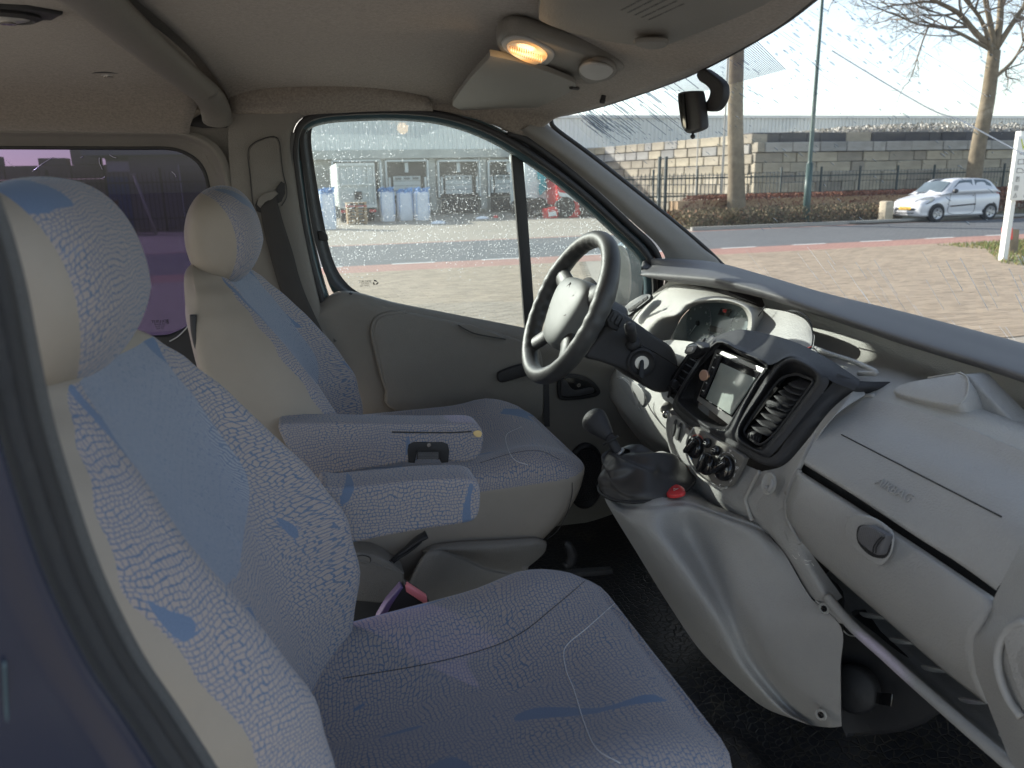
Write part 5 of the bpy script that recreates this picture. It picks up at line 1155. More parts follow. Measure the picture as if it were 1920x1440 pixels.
# shelf below with its front lip
sh0 = R((1500, 1020, .80), (1580, 1092, .80), (1670, 1170, .80), (1760, 1250, .795), (1850, 1320, .79), (1960, 1400, .785))
sh1 = R((1540, 1090, .92), (1610, 1150, .92), (1700, 1230, .92), (1790, 1310, .91), (1880, 1385, .90), (1990, 1480, .89))
sh2 = R((1556, 1128, .80), (1606, 1180, .80), (1700, 1264, .80), (1800, 1350, .795), (1900, 1436, .79), (2000, 1520, .785))
grid('shelf_tray', [sh0, [a*.5+b_*.5+Vector((.05, 0, 0)) for a, b_ in zip(sh0, sh1)], sh1, [a*.4+b_*.6+Vector((.01, 0, -.01)) for a, b_ in zip(sh1, sh2)], sh2], 'dash', da, 5, 4)
lipP = R((1552, 1120, .785), (1576, 1150, .78), (1606, 1182, .775), (1656, 1226, .772), (1700, 1266, .772), (1800, 1354, .768), (1900, 1440, .765), (2000, 1525, .76))
tube('shelf_lip', lipP, .0085, 'dash', da, 12)
for x, y in ((1610, 1148), (1665, 1196), (1725, 1248), (1795, 1308), (1870, 1375)):
    slab('shelf_rib', [at(x+a, y+b_, X=.86) for a, b_ in ((0, 0), (14, 2), (46, 8), (50, 13), (30, 13), (8, 9))], .006, 'dash_light', da, .002, smooth_n=2)
# right end piece by the passenger door
ep = grid('end_piece', [R((1925, 1000, .80), (1980, 960, .80), (2060, 930, .79)), R((1900, 1050, .77), (1975, 1020, .75), (2060, 1000, .75)), R((1872, 1104, .757), (1960, 1085, .735), (2060, 1080, .73)),
    R((1846, 1160, .752), (1935, 1155, .72), (2060, 1160, .71)), R((1818, 1200, .750), (1870, 1205, .725), (1960, 1230, .70), ), R((1826, 1250, .755), (1880, 1260, .725), (1960, 1300, .70)), R((1850, 1315, .765), (1890, 1350, .74), (1960, 1400, .71)), R((1895, 1430, .765), (1925, 1460, .745), (1990, 1500, .72))], 'dash', da, 6, 5)
slab('end_pocket', [at(x, y, X=.712) for x, y in ((1880, 1200), (1890, 1180), (1930, 1170), (1960, 1200), (1960, 1330), (1925, 1320), (1905, 1290))], .004, 'dash', ep, .003, smooth_n=2)
tube('end_piece_ridge', [at(x, y, X=.715) for x, y in ((1925, 1165), (1890, 1180), (1872, 1215), (1872, 1260), (1890, 1310), (1915, 1345))], .005, 'dash', ep)
# ------------------------------------------------------- gear console
gc = thing('gear_console', (.68, .05, .95), 'tall grey centre console tower carrying the gear lever down to the floor', 'centre console')
X0 = (.580, .590, .618, .684, .716, .752, .780)
def rowp(pts, dX): return [at(x, y, X=X0[i]+dX[i]) for i, (x, y) in enumerate(pts)]
CR = [
    rowp(((1131, 918), (1165, 946), (1220, 949), (1285, 943), (1345, 963), (1410, 985), (1441, 1000)), (.004, .004, .004, .004, .004, .004, .004)),
    rowp(((1134, 935), (1170, 958), (1224, 962), (1286, 956), (1348, 974), (1414, 997), (1449, 1012)), (-.004, -.004, -.004, -.002, -.004, -.004, -.002)),
    rowp(((1148, 962), (1190, 985), (1240, 998), (1292, 1003), (1358, 1010), (1426, 1026), (1472, 1040)), (-.002, -.002, .0, .008, .003, -.003, 0)),
    rowp(((1190, 1030), (1235, 1050), (1282, 1062), (1325, 1070), (1385, 1080), (1450, 1100), (1521, 1122)), (.03, .028, .024, .018, .008, .002, .004)),
    rowp(((1258, 1140), (1300, 1150), (1340, 1158), (1375, 1162), (1420, 1167), (1490, 1172), (1577, 1176)), (.085, .075, .06, .03, .01, .003, .004)),
    rowp(((1322, 1230), (1352, 1238), (1385, 1243), (1415, 1246), (1455, 1249), (1510, 1250), (1576, 1250)), (.13, .12, .095, .06, .03, .01, .004)),
    rowp(((1420, 1318), (1440, 1322), (1460, 1325), (1480, 1328), (1508, 1330), (1540, 1330), (1577, 1330)), (.18, .165, .14, .10, .065, .03, .01)),
    rowp(((1496, 1352), (1508, 1356), (1518, 1359), (1528, 1361), (1542, 1363), (1560, 1364), (1578, 1362)), (.20, .185, .16, .115, .08, .04, .015))]
gbdy = grid('tower', CR, 'dash', gc, 7, 6)
# far flank so that it has depth
fl_ = [r_[0] for r_ in CR]
grid('tower_flank', [fl_, [p+Vector((.20, .16, 0)) for p in fl_]], 'dash', gc, 4, 2)
grid('tower_flank', [[r_[-1] for r_ in CR][3:], [r_[-1]+Vector((.10, .12, -.02)) for r_ in CR][3:]], 'blackp', gc, 4, 2)
top0 = CR[0]; back_ = [at(x, y, X=X) for x, y, X in ((1150, 870, .70), (1200, 858, .74), (1250, 848, .78), (1290, 905, .775), (1340, 945, .775), (1400, 970, .78), (1441, 1000, .784))]
grid('tower_top', [top0, [a*.92+b_*.08+Vector((0, 0, .004)) for a, b_ in zip(top0, back_)], [a*.5+b_*.5+Vector((0, 0, .004)) for a, b_ in zip(top0, back_)], back_], 'dash', gc, 7, 4)
tube('joint_line', R((1290, 936, .76), (1320, 948, .765), (1360, 964, .768), (1412, 984, .772), (1442, 999, .778), (1473, 1036, .783), (1506, 1096, .789), (1524, 1124, .792)), .0012, 'blackp', gc)
slab('screw_tab', [at(x, y, X=.785) for x, y in ((1524, 1126), (1535, 1130), (1560, 1145), (1578, 1158), (1578, 1170), (1545, 1165), (1523, 1156))], .012, 'dash', gc, .003, smooth_n=2)
for x, y, X in ((1546, 1141, .782), (1540, 1340, .772)):
    lathe('screw_recess', [(.010, .001), (.009, .003), (.0075, 0), (0, 0)], frame(Vector((-1, -.4, .2))), at(x, y, X=X), 'dash_light', gc, 20)
    lathe('screw_head', [(.0055, 0), (.005, .003), (.002, .0035), (.0015, .001)], frame(Vector((-1, -.4, .2))), at(x, y, X=X), 'gloss_black', gc, 14)
hz = thing('hazard_switch', at(1270, 920, X=.69), 'red triangular warning light switch on the gear console top', 'switch')
hzP = [at(x, y, X=X) for x, y, X in ((1252, 929, .665), (1254, 921, .672), (1264, 911, .69), (1273, 910, .70), (1283, 915, .70), (1286, 922, .69), (1280, 927, .68), (1264, 930, .668))]
slab('switch_cap', [p+Vector((-.004, -.003, .004)) for p in hzP], .008, 'red_plastic', hz, .0025, smooth_n=3)
hc_ = sum(hzP, Vector())/8+Vector((-.0045, -.0035, .005)); hn = newell(hzP); hn = hn if hn.dot(CAM-hc_) > 0 else -hn; Mz = frame(hn)
tube('warning_triangle', [hc_+Mz @ Vector(p) for p in ((0, .005, .001), (-.005, -.004, .001), (.005, -.004, .001))], .0007, 'white_print', hz, 5, 1, True)
# gear boot and lever
gl_ = thing('gear_lever', at(1150, 850, X=.64), 'black gear lever with rounded knob and crumpled leather boot', 'gear lever')
def ringb(cx, cy, rx_, ry_, X, n=28, seed=0, amp=.0, skew=0.0):
    c = at(cx, cy, X=X); P = []
    for k in range(n):
        a = 2*PI*k/n; rr = 1+amp*(noise.noise(Vector((math.cos(a)*1.6+seed, math.sin(a)*1.6, seed*2.3)))*2.2+.45*math.sin(3*a+seed*2))
        P.append(c+Vector((math.cos(a)*rx_*rr, math.sin(a)*ry_*rr, skew*math.cos(a))))
    return P
rings = []
cA, cB = at(1212, 905, X=.66), at(1164, 846, X=.628)
for i in range(15):
    u = i/14; ce = cA.lerp(cB, u**.85)+Vector((0, 0, .016*math.sin(PI*u))); ring = []
    for k in range(36):
        a = 2*PI*k/36; env = math.sin(PI*min(1, u*1.05))**.6 if u < .95 else .1
        fold = .13*math.sin(a*3+u*5.5+.6)*env+.10*math.sin(a*5-u*9)*env+.09*math.sin(u*17+1.5*math.cos(a))*env+.16*noise.noise(Vector((math.cos(a)*2, math.sin(a)*2, u*4)))*env
        rr = (1-u)**.85*(1+fold); rx_, ry_ = .020+.078*rr, .020+.064*rr
        ring.append(ce+Vector((math.cos(a)*rx_, math.sin(a)*ry_, .012*math.cos(a)*(1-u)+.006*math.sin(a*4+u*7)*env)))
    rings.append(ring)
V, Fc = gridVF(rings, 3, 3, True); me_obj('leather_boot', V, Fc, 'leather', gl_)
tube('boot_base', ringb(1212, 906, .101, .085, .66, seed=1, skew=.010), .003, 'rubber', gl_, 8, 2, True)
lvP = [at(1166, 862, X=.632), at(1155, 842, X=.622), at(1141, 818, X=.612)]
tube('shaft', lvP, .011, 'charcoal', gl_, 14, 4)
tube('shaft_collar', [at(1146, 828, X=.614), at(1143.5, 823.5, X=.612)], [.019, .019], 'blackp', gl_, 18, 0); tube('collar_ring', [at(1158, 847, X=.624), at(1161, 851, X=.627)], .015, 'silver', gl_, 18, 0)
kc = at(1141, 818, X=.612); kt = at(1105, 777, X=.588); ax_ = (kt-kc).normalized(); L = (kt-kc).length; Mk = frame(ax_)
lathe('knob', [(.012, -.002), (.0135, .002), (.0175, L*.18), (.0235, L*.42), (.0285, L*.68), (.0285, L*.80), (.023, L*.93), (.015, L*1.0), (0, L*1.015)], Mk, kc, 'charcoal', gl_, 30)
capn = (ax_+Vector((-.55, -.25, .1))).normalized(); cc_ = at(1102, 791, X=.582); Mcap = frame(capn)
lathe('shift_pattern_cap', [(.016, -.004), (.0165, 0), (.012, .002), (0, .003)], Mcap, cc_, 'gloss_black', gl_, 26)
text('shift_pattern', '1 3 5', Mcap, cc_+Mcap @ Vector((0, .005, .0028)), .007, 'white_print', gl_, .0002); text('shift_pattern', '2 4 R', Mcap, cc_+Mcap @ Vector((0, -.005, .0028)), .007, 'white_print', gl_, .0002)
# black heater box and bulkhead carpet in the passenger footwell
hx = thing('heater_box', at(1640, 1260, X=.92), 'black plastic heater box beside the console in the footwell', 'heater box')
slab('box_shell', R((1572, 1160, .86), (1640, 1190, .90), (1760, 1290, .92), (1760, 1340, .92), (1690, 1375, .90), (1600, 1382, .87), (1575, 1365, .85)), .15, 'blackp', hx, .01, smooth_n=2)
lathe('motor_cap', [(.040, 0), (.040, .018), (.034, .024), (.0, .025)], frame(Vector((-1, -.5, .4))), at(1607, 1290, X=.86), 'blackp', hx, 28)
slab('duct_opening', R((1638, 1298, .865), (1672, 1300, .865), (1670, 1325, .86), (1638, 1318, .86)), .004, 'gloss_black', hx, .001)
tube('thin_wire', R((1574, 1174, .83), (1590, 1190, .84), (1612, 1194, .85)), .0012, 'silver', hx)
bh = grid('bulkhead', [[Vector((1.02, -.85, 1.30)), Vector((1.02, .85, 1.30))], [Vector((1.12, -.85, 1.0)), Vector((1.12, .85, 1.0))], [Vector((1.10, -.85, .60)), Vector((1.10, .85, .60))]], 'rubber', None, 2, 3); tag(bh, None, None, kind='structure')
# ================================================================== STEERING
st = thing('steering_column', at(1210, 690, Y=.33), 'black steering column shroud with stalk switch and ignition key', 'steering column')
WC = Vector((.602, .41, 1.412)); TH = math.radians(27)
wu = Vector((math.sin(TH), 0, math.cos(TH))); wn = Vector((-math.cos(TH), 0, math.sin(TH))); wy = Vector((0, 1, 0))
def prism(name, A, B, mat, parent, nu=4, bev=0): return grid(name, [A, B], mat, parent, nu, 3)
nearP = [at(x, y, Y=.325) for x, y in ((1098, 668), (1130, 625), (1148, 590), (1165, 585), (1195, 605), (1232, 632), (1262, 652), (1273, 680), (1272, 710), (1262, 732), (1240, 738), (1215, 728), (1180, 700), (1130, 680))]
slab('shroud', nearP, Vector((.0, .16, 0)), 'charcoal', st, .022, 5, smooth_n=3)
tube('shroud_joint', [at(x, y, Y=.318) for x, y in ((1196, 644), (1230, 662), (1272, 688))], .0010, 'gloss_black', st)
tube('column_neck', [WC+(-wn)*.02, WC+(-wn)*.07, WC+(-wn)*.13], [.055, .062, .058], 'charcoal', st, 24, 4)
# ignition with key
kc_ = at(1203, 680, Y=.315); MI = frame(Vector((-.25, -1, .1)))
lathe('ignition_collar', [(.034, -.004), (.034, .004), (.029, .006), (.024, .002), (.020, .001)], MI, kc_, 'blackp', st, 32)
lathe('ignition_barrel', [(.017, 0), (.016, .004), (.0, .004)], MI, kc_, 'silver', st, 24)
key = thing('ignition_key', kc_, 'black car key plugged in the ignition lock', 'key')
slab('key_head', [kc_+MI @ Vector(p) for p in ((.004, .006, .008), (-.004, .006, .008), (-.010, -.022, .024), (-.006, -.032, .026), (.002, -.030, .026), (.003, -.012, .016))], .007, 'blackp', key, .002, smooth_n=2)
# stalk
sk_ = at(1184, 638, Y=.32)
tube('stalk_socket', [at(1186, 646, Y=.335), at(1185, 641, Y=.32)], [.020, .017], 'blackp', st, 16, 0)
tube('wiper_stalk', [at(1186, 636, Y=.33), at(1184, 628, Y=.25), at(1181, 612, Y=.21), at(1180, 606, Y=.205)], [.010, .0115, .0125, .006], 'charcoal', st, 16, 4)
tube('stalk_ring', [at(1183, 625, Y=.243), at(1182.5, 622, Y=.237)], .0135, 'blackp', st, 16, 0)
slab('radio_control', [at(x, y, Y=.30) for x, y in ((1138, 600), (1150, 580), (1160, 583), (1172, 594), (1158, 622), (1142, 614))], .03, 'blackp', st, .004, smooth_n=1)
for k in range(3): slab('control_key', [at(x+k*8, y+k*5.5, Y=.296) for x, y in ((1144, 601), (1152, 586), (1158, 590), (1150, 605))], .003, 'charcoal', st, .001)
sw = thing('steering_wheel', WC, 'worn black leather steering wheel with pale airbag hub and four spokes', 'steering wheel')
RW = .172
Pw = [WC+wu*math.cos(a)*RW+wy*math.sin(a)*RW for a in [2*PI*k/120 for k in range(120)]]
V = []; Fc = []; seg = 20
for i in range(240):
    a = 2*PI*i/240; er = wu*math.cos(a)+wy*math.sin(a); c = WC+er*RW
    r_ = .0195+.0012*math.sin(a*34)*max(0, .6-abs(math.cos(a)))*1.2+.002*math.exp(-((math.cos(a)-.35)/.2)**2)
    for k in range(seg):
        b_ = 2*PI*k/seg; bumpy = 0.0
        if math.cos(b_) < -.2 and math.cos(a) > -.85: bumpy = .0022*abs(math.sin(a*17))
        V.append(c+(er*math.cos(b_)*(r_-bumpy))+wn*math.sin(b_)*(r_*1.12))
for i in range(240):
    for k in range(seg): j = (i+1) % 240; k2 = (k+1) % seg; Fc.append((i*seg+k, i*seg+k2, j*seg+k2, j*seg+k))
me_obj('rim', V, Fc, 'wheel_leather', sw)
# hub: soft shield shape
def wp(u, y, n): return WC+wu*u+wy*y+wn*n
hubo = [(.070, 0), (.068, .050), (.048, .088), (.008, .092), (-.042, .074), (-.082, .048), (-.096, 0), (-.082, -.048), (-.042, -.074), (.008, -.092), (.048, -.088), (.068, -.050)]
loops = [[wp(u*s_, y*s_, n_) for u, y in hubo] for s_, n_ in ((.80, -.045), (1.02, -.035), (1.04, -.012), (1.0, .004), (.92, .014), (.72, .020), (.45, .023), (.12, .024))]
V, Fc = gridVF(loops, 4, 4, True); n = 48; Fc.append(tuple(range(len(V)-n, len(V)))); hb_ = me_obj('hub', V, Fc, 'hub_plastic', sw)
tube('hub_seam', [wp(u, y, .0205) for u, y in ((-.018, -.058), (-.030, -.030), (-.034, 0), (-.030, .030), (-.018, .058))], .0009, 'charcoal', hb_, 6)
tube('hub_crease', [wp(u, y, .0215) for u, y in ((.030, -.055), (.020, -.040), (.016, 0), (.020, .040), (.030, .055))], .0009, 'hub_plastic', hb_, 6)
# rhombus badge
rh = [wp(u+.040, y, .0205) for u, y in ((.013, 0), (0, .010), (-.013, 0), (0, -.010))]
tube('badge', rh, .0016, 'charcoal', hb_, 6, 1, True)
Mw = Matrix((( -wy.x, wu.x, wn.x), (-wy.y, wu.y, wn.y), (-wy.z, wu.z, wn.z)))
text('hub_word', 'AIRBAG', Mw, wp(-.012, 0, .0235), .010, 'charcoal', hb_, .0002)
for s_ in (-1, 1):
    text('horn_mark', 'n', Mw, wp(.012, s_*.05, .0185), .010, 'charcoal', hb_, .0002)
    for (u0, y0, u1, y1, w0, w1) in ((.034, .060, .070, .150, .015, .011), (-.05, .040, -.120, .112, .013, .010)):
        P = [wp(u0, s_*y0, -.010), wp((u0+u1)/2, s_*(y0+y1)/2, -.010), wp(u1, s_*y1, -.002)]
        tube('spoke', P, [w0*2.2, w0*1.7, w1*2.2], 'wheel_leather', sw, 14, 6, flat=.55, up=wn)
tube('back_cover', [wp(0, 0, -.02), wp(0, 0, -.05), wp(0, 0, -.08)], [.085, .075, .055], 'charcoal', sw, 28, 4)
# ================================================================== OUTSIDE: materials
def objvar(name, cols, rough=.9, scale=6, bumpy=.3, bscale=20, stain=None):
    """colour picked per object, plus grain and weathering"""
    m, t, b = newmat(name); oi = N(t, 'ShaderNodeObjectInfo'); v = coord(t)
    n = N(t, 'ShaderNodeValToRGB'); n.color_ramp.interpolation = 'LINEAR'; e = n.color_ramp.elements
    while len(e) < len(cols): e.new(.5)
    for i, c in enumerate(cols): e[i].position = i/(len(cols)-1); e[i].color = (*c, 1)
    t.links.new(oi.outputs['Random'], n.inputs[0])
    g = noi(t, v, scale, 5, .65); c = mixc(t, g, n.outputs[0], tuple(.55*x for x in cols[0]), 'MIX') if False else mixc(t, math_(t, 'MULTIPLY', ramp(t, g, (.35, 0.0), (.75, 1.0)), .55), n.outputs[0], (.12, .11, .09))
    t.links.new(c, b.inputs['Base Color']); b.inputs['Roughness'].default_value = rough
    bump(t, b, noi(t, v, bscale, 5, .7), bumpy, .03); return m
objvar('block_tan', [(.44, .38, .27), (.54, .48, .36), (.36, .32, .25), (.56, .50, .39)], scale=1.3)
objvar('block_grey', [(.38, .34, .26), (.48, .43, .33), (.30, .27, .22), (.42, .385, .30)], scale=1.3)
objvar('block_dark', [(.04, .04, .05), (.07, .07, .08), (.05, .05, .055)], scale=1.3)
objvar('block_pale', [(.36, .35, .33), (.42, .41, .38), (.30, .30, .29)], scale=1.3)
objvar('paver', [(.33, .265, .195), (.38, .31, .235), (.28, .225, .165), (.35, .28, .205)], scale=14, bumpy=.2, bscale=80)
def ground_mat(name, c1, c2, mort, sc, big=.35, rough=.85):
    m, t, b = newmat(name); v = coord(t, 'Object')
    w_ = N(t, 'ShaderNodeVectorMath', operation='MULTIPLY_ADD'); t.links.new(noi(t, v, .8, 3, .6, out='Color'), w_.inputs[0]); w_.inputs[1].default_value = (.02, .02, 0); t.links.new(v, w_.inputs[2])
    br = N(t, 'ShaderNodeTexBrick'); br.inputs['Scale'].default_value = sc; br.inputs['Mortar Size'].default_value = .02; br.inputs['Color1'].default_value = (*c1, 1); br.inputs['Color2'].default_value = (*c2, 1); br.inputs['Mortar'].default_value = (*mort, 1)
    t.links.new(w_.outputs[0], br.inputs['Vector'])
    g = noi(t, v, .5, 5, .65); s = noi(t, v, 3.5, 4, .6)
    c = mixc(t, math_(t, 'MULTIPLY', ramp(t, g, (.4, 0.0), (.65, 1.0)), big), br.outputs[0], tuple(x*.62 for x in c1)); c = mixc(t, math_(t, 'MULTIPLY', s, .3), c, tuple(min(1, x*1.35) for x in c2))
    t.links.new(c, b.inputs['Base Color']); b.inputs['Roughness'].default_value = rough; bump(t, b, s, .2, .02); return m
ground_mat('yard_paving', (.30, .265, .215), (.36, .31, .25), (.20, .175, .14), 2.4)
ground_mat('road_paving', (.095, .10, .105), (.13, .135, .14), (.05, .05, .05), 2.6, .3)
ground_mat('cycle_lane', (.32, .17, .13), (.38, .21, .165), (.2, .1, .08), 2.6, .25)
simple('kerb', (.33, .32, .29), .85, var=.2); simple('road_white', (.62, .62, .60), .8, var=.1)
simple('verge', (.16, .15, .075), .95, var=.5, scale=3, bumpy=.6, bscale=30)
simple('clad', (.76, .76, .72), .5, var=.04, scale=.6); simple('clad_dark', (.27, .30, .31), .6, var=.05, scale=.6)
simple('concrete', (.42, .42, .39), .9, var=.22, scale=.9, bumpy=.2, bscale=12); simple('dock_dark', (.03, .032, .035), .8)
simple('frame_white', (.62, .64, .62), .6); simple('door_white', (.55, .57, .56), .5, var=.05, scale=2)
simple('trailer_grey', (.50, .53, .52), .5, var=.15, scale=2); simple('bag_white', (.80, .81, .86), .7, var=.10, scale=3, bumpy=.5, bscale=6); simple('bag_blue', (.25, .42, .68), .7)
simple('wood', (.42, .29, .17), .85, var=.25, scale=12); simple('truck_red', (.58, .03, .03), .35); simple('truck_white', (.70, .73, .72), .45, var=.06, scale=1.5); simple('teal_print', (.03, .38, .44), .5)
simple('tyre', (.02, .02, .02), .85); simple('bark', (.19, .155, .105), .95, var=.4, scale=5, bumpy=.9, bscale=18); simple('bark_twig', (.17, .14, .11), .95, var=.3, scale=4)
simple('lamp_green', (.06, .105, .095), .5); simple('pole_grey', (.45, .44, .40), .5); simple('fence_green', (.025, .04, .04), .6)
simple('car_paint', (.66, .67, .70), .28, .15, var=.03, scale=2); simple('car_glass', (.10, .13, .15), .08, var=.3, scale=2); simple('car_black', (.03, .03, .032), .5)
simple('alloy', (.40, .40, .41), .35, .5); simple('plate_yellow', (.85, .48, .02), .5, var=.03); simple('headlamp', (.55, .56, .50), .12); simple('tail_red', (.5, .02, .03), .25)
simple('sign_white', (.82, .82, .78), .5, var=.03); simple('sign_lime', (.55, .62, .05), .5); simple('bollard_stone', (.46, .40, .30), .9, var=.3, scale=4, bumpy=.5, bscale=10)
simple('building_plum', (.28, .28, .28), .9, var=.1); simple('door_blue', (.04, .14, .32), .6); simple('red_sign', (.65, .05, .04), .5)
objvar('rubble', [(.32, .30, .27), (.50, .48, .44), (.16, .15, .14)])
def leafmat(name, cols):
    m, t, b = newmat(name); g = N(t, 'ShaderNodeNewGeometry'); n = N(t, 'ShaderNodeValToRGB'); e = n.color_ramp.elements
    while len(e) < len(cols): e.new(.5)
    for i, c in enumerate(cols): e[i].position = i/(len(cols)-1); e[i].color = (*c, 1)
    t.links.new(g.outputs['Random Per Island'], n.inputs[0]); t.links.new(n.outputs[0], b.inputs['Base Color']); b.inputs['Roughness'].default_value = .85
leafmat('leaf_beech', [(.20, .07, .04), (.30, .12, .07), (.14, .06, .035), (.36, .20, .12)])
leafmat('leaf_scrub', [(.16, .13, .06), (.26, .20, .12), (.10, .10, .045), (.32, .18, .11)])
leafmat('leaf_grass', [(.10, .16, .03), (.16, .22, .05), (.22, .22, .08), (.24, .14, .05)])
leafmat('stone_bits', [(.62, .58, .50), (.20, .19, .17), (.45, .42, .36), (.70, .68, .62), (.12, .12, .11)])
# ================================================================== OUTSIDE: ground
def sheet(name, x0, x1, y0, y1, z, mat):
    o = me_obj(name, [(x0, y0, z), (x1, y0, z), (x1, y1, z), (x0, y1, z)], [(0, 1, 2, 3)], mat, None, False); o['kind'] = 'structure'; return o
sheet('ground', -400, 500, -300, 600, 0, 'yard_paving')
sheet('road', -120, 200, 15.60, 21.30, .004, 'road_paving')
sheet('cycle_lane', -120, 200, 14.25, 15.60, .004, 'cycle_lane'); sheet('cycle_lane', -120, 200, 21.30, 21.62, .004, 'cycle_lane')
for k in range(26):
    x = -14+2.0*k; o = sheet('road_marking', x, x+.95, 15.52, 15.66, .008, 'road_white')
kb_ = box('kerb', (56, 21.72, .06), (87, .14, .12), 'kerb'); kb_['kind'] = 'structure'
sheet('verge', 12.8, 60, 21.80, 23.2, .06, 'verge')
sheet('verge', 12.8, 60, 23.2, 27.0, .05, 'verge')
sheet('parking_bay', 18.5, 60, 21.4, 23.0, .064, 'road_paving')
# clinker pavers of the forecourt: nearest ones singly, the rest joined
rndp = random.Random(21); near = []; far = []
PVL, PVW = .205, .10
for j in range(0, 150):
    y = 4.6+j*(PVW+.005)
    if y > 14.2: break
    for i in range(-6, 75):
        x = i*(PVL+.006)+(.105 if j % 2 else 0)
        if x > .35*y+.9 and x < .62*y-.2: continue           # hidden behind pillar and dash
        if x < -.02*y-.1 or x > 1.4*y+1.6 or x > 16: continue
        if x > .62*y-.2 and y < 5.0: continue
        (near if False else far).append((x+rndp.uniform(-.003, .003), y+rndp.uniform(-.003, .003), rndp.uniform(-.006, .006), rndp.uniform(-.02, .02)))
def vis_key(q): return q[0]**2+(q[1]+1.27)**2
cand = sorted([q for q in far if q[1] > 7.6 and .02*q[1] < q[0] < .34*q[1]+.4], key=vis_key)[:290]
cs_ = set(map(id, cand)); fy = thing('paver_field', (2, 8, 0), 'grey brown clinker pavers of the forecourt seen below the driver window', 'paving')
bv, bf = boxVF((0, 0, 0), (PVL, PVW, .014)); bf = [bf[i] for i in (0, 1, 2, 3, 5)]
bmesh_ = None
for q in cand:
    if bmesh_ is None:
        o = me_obj('paver', bv, bf, 'paver', None, False); bmesh_ = o.data
    else:
        o = bpy.data.objects.new('paver', bmesh_); C.objects.link(o)
    o.location = (q[0], q[1], .004+q[2]*.25); o.rotation_euler = (0, 0, q[3]); o.parent = fy; o.matrix_parent_inverse = fy.matrix_basis.inverted()
parts = []
for q in far:
    if id(q) in cs_: continue
    v, f = boxVF((q[0], q[1], .004+q[2]*.25), (PVL, PVW, .014), None); parts.append((v, [f[i] for i in (0, 2, 5, 1)]))
m, t, b = newmat('paver_many'); gg = N(t, 'ShaderNodeNewGeometry'); t.links.new(mixc(t, math_(t, 'MULTIPLY', noi(t, coord(t), 1.2, 4, .6), .6), ramp(t, gg.outputs['Random Per Island'], (0, (.27, .21, .145)), (.5, (.35, .275, .195)), (1, (.41, .325, .23))), (.24, .185, .13)), b.inputs['Base Color']); b.inputs['Roughness'].default_value = .85
V, Fc = join(parts); o = me_obj('pavers', V, Fc, 'paver_many', fy, False); o['kind'] = 'stuff'
# grass tuft at the right and fallen leaves
def blades(name, n, fn, h, mat, w_=.012, seed=1, parent=None):
    r = random.Random(seed); V = []; Fc = []
    for i in range(n):
        x, y, z = fn(r); a = r.uniform(0, 6.28); hh = h*r.uniform(.4, 1.2); k = len(V); dx, dy = math.cos(a)*w_, math.sin(a)*w_; lx, ly = r.uniform(-.5, .5)*hh, r.uniform(-.5, .5)*hh
        V += [(x-dx, y-dy, z), (x+dx, y+dy, z), (x+lx, y+ly, z+hh)]; Fc.append((k, k+1, k+2))
    return me_obj(name, V, Fc, mat, parent, False)
def leafcloud(name, n, fn, s, mat, seed=1, parent=None):
    r = random.Random(seed); V = []; Fc = []
    for i in range(n):
        c = Vector(fn(r)); a = Vector((r.gauss(0, 1), r.gauss(0, 1), r.gauss(0, 1))).normalized(); b2 = a.orthogonal().normalized(); c2 = a.cross(b2); ss = s*r.uniform(.5, 1.4); k = len(V)
        V += [c-b2*ss, c-c2*ss*.5, c+b2*ss, c+c2*ss*.5]; Fc.append((k, k+1, k+2, k+3))
    return me_obj(name, V, Fc, mat, parent, False)
gp0 = at(1850, 492, Z=0)
def gfn(r):
    x = r.uniform(gp0.x, gp0.x+7); y = r.uniform(9.6, 13.9); 
    if x < gp0.x+ (y-10.3)*.9: x += 2
    return (x, y, .0)
o = blades('grass', 9000, gfn, .09, 'leaf_grass', .012, 3); tag(o, None, None, kind='stuff')
gm = me_obj('lawn', [(gp0.x, 10.0, .01), (gp0.x+9, 9.2, .01), (gp0.x+12, 14.0, .01), (gp0.x+3.2, 14.0, .01)], [(0, 1, 2, 3)], 'verge', None, False); gm['kind'] = 'structure'
# ================================================================== warehouse
WY = 42.0
wh_ = thing('warehouse', (20, WY, 0), 'long pale grey ribbed metal warehouse with loading docks behind the yard', 'warehouse')
zt = at(800, 221, Y=WY).z; zb = at(800, 281, Y=WY).z; xl = at(578, 300, Y=WY).x
box('wall', ((xl+120)/2, WY+5, zb/2), (120-xl, 10, zb), 'concrete', wh_)
V = []; Fc = []
for k in range(6):     # one ribbed sheet, a metre and a half wide
    x = k*.25; q = len(V); V += [(x, 0, 0), (x+.17, 0, 0), (x+.19, -.06, 0), (x+.23, -.06, 0), (x+.25, 0, 0)] + [(x, 0, 1), (x+.17, 0, 1), (x+.19, -.06, 1), (x+.23, -.06, 1), (x+.25, 0, 1)]
    Fc += [(q+i, q+i+1, q+i+6, q+i+5) for i in range(4)]
me_ = None; x = xl
while x < 95:
    if me_ is None: o = me_obj('cladding_sheet', V, Fc, 'clad', None, False); me_ = o.data
    else: o = bpy.data.objects.new('cladding_sheet', me_); C.objects.link(o)
    o.scale = (1, 1, zt-zb); o.location = (x, WY-.25, zb); o.parent = wh_; o.matrix_parent_inverse = wh_.matrix_basis.inverted(); x += 1.5
box('roof_core', ((xl+100)/2, WY+5, (zt+zb)/2), (100-xl, 10.2, zt-zb-.04), 'clad_dark', wh_)
box('roof_trim', ((xl+97)/2, WY-.29, zt+.05), (97-xl, .16, .16), 'clad', wh_)
box('canopy_beam', ((xl+40)/2, WY-.35, zb-.22), (40-xl, .5, .45), 'concrete', wh_)
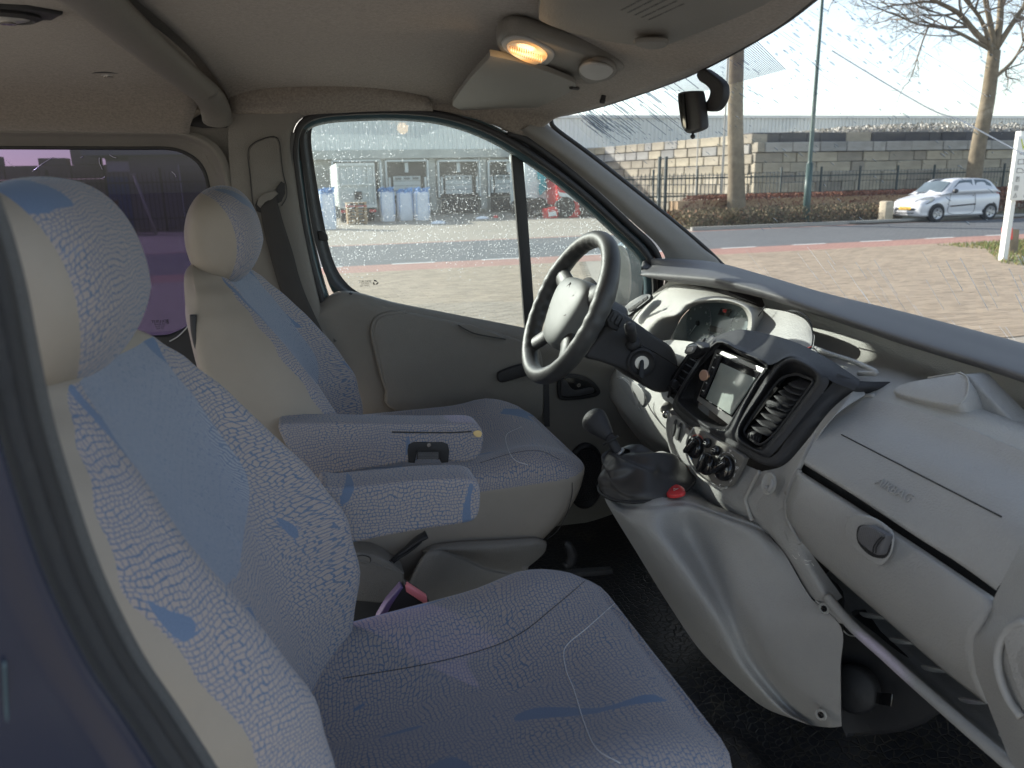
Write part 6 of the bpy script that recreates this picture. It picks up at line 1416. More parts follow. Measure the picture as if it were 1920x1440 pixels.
for (x0, x1, bay) in ((622, 712, 0), (722, 800, 1), (820, 897, 1), (914, 990, 1)):
    a = at(x0, 302, Y=WY-.3); b_ = at(x1, 302, Y=WY-.3); zt2 = a.z; z0_ = max(.9, at(x0, 386, Y=WY-.3).z)
    d = box('dock_shelter', ((a.x+b_.x)/2, WY-.08, (zt2+z0_)/2), (b_.x-a.x, .18, zt2-z0_), 'dock_dark', wh_)
    for xx in (a.x, b_.x): box('shelter_frame', (xx, WY-.36, (zt2+z0_)/2), (.09, .4, zt2-z0_), 'frame_white', d)
    box('shelter_frame', ((a.x+b_.x)/2, WY-.36, zt2), (b_.x-a.x, .4, .09), 'frame_white', d)
    if bay:
        w_ = b_.x-a.x; mx = (a.x+b_.x)/2; zz0 = z0_+.15; hh = (zt2-z0_)*.52
        for r_ in range(4): box('door_panel', (mx, WY-.24, zz0+hh*(r_+.5)/4), (w_*.66, .06, hh/4-.02), 'door_white', d)
        for c_ in range(3): box('door_window', (mx+(c_-1)*w_*.21, WY-.285, zz0+hh*3.5/4), (w_*.15, .03, hh*.12), 'car_glass', d)
        for s_ in (-1, 1): box('dock_bumper', (mx+s_*w_*.43, WY-.5, z0_+(zt2-z0_)*.33), (.10, .2, .9), 'frame_white', d)
        box('dock_hook', (mx, WY-.3, zt2-.35), (.18, .12, .5), 'frame_white', d)
        box('dock_pit', (mx, WY-.42, z0_*.5), (w_*.9, .12, z0_*.8), 'dock_dark', d)
for x in (715, 810, 905): a = at(x, 340, Y=WY-.15); box('wall_pier', (a.x, WY-.2, zb/2), (.35, .3, zb-.4), 'concrete', wh_)
# ---- trailers, truck, bags, pallets
tr = thing('box_trailer', at(668, 410, Y=36), 'old grey box trailer backed into the loading dock between white bags', 'trailer')
TY = 35.0
a = at(630, 306, Y=TY); b_ = at(707, 388, Y=TY)
box('cargo_box', ((a.x+b_.x)/2, TY+3.2, (a.z+b_.z)/2), (b_.x-a.x, 6.4, a.z-b_.z), 'trailer_grey', tr, bev=.03)
mx = (a.x+b_.x)/2; w_ = b_.x-a.x; h_ = a.z-b_.z
box('rear_frame', (mx, TY-.04, a.z-.06), (w_, .08, .12), 'frame_white', tr); box('rear_rail', (mx, TY-.05, a.z-h_*.48), (w_*.8, .08, .07), 'frame_white', tr); box('rear_bumper', (mx, TY-.05, b_.z+.05), (w_, .1, .14), 'frame_white', tr)
for f_ in (-.47, -.22, -.05, .2, .31, .47): box('rear_bar', (mx+f_*w_, TY-.05, a.z-h_*(.28 if abs(f_) < .25 else .5)), (.05, .07, h_*(.4 if abs(f_) < .25 else .96)), 'frame_white', tr)
for k in range(5): box('ladder_rung', (mx+.255*w_, TY-.06, b_.z+.3+k*.34), (.11*w_, .05, .04), 'frame_white', tr)
box('lock_plate', (mx+.02*w_, TY-.06, b_.z+h_*.27), (.32, .06, .36), 'dock_dark', tr)
for s_ in (-1, 1): box('tail_light', (mx+s_*.38*w_, TY-.02, b_.z-.16), (.3, .06, .12), 'tail_red', tr)
for s_ in (-.75, -.45, .45, .75):
    lathe('wheel', [(.0, 0), (.42, 0), (.46, .05), (.46, .22), (.42, .26), (0, .26)], frame(Vector((1, 0, 0))), (mx+s_*w_*.5-.13, TY+.9, .46), 'tyre', tr, 20)
box('chassis', (mx, TY+2, .72), (w_*.4, 4, .3), 'dock_dark', tr)
def bag(x0, x1, y0, y1, Y, label):
    a = at(x0, y0, Y=Y); b_ = at(x1, y1, Y=Y); w_ = (b_.x-a.x)/2; h_ = a.z; cx = (a.x+b_.x)/2
    t_ = thing('big_bag', (cx, Y, 0), label, 'bulk bag', 'white bulk bags standing beside the grey trailer')
    loops = []; r = random.Random(x0)
    for z, s_ in ((0, .86), (.15, .97), (.4, 1.02), (.7, 1.0), (.88, .98), (.96, .9), (1.0, .6)):
        loops.append([Vector((cx+w_*s_*math.copysign(abs(math.cos(q))**.45, math.cos(q))*(1+.04*r.uniform(-1, 1)), Y+w_*s_*math.copysign(abs(math.sin(q))**.45, math.sin(q)), z*h_*.93)) for q in [2*PI*k/16 for k in range(16)]])
    V, Fc = gridVF(loops, 2, 3, True); Fc.append(tuple(range(len(V)-32, len(V)))); me_obj('sack', V, Fc, 'bag_white', t_)
    for s_ in (-.82, .82): tube('lifting_strap', [(cx+s_*w_, Y-w_*1.04, h_*.2), (cx+s_*w_, Y-w_*1.04, h_*.6), (cx+s_*w_*.95, Y-w_*.98, h_*.9), (cx+s_*w_*.6, Y-w_*.5, h_*1.0)], .014, 'bag_blue', t_, 5, 3)
    leafcloud('blue_top', 60, lambda r: (cx+r.uniform(-.9, .9)*w_, Y+r.uniform(-.9, .9)*w_, h_*r.uniform(.90, 1.02)), .12, 'bag_blue', x0, t_)['kind'] = 'stuff'
bag(597, 632, 356, 428, 30.5, 'white bulk bag at the far left of the yard, left of the grey trailer')
bag(709, 742, 354, 413, 35.5, 'white bulk bag directly right of the grey trailer')
bag(743, 776, 356, 413, 35.8, 'middle white bulk bag of the three right of the trailer')
bag(775, 806, 355, 411, 35.4, 'rightmost white bulk bag, nearest the open dock')
pl = thing('pallet_stack', at(670, 420, Y=33.8), 'stack of wooden pallets with red crates under the grey trailer rear', 'pallets')
a = at(650, 395, Y=33.6); b_ = at(690, 422, Y=33.6)
for k in range(7):
    z = .07+k*.14; o = box('pallet', ((a.x+b_.x)/2, 33.9, z), (b_.x-a.x, .9, .03), 'wood' if k != 5 else 'truck_red', pl)
    for q in (-1, 0, 1): box('pallet_block', ((a.x+b_.x)/2+q*(b_.x-a.x)*.42, 33.9, z-.06), (.11, .86, .08), 'wood', pl)
wt = thing('white_trailer', at(1010, 400, Y=35), 'white box trailer with teal print coupled behind the red truck', 'trailer')
a = at(984, 287, Y=34.5); b_ = at(1043, 387, Y=34.5)
box('cargo_box', ((a.x+b_.x)/2, 35.9, (a.z+b_.z)/2), (b_.x-a.x, 2.6, a.z-b_.z), 'truck_white', wt, bev=.04)
slab('teal_print', AY(34.47, (1008, 320), (1018, 312), (1026, 325), (1022, 340), (1028, 350), (1020, 360), (1012, 366), (1010, 350), (1014, 340), (1008, 335)), .02, 'teal_print', wt, 0, smooth_n=2)
slab('under_run_guard', AY(34.48, (970, 392), (1040, 393), (1040, 400), (970, 399)), .04, 'pole_grey', wt, 0)
for x in (975, 992, 1010): c = at(x, 404, Y=34.6); lathe('wheel', [(0, 0), (.42, 0), (.45, .05), (.45, .2), (0, .25)], frame(Vector((0, -1, 0))), (c.x, 34.7, .46), 'tyre', wt, 20)
tk = thing('red_truck', at(1090, 400, Y=33), 'red and white lorry cab parked in front of the white trailer', 'truck')
Yc = 33.0
slab('cab', AY(Yc, (1044, 335), (1060, 330), (1075, 332), (1092, 348), (1112, 365), (1130, 378), (1150, 390), (1150, 412), (1120, 412), (1118, 398), (1090, 398), (1082, 412), (1062, 412), (1056, 385), (1046, 384)), 2.3, 'truck_red', tk, .06)
slab('cab_glass', AY(Yc-.03, (1050, 340), (1062, 336), (1074, 340), (1084, 352), (1066, 358), (1052, 356)), .05, 'car_glass', tk, .02)
slab('white_flash', AY(Yc-.035, (1046, 360), (1072, 364), (1100, 384), (1080, 378), (1070, 372), (1050, 368)), .05, 'truck_white', tk, .01)
slab('fuel_tank', AY(Yc-.1, (1024, 392), (1044, 388), (1048, 396), (1046, 412), (1026, 412)), .7, 'truck_red', tk, .08)
slab('tank_flash', AY(Yc-.14, (1028, 398), (1042, 396), (1044, 404), (1030, 406)), .03, 'truck_white', tk, 0)
for x in (1104, 1060): c = at(x, 404, Y=Yc); lathe('wheel', [(0, .02), (.2, .02), (.25, .08), (.42, .08), (.48, .02), (.48, -.2), (0, -.2)], frame(Vector((0, -1, 0))), (c.x, Yc, .48), 'tyre', tk, 24)
slab('windscreen_frame', AY(Yc-.02, (1062, 332), (1076, 334), (1080, 344), (1066, 342)), .04, 'dock_dark', tk, 0)
# small litter at the docks
for i, (x, y, mt, lb) in enumerate(((822, 419, 'bag_white', 'crumpled white plastic sheet lying on the yard paving'), (930, 408, 'red_sign', 'small red scrap on the dock apron'), (905, 410, 'bag_white', 'pale litter lying below the open dock'))):
    c = at(x, y, Z=0); loops = [[c+Vector((math.cos(q)*s_*(.32 if i != 1 else .12)*(1+.2*math.sin(3*q)), math.sin(q)*s_*.2, z*.7)) for q in [2*PI*k/10 for k in range(10)]] for s_, z in ((1, 0), (.8, .1), (.3, .16), (.02, .17))]
    V, Fc = gridVF(loops, 2, 3, True); tag(me_obj('litter', V, Fc, mt), lb, 'litter')
# ================================================================== concrete block wall
BW = thing('block_wall', at(1415, 360, Y=27), 'stacked concrete block wall with dark top course, heaped rubble behind', 'wall')
xc = at(1416, 300, Y=27).x; ztop = at(1440, 247, Y=27).z; bh_ = .395; bl_n = 1.28
bV, bF = boxVF((0, 0, 0), (1, 1, 1)); protos = {}
def block(mat, c, s, rz=0):
    if mat not in protos:
        V = [Vector(v) for v in bV]; o = me_obj('block', V, bF, mat, None, False); bm = bmesh.new(); bm.from_mesh(o.data); bmesh.ops.bevel(bm, geom=bm.edges[:], offset=.03, segments=1, affect='EDGES'); bm.to_mesh(o.data); bm.free(); protos[mat] = o.data
    else: o = bpy.data.objects.new('block', protos[mat]); C.objects.link(o)
    o.location = c; o.scale = s; o.rotation_euler = (0, 0, rz); o.parent = BW; o.matrix_parent_inverse = BW.matrix_basis.inverted(); return o
rb = random.Random(4)
for r_ in range(9):
    z = ztop-bh_*(r_+.5)
    if z < -.1: break
    x = xc + (.35 if r_ % 2 else 0) - (0 if r_ > 1 else .0); setb = .35 if r_ == 0 else (0 if r_ > 1 else -.12)
    if r_ % 2: block('block_grey', (xc+.17, 27.4+setb, z), (.33, .8, bh_-.02))
    k = 0
    while x < xc+21:
        L = bl_n*(1 if rb.random() < .8 else rb.choice((.5, 1.3)))
        mat = 'block_dark' if (r_ == 0 and k not in (4,)) else ('block_pale' if r_ == 1 else 'block_grey')
        if r_ == 0 and k in (4,): mat = 'block_tan'
        block(mat, (x+L/2, 27.4+setb+rb.uniform(-.03, .03), z+rb.uniform(-.008, .008)), (L-.03, .8, bh_-.018)); x += L; k += 1
pl2 = at(1108, 285, Y=39.5); d_ = Vector((pl2.x-xc, 39.5-27, 0)); LL = d_.length; d_.normalize(); ang = math.atan2(d_.y, d_.x)
for r_ in range(9):
    z = ztop-.05-bh_*(r_+.5)
    if z < -.1: break
    s_ = .15 if r_ % 2 else .0; 
    while s_ < LL:
        L = 1.0*(1 if rb.random() < .75 else rb.choice((.6, 1.3))); p = Vector((xc, 27.0, 0))+d_*(s_+L/2)+Vector((.35, .25, 0))
        block('block_pale' if (r_ < 2 and rb.random() < .5) else 'block_tan', (p.x, p.y, z), (L-.04, .8, bh_-.03), ang+rb.uniform(-.02, .02)); s_ += L
def rfn(r):
    u = r.random(); x = xc+.6+u*22; h_ = ztop-.15+.62*max(0, math.sin(min(1, max(0, (u-.05)/.9))*PI))**.6*r.random()
    return (x, 28.4+r.uniform(0, 3.0), h_-max(0, 0))
rub = leafcloud('rubble_heap', 15000, rfn, .075, 'stone_bits', 5, None); tag(rub, None, None, kind='stuff')
heap = grid('rubble_mound', [[Vector((xc+.4+i*2.4, 28.2, ztop-.2)) for i in range(10)], [Vector((xc+.4+i*2.4, 29.6, ztop-.2+.55*math.sin(PI*i/9))) for i in range(10)], [Vector((xc+.4+i*2.4, 33, ztop-.4)) for i in range(10)]], 'rubble', None, 4, 4); tag(heap, None, None, kind='structure')
# steel bar fence
fn_ = thing('bar_fence', at(1500, 360, Y=25.8), 'dark green steel bar fence in front of the concrete block wall', 'fence')
FY = 25.8; x0 = at(1140, 340, Y=FY).x; x1 = at(1960, 340, Y=FY).x; ftop = at(1500, 321, Y=FY).z
bar_ = None; x = x0; k = 0
while x < x1:
    post = (k % 11 == 0)
    V, Fc = boxVF((0, 0, 0), (1, 1, 1))
    if post: o = box('fence_post', (x, FY, ftop/2+.08), (.06, .06, ftop+.16), 'fence_green', fn_)
    else:
        if bar_ is None: o = me_obj('fence_bar', V, Fc, 'fence_green', None, False); bar_ = o.data
        else: o = bpy.data.objects.new('fence_bar', bar_); C.objects.link(o)
        o.location = (x, FY, ftop/2); o.scale = ((.024, .024, ftop) if x < xc+.3 else (.010, .010, ftop)); o.parent = fn_; o.matrix_parent_inverse = fn_.matrix_basis.inverted()
    x += .165; k += 1
for z in (.35, ftop*.55, ftop-.18): box('fence_rail', ((x0+x1)/2, FY+.02, z), (x1-x0, .02, .05), 'fence_green', fn_)
for px in (1236, 1248):
    a = at(px, 340, Y=25.2); box('gate_post', (a.x, 25.2, ftop/2+.3), (.09, .09, ftop+.6), 'fence_green', fn_)
# hedges and scrub
hx0, hx1 = at(1252, 380, Y=24.4).x, at(1690, 380, Y=24.4).x
def hfn(x0, x1, y0, y1, z1):
    def f(r):
        x = r.uniform(x0, x1); e = min(1, (x-x0)/1.5+.25); return (x, r.uniform(y0, y1), z1*e*(1-.25*r.random()**3)*r.random()**.5 if r.random() < .6 else z1*e*(.9+.13*r.random()))
    return f
hz1 = at(1500, 363, Y=24.4).z
h1 = leafcloud('beech_hedge', 18000, hfn(hx0, hx1+5, 24.2, 25.2, hz1), .045, 'leaf_beech', 1); tag(h1, 'clipped red brown beech hedge in front of the bar fence', 'hedge')
box('hedge_core', ((hx0+hx1)/2+2.4, 24.75, hz1*.45), (hx1-hx0+4, .7, hz1*.8), 'wood', h1); 
h2 = leafcloud('beech_hedge', 7000, hfn(at(1840, 380, Y=24).x, at(1990, 380, Y=24).x, 23.7, 24.4, at(1890, 352, Y=24).z), .045, 'leaf_beech', 2); tag(h2, 'taller beech hedge behind the boot of the white car', 'hedge')
sx0, sx1 = at(1275, 400, Y=23.2).x, at(1672, 400, Y=23.2).x
h3 = leafcloud('scrub', 20000, lambda r: (r.uniform(sx0, sx1), r.uniform(22.6, 24.2), .05+.62*r.random()**1.3*(.7+.5*noise.noise(Vector((r.random(), 0, 0))))), .045, 'leaf_scrub', 3); tag(h3, None, None, kind='stuff')
# ================================================================== trees
def tree(name, base, top, r0, label, spec, seed, twig_n):
    t_ = thing(name, base, label, 'tree'); r = random.Random(seed)
    ax = top-base; P = [base+ax*s_+Vector((r.uniform(-1, 1)*.05, 0, 0)) for s_ in (0, .2, .45, .7, 1)]
    tube('trunk', P, [r0*1.25, r0, r0*.92, r0*.85, r0*.75], 'bark', t_, 14, 4)
    tw = []
    def grow(p, d, L, rad, lvl):
        n = 4; pts = [p]; q = p.copy(); dd = d.copy()
        for i in range(n):
            dd = (dd+Vector((r.gauss(0, .16), r.gauss(0, .16), r.gauss(0, .12)+.04))).normalized(); q = q+dd*L/n; pts.append(q.copy())
        rr = [rad, rad*.85, rad*.7, rad*.55, rad*.38]
        if lvl == 0: tube('limb', pts, rr, 'bark', t_, 8, 3)
        else:
            tw.append(tubeVF(crv(pts, 2 if lvl < 3 else 1), [rad*(1-.62*i/(len(crv(pts, 2 if lvl < 3 else 1))-1)) for i in range(len(crv(pts, 2 if lvl < 3 else 1)))], 5 if lvl < 2 else 3))
        if lvl < 4:
            for i in range(twig_n[lvl]):
                s_ = r.uniform(.25, 1); k = min(n-1, int(s_*n)); b_ = pts[k].lerp(pts[k+1], s_*n-k if s_ < 1 else 1)
                nd = (dd*.75+Vector((r.gauss(0, .65), r.gauss(0, .65), r.gauss(0, .45)))).normalized(); grow(b_, nd, L*r.uniform(.4, .65), max(.006, rad*r.uniform(.35, .5)), lvl+1)
    for d, L, rad, s_ in spec: grow(base+ax*s_, Vector(d).normalized(), L, rad, 0)
    V, Fc = join(tw); o = me_obj('twigs', V, Fc, 'bark_twig', t_); o['kind'] = 'stuff'; return t_
tA = at(1379, 386, Y=24.0); tA.z = 0; tAt = at(1386, -40, Y=24.0)
tree('street_tree', tA, tAt, .29, 'bare tree trunk behind the windscreen mirror, rising out of the scrub', [((-.6, 0, 1), 3.5, .16, 1), ((.6, 0, 1), 3.5, .16, 1), ((0, .5, 1), 3, .15, 1)], 2, (3, 2, 2, 1))
tB = at(1822, 345, Y=25.0); tB.z = 0; tBt = at(1866, 95, Y=25.0)
tree('street_tree', tB, tBt, .31, 'bare tree with spreading limbs behind the white car', [((-.9, 0, .55), 4.8, .13, 1), ((-.45, .1, 1), 4.2, .13, .98), ((.15, 0, 1), 4.2, .15, 1), ((.8, -.2, .8), 3.6, .12, 1), ((.9, 0, .35), 3.0, .09, .82), ((-.8, -.3, .9), 4.2, .10, .92), ((-1, 0, .25), 4.6, .08, .99)], 9, (7, 6, 4, 2))
# ================================================================== posts
lp = thing('lamp_post', at(1512, 392, Y=22.9), 'tall dark green lamp post standing in the scrub, right of the windscreen mirror', 'lamp post')
a = at(1512, 392, Y=22.9); a.z = 0; b_ = at(1541, 15, Y=22.9); b2 = a.copy(); b2.z = 9.5
tube('post', [a, a+(b2-a)*.22, a+(b2-a)*.23, b2], [.13, .11, .075, .05], 'lamp_green', lp, 12, 2)
box('post_door', (a.x, 22.78, .9), (.10, .02, .5), 'lamp_green', lp, bev=.01)
for px, top_, y_, rad, lb in ((1352, 7.5, 26.4, .05, 'thin pale grey pole just left of the tree behind the mirror'), (1304, 4.4, 27.2, .035, 'short thin pale pole with small lamp head below the hanging mirror')):
    a = at(px, 380, Y=y_); a.z = 0; t_ = thing('thin_pole', a, lb, 'pole'); tube('pole_shaft', [a, a+Vector((0, 0, top_*.5)), a+Vector((0, 0, top_))], [rad, rad*.8, rad*.6], 'pole_grey', t_, 8, 3)
    lathe('pole_cap', [(rad*1.2, -.04), (rad*1.2, .02), (0, .05)], Matrix.Identity(3), a+Vector((0, 0, top_)), 'pole_grey', t_, 10)
bo = at(1661, 413, Z=0); bo = Vector((bo.x, 22.3, 0)); bw = .36
tb = thing('stone_bollard', bo, 'squat square stone bollard just in front of the white car', 'bollard')
bx_ = at(1661, 400, Y=22.3).x; zt_ = at(1661, 377, Y=22.3).z
box('bollard_body', (bx_, 22.3, zt_/2), (bw, bw, zt_), 'bollard_stone', tb, bev=.04); box('bollard_foot', (bx_, 22.3, .05), (bw*1.15, bw*1.15, .1), 'bollard_stone', tb, bev=.02)
# ---- site sign
sb = at(1880, 490, Z=0); sg = thing('site_sign', sb, 'white site sign on a square post with pictograms at the right edge', 'sign')
SY = sb.y; a = at(1880, 490, Y=SY); b_ = at(1912, 262, Y=SY)
box('sign_post', (a.x+.06, SY+.06, 1.2), (.11, .11, 2.4), 'sign_white', sg); box('sign_post', (a.x+1.2, SY+.35, 1.2), (.11, .11, 2.4), 'sign_white', sg)
c0_ = at(1893, 376, Y=SY-.02); c1_ = at(1912, 255, Y=SY-.02); x_l = (c0_.x+c1_.x)/2-.04
box('sign_board', (x_l+.75, SY-.03, (c0_.z+c1_.z)/2), (1.5, .03, c1_.z-c0_.z), 'sign_white', sg, bev=.004)
MSn = Matrix(((1, 0, 0), (0, 0, -1), (0, 1, 0))); hgt = c1_.z-c0_.z
text('sign_logo', 'Van', MSn, Vector((x_l+.06, SY-.048, c1_.z-hgt*.14)), hgt*.24, 'sign_lime', sg, .001, 'LEFT')
text('sign_lettering', 'KRANENBERG', MSn, Vector((x_l+.08, SY-.048, c1_.z-hgt*.27)), hgt*.05, 'black_print', sg, .001, 'LEFT')
def lines(name, segs, mat='black_print', r=.0045):
    for s_ in segs: tube(name, [Vector((x_l+x, SY-.049, c1_.z-y*hgt)) for x, y in s_], r, mat, sg, 4, 0)
lines('pictogram', [[(.07, .36), (.20, .36), (.20, .43), (.07, .43), (.07, .36)], [(.20, .38), (.26, .38), (.27, .43), (.20, .43)], [(.07, .50), (.17, .50), (.22, .53), (.23, .565), (.07, .565), (.07, .50)],
      [(.08, .63), (.15, .63), (.15, .70), (.08, .70), (.08, .63)], [(.08, .77), (.15, .77), (.15, .84), (.08, .84), (.08, .77)], [(.115, .78), (.115, .83)], [(.075, .95), (.115, .89), (.155, .95), (.075, .95)]])
text('pictogram_letter', 'P', MSn, Vector((x_l+.115, SY-.049, c1_.z-hgt*.665)), hgt*.06, 'black_print', sg, .001)
for i, s_ in enumerate(('Vrachtwagens', 'Bestelwagens', 'Bezoekers', 'Voetgangers', 'Let op')): text('sign_lettering', s_, MSn, Vector((x_l+.32, SY-.048, c1_.z-hgt*(.40+.135*i))), hgt*.055, 'black_print', sg, .001, 'LEFT')
rs_ = thing('red_notice', at(1892, 440, Y=SY+1.0), 'small red and white notice board behind the site sign post', 'notice')
slab('notice_board', AY(SY+1.0, (1880, 427), (1899, 427), (1899, 449), (1880, 449)), .03, 'red_sign', rs_, .005); slab('notice_panel', AY(SY+.98, (1884, 432), (1895, 432), (1895, 444), (1884, 444)), .01, 'sign_white', rs_, 0)
slab('notice_stake', AY(SY+1.05, (1894, 430), (1912, 430), (1908, 480), (1894, 480)), .1, 'bark', rs_, .01)
# ================================================================== white hatchback
cr_ = at(1690, 412, Z=0); car = thing('parked_car', (23.2, 22.2, 0), 'small silver white three door hatchback parked facing left beyond the road', 'car')
CX0, CYc = at(1689, 395, Y=21.9).x+.30, 22.05
CL = 3.45; CW = .80
def cpt(x, y, z): return Vector((CX0+x, CYc-y, z))       # y towards the viewer
def sec(x, ztop_, zbot, w_, tuck=.06):
    return [cpt(x, 0, ztop_), cpt(x, w_*.55, ztop_-.01), cpt(x, w_*.88, ztop_-.05), cpt(x, w_, ztop_-.16), cpt(x, w_*1.02, (ztop_+zbot)/2), cpt(x, w_, zbot+.12), cpt(x, w_-tuck, zbot), cpt(x, 0, zbot-.01)]
st_ = [(0.0, .56, .34, .45), (.03, .66, .24, .60), (.10, .74, .20, .70), (.25, .80, .19, .77), (.50, .86, .19, .80), (.80, .93, .19, .81), (1.0, .98, .19, .81), (1.5, .97, .19, .82), (2.2, .98, .19, .82), (2.8, 1.0, .19, .82), (3.2, 1.0, .20, .80), (3.38, .96, .24, .74), (3.45, .80, .34, .62)]
rows = []
for x, zt_, zb_, w_ in st_:
    h_ = sec(x, zt_, zb_, w_); rows.append(h_ + [Vector((p.x, 2*CYc-p.y, p.z)) for p in h_[1:-1][::-1]])
V, Fc = gridVF(rows, 3, 3, True); n = len(rows[0])*3; Fc += [tuple(range(n))[::-1], tuple(range(len(V)-n, len(V)))]
cbody = me_obj('body', V, Fc, 'car_paint', car)
gh = [(.78, .93, .93, .70, .60), (1.05, .96, 1.13, .74, .62), (1.38, .96, 1.38, .77, .60), (1.7, .97, 1.46, .78, .60), (2.2, .97, 1.475, .78, .60), (2.7, .98, 1.45, .77, .58), (3.05, .98, 1.38, .74, .56), (3.25, .98, 1.18, .72, .60), (3.36, .97, .99, .70, .64)]
rows = []
for x, z0_, z1_, w0, w1 in gh:
    h_ = [cpt(x, 0, z1_), cpt(x, w1*.7, z1_-.01), cpt(x, w1, z1_-.04*(1 if z1_-z0_ > .1 else 0)), cpt(x, (w0+w1)/2+.02, (z0_+z1_)/2), cpt(x, w0, z0_-.03)]
    rows.append(h_ + [Vector((p.x, 2*CYc-p.y, p.z)) for p in h_[::-1][:-1]])
V, Fc = gridVF(rows, 3, 3); me_obj('roof_shell', V, Fc, 'car_paint', car)
def gw(pts, name, mat='car_glass', out=.012):
    P = []
    for x, z in pts:
        for a, b_ in zip(gh, gh[1:]):
            if a[0] <= x <= b_[0]: s_ = (x-a[0])/(b_[0]-a[0]); q = [p+(r2-p)*s_ for p, r2 in zip(a, b_)]; break
        f = (z-q[1])/max(.05, q[2]-q[1]); w_ = q[3]*(1-f)+q[4]*f+.035*math.sin(PI*min(1, max(0, f))); P.append(cpt(x, w_+out, z))
    return slab(name, P, .02, mat, car, .006)
gw(((1.16, .99), (1.42, 1.24), (1.62, 1.39), (2.14, 1.42), (2.16, 1.00), (1.7, .97)), 'side_window'); gw(((2.26, 1.01), (2.25, 1.42), (2.75, 1.40), (2.96, 1.28), (3.04, 1.12), (2.95, 1.04)), 'side_window')
slab('front_screen', [cpt(.90, -.60, 1.01), cpt(.90, .62, 1.01), cpt(1.30, .56, 1.345), cpt(1.36, 0, 1.40), cpt(1.30, -.56, 1.345)], .02, 'car_glass', car, .01, toward=Vector((CX0-5, CYc, 4)))
for x in (.62, 2.92):
    lathe('wheel_arch', [(0, 0), (.325, 0), (.335, .01), (.335, .03), (0, .03)], frame(Vector((0, -1, 0))), cpt(x, .80, .31), 'car_black', car, 30)
    wl = lathe('wheel', [(.16, .02), (.20, .045), (.25, .06), (.285, .05), (.295, .02), (.295, -.15), (0, -.15)], frame(Vector((0, -1, 0))), cpt(x, .815, .295), 'tyre', car, 28)
    lathe('rim', [(.0, .035), (.05, .035), (.06, .02), (.17, .015), (.195, .03), (.20, .02), (.20, 0), (0, 0)], frame(Vector((0, -1, 0))), cpt(x, .845, .295), 'alloy', wl, 24)
    for k in range(5): tube('spoke_gap', [cpt(x+.08*math.cos(k*1.257+.6), .872, .295+.08*math.sin(k*1.257+.6)), cpt(x+.15*math.cos(k*1.257+.6), .872, .295+.15*math.sin(k*1.257+.6))], [.012, .03], 'car_black', wl, 6, 0, flat=.3)
slab('rub_strip', [cpt(1.15, .845, .50), cpt(2.25, .845, .55), cpt(2.25, .845, .60), cpt(1.15, .845, .545)], .02, 'car_black', car, .004)
tube('door_line', [cpt(1.12, .838, .95), cpt(1.08, .845, .6), cpt(1.15, .835, .28), cpt(2.1, .835, .27), cpt(2.22, .845, .6), cpt(2.16, .838, .96)], .006, 'car_black', car)
slab('door_handle', [cpt(2.10, .85, .86), cpt(2.19, .85, .87), cpt(2.19, .85, .91), cpt(2.10, .85, .90)], .03, 'alloy', car, .006)
lathe('side_mirror', [(0, -.09), (.06, -.07), (.08, 0), (.06, .07), (0, .09)], frame(Vector((1, 0, .1))), cpt(1.24, .90, 1.04), 'car_black', car, 14)
hl_ = slab('headlight', [cpt(.10, .50, .62), cpt(.06, .40, .70), cpt(.22, .58, .80), cpt(.46, .74, .84), cpt(.42, .80, .76), cpt(.22, .76, .65)], .04, 'headlamp', car, .01, toward=Vector((CX0-3, CYc-4, 1)))
slab('headlight', [cpt(.08, -.50, .64), cpt(.05, -.40, .70), cpt(.20, -.58, .80), cpt(.30, -.66, .80), cpt(.16, -.66, .66)], .04, 'headlamp', car, .01, toward=Vector((CX0-3, CYc-4, 1)))
tube('lamp_rim', [cpt(.085, .50, .62), cpt(.05, .39, .71), cpt(.22, .57, .81), cpt(.46, .74, .85), cpt(.44, .82, .76), cpt(.22, .78, .64)], .010, 'car_black', hl_, 6, 3, True)
pp = slab('number_plate', [cpt(-.015, -.28, .42), cpt(-.015, .28, .42), cpt(.0, .28, .53), cpt(.0, -.28, .53)], .02, 'plate_yellow', car, .004, toward=Vector((CX0-4, CYc, .5)))
text('plate_number', '58-KTK-8', Matrix(((0, 0, -1), (-1, 0, 0), (0, 1, 0))), cpt(-.03, 0, .475), .10, 'black_print', pp, .001)
slab('grille', [cpt(-.0, -.42, .29), cpt(-.0, .42, .29), cpt(.01, .44, .37), cpt(.01, -.44, .37)], .03, 'car_black', car, .006, toward=Vector((CX0-4, CYc, .4)))
slab('fog_recess', [cpt(.06, .56, .33), cpt(.16, .70, .36), cpt(.17, .72, .46), cpt(.08, .60, .42)], .03, 'car_black', car, .006, toward=Vector((CX0-4, CYc-4, .5)))
slab('tail_light', [cpt(3.30, .76, .78), cpt(3.42, .68, .80), cpt(3.36, .68, 1.0), cpt(3.26, .74, .98)], .04, 'tail_red', car, .01, toward=Vector((CX0+4, CYc-6, .8)))
rhb = [cpt(.035, y, .66+z) for y, z in ((0, .07), (.05, 0), (0, -.07), (-.05, 0))]
tube('badge', rhb, .010, 'alloy', car, 6, 0, True)
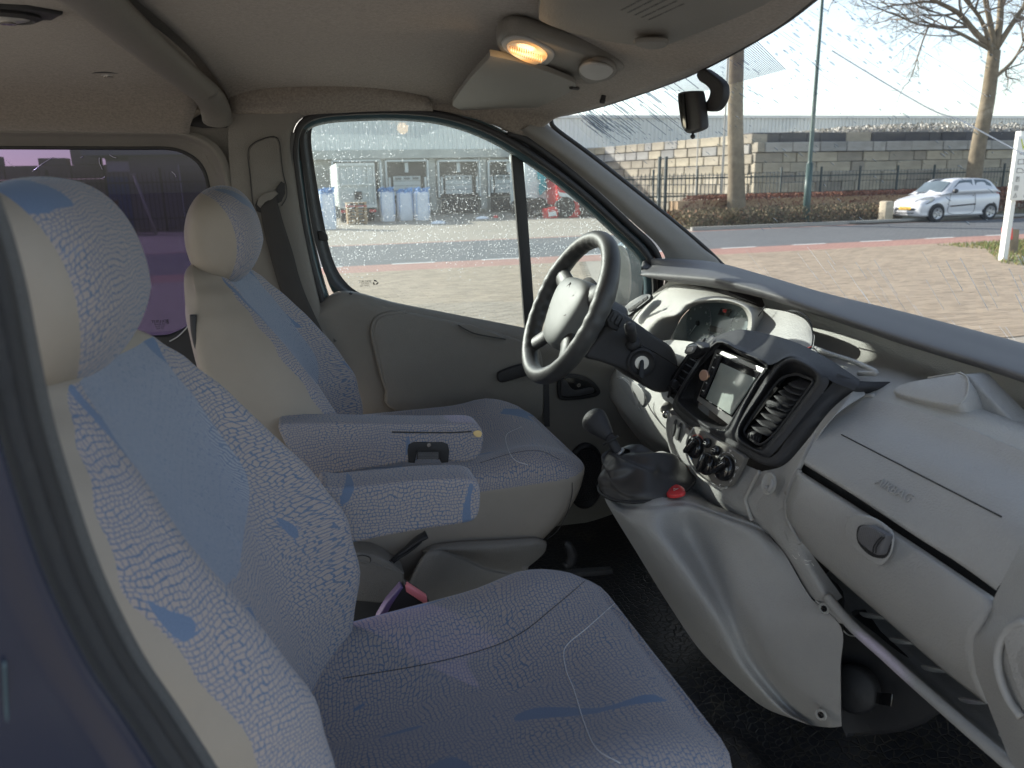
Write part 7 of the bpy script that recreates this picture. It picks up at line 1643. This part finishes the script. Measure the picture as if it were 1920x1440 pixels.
# ================================================================== beyond the tinted window
bld = thing('gatehouse', at(290, 400, Y=36), 'flat roofed building with blue door seen through the purple tinted window', 'building')
a = at(196, 290, Y=36); b_ = at(420, 430, Y=36); zt_ = at(290, 290, Y=36).z
box('wall', ((a.x+b_.x)/2, 39, zt_/2), (b_.x-a.x, 6, zt_), 'building_plum', bld)
box('roof', ((a.x+b_.x)/2-.35, 38.8, zt_+.15), (b_.x-a.x+.8, 6.8, .34), 'clad_dark', bld)
c = at(225, 375, Y=35.95); box('door', (c.x, 35.97, 1.1), (.9, .08, 2.2), 'door_blue', bld)
c = at(221, 312, Y=35.9); nb = box('name_board', (c.x, 35.95, c.z), (.85, .06, .42), 'frame_white', bld)
box('board_lamp', (c.x, 35.8, c.z+.32), (.85, .2, .10), 'dock_dark', bld)
c = at(368, 350, Y=35.95); box('window', (c.x, 35.97, c.z-.4), (1.2, .06, 2.6), 'car_glass', bld)
for q in (-.62, .62): box('window_frame', (c.x+q, 35.93, c.z-.4), (.06, .08, 2.7), 'frame_white', bld)
cw = thing('crenel_wall', at(100, 350, Y=38), 'concrete block wall with raised blocks like battlements beyond the tinted window', 'wall')
BWs = BW; 
x = at(-260, 320, Y=38).x; xe = at(196, 320, Y=38).x; rw = random.Random(8); zt_ = at(80, 310, Y=38).z
tops = {3: .5, 4: .45, 7: .6, 8: .6, 1: .3, 10: .25}
k = 0
while x < xe:
    for j in range(7):
        o = bpy.data.objects.new('block', protos['block_grey']); C.objects.link(o); o.location = (x+.65+(.3 if j % 2 else 0), 38.4, zt_-.3-.6*j); o.scale = (1.28, .8, .58); o.parent = cw; o.matrix_parent_inverse = cw.matrix_basis.inverted()
    if k % 3 != 1:
        o = bpy.data.objects.new('block', protos['block_grey']); C.objects.link(o); h_ = (.55, .3, .7, .4)[k % 4]; o.location = (x+.6, 38.4, zt_+h_/2); o.scale = (1.1, .8, h_); o.parent = cw; o.matrix_parent_inverse = cw.matrix_basis.inverted()
    x += 1.31; k += 1
lf = thing('bar_fence', at(250, 400, Y=33.5), 'dark steel bar fence in front of the gatehouse beyond the tinted window', 'fence')
FY2 = 33.5; x = at(100, 400, Y=FY2).x; xe = at(420, 400, Y=FY2).x; ft2 = at(250, 333, Y=FY2).z; k = 0
xs_ = x
while x < xe:
    o = bpy.data.objects.new('fence_bar', bar_); C.objects.link(o); o.location = (x, FY2, ft2/2+.1); o.scale = ((.03, .03, ft2+.2) if k % 12 else (.09, .09, ft2+.5)); o.parent = lf; o.matrix_parent_inverse = lf.matrix_basis.inverted(); x += .17; k += 1
for z in (.5, ft2-.2): box('fence_rail', ((xs_+xe)/2, FY2, z), (xe-xs_, .03, .05), 'fence_green', lf)
a = at(292, 430, Y=31); a.z = 0; gt = thing('leaning_post', a, 'pale leaning steel post in front of the tinted window fence', 'post'); tube('post_shaft', [a, a+Vector((-.5, 0, 2.2))], .05, 'pole_grey', gt, 10, 0); lathe('post_cap', [(.1, 0), (.1, .03), (0, .04)], Matrix.Identity(3), a+Vector((-.5, 0, 2.2)), 'pole_grey', gt, 10)
h4 = leafcloud('beech_hedge', 1800, hfn(at(150, 400, Y=33).x, at(222, 400, Y=33).x, 32.4, 33.2, at(190, 380, Y=33).z), .08, 'leaf_beech', 6); tag(h4, 'small red brown hedge left of the blue door beyond the tinted window', 'hedge')
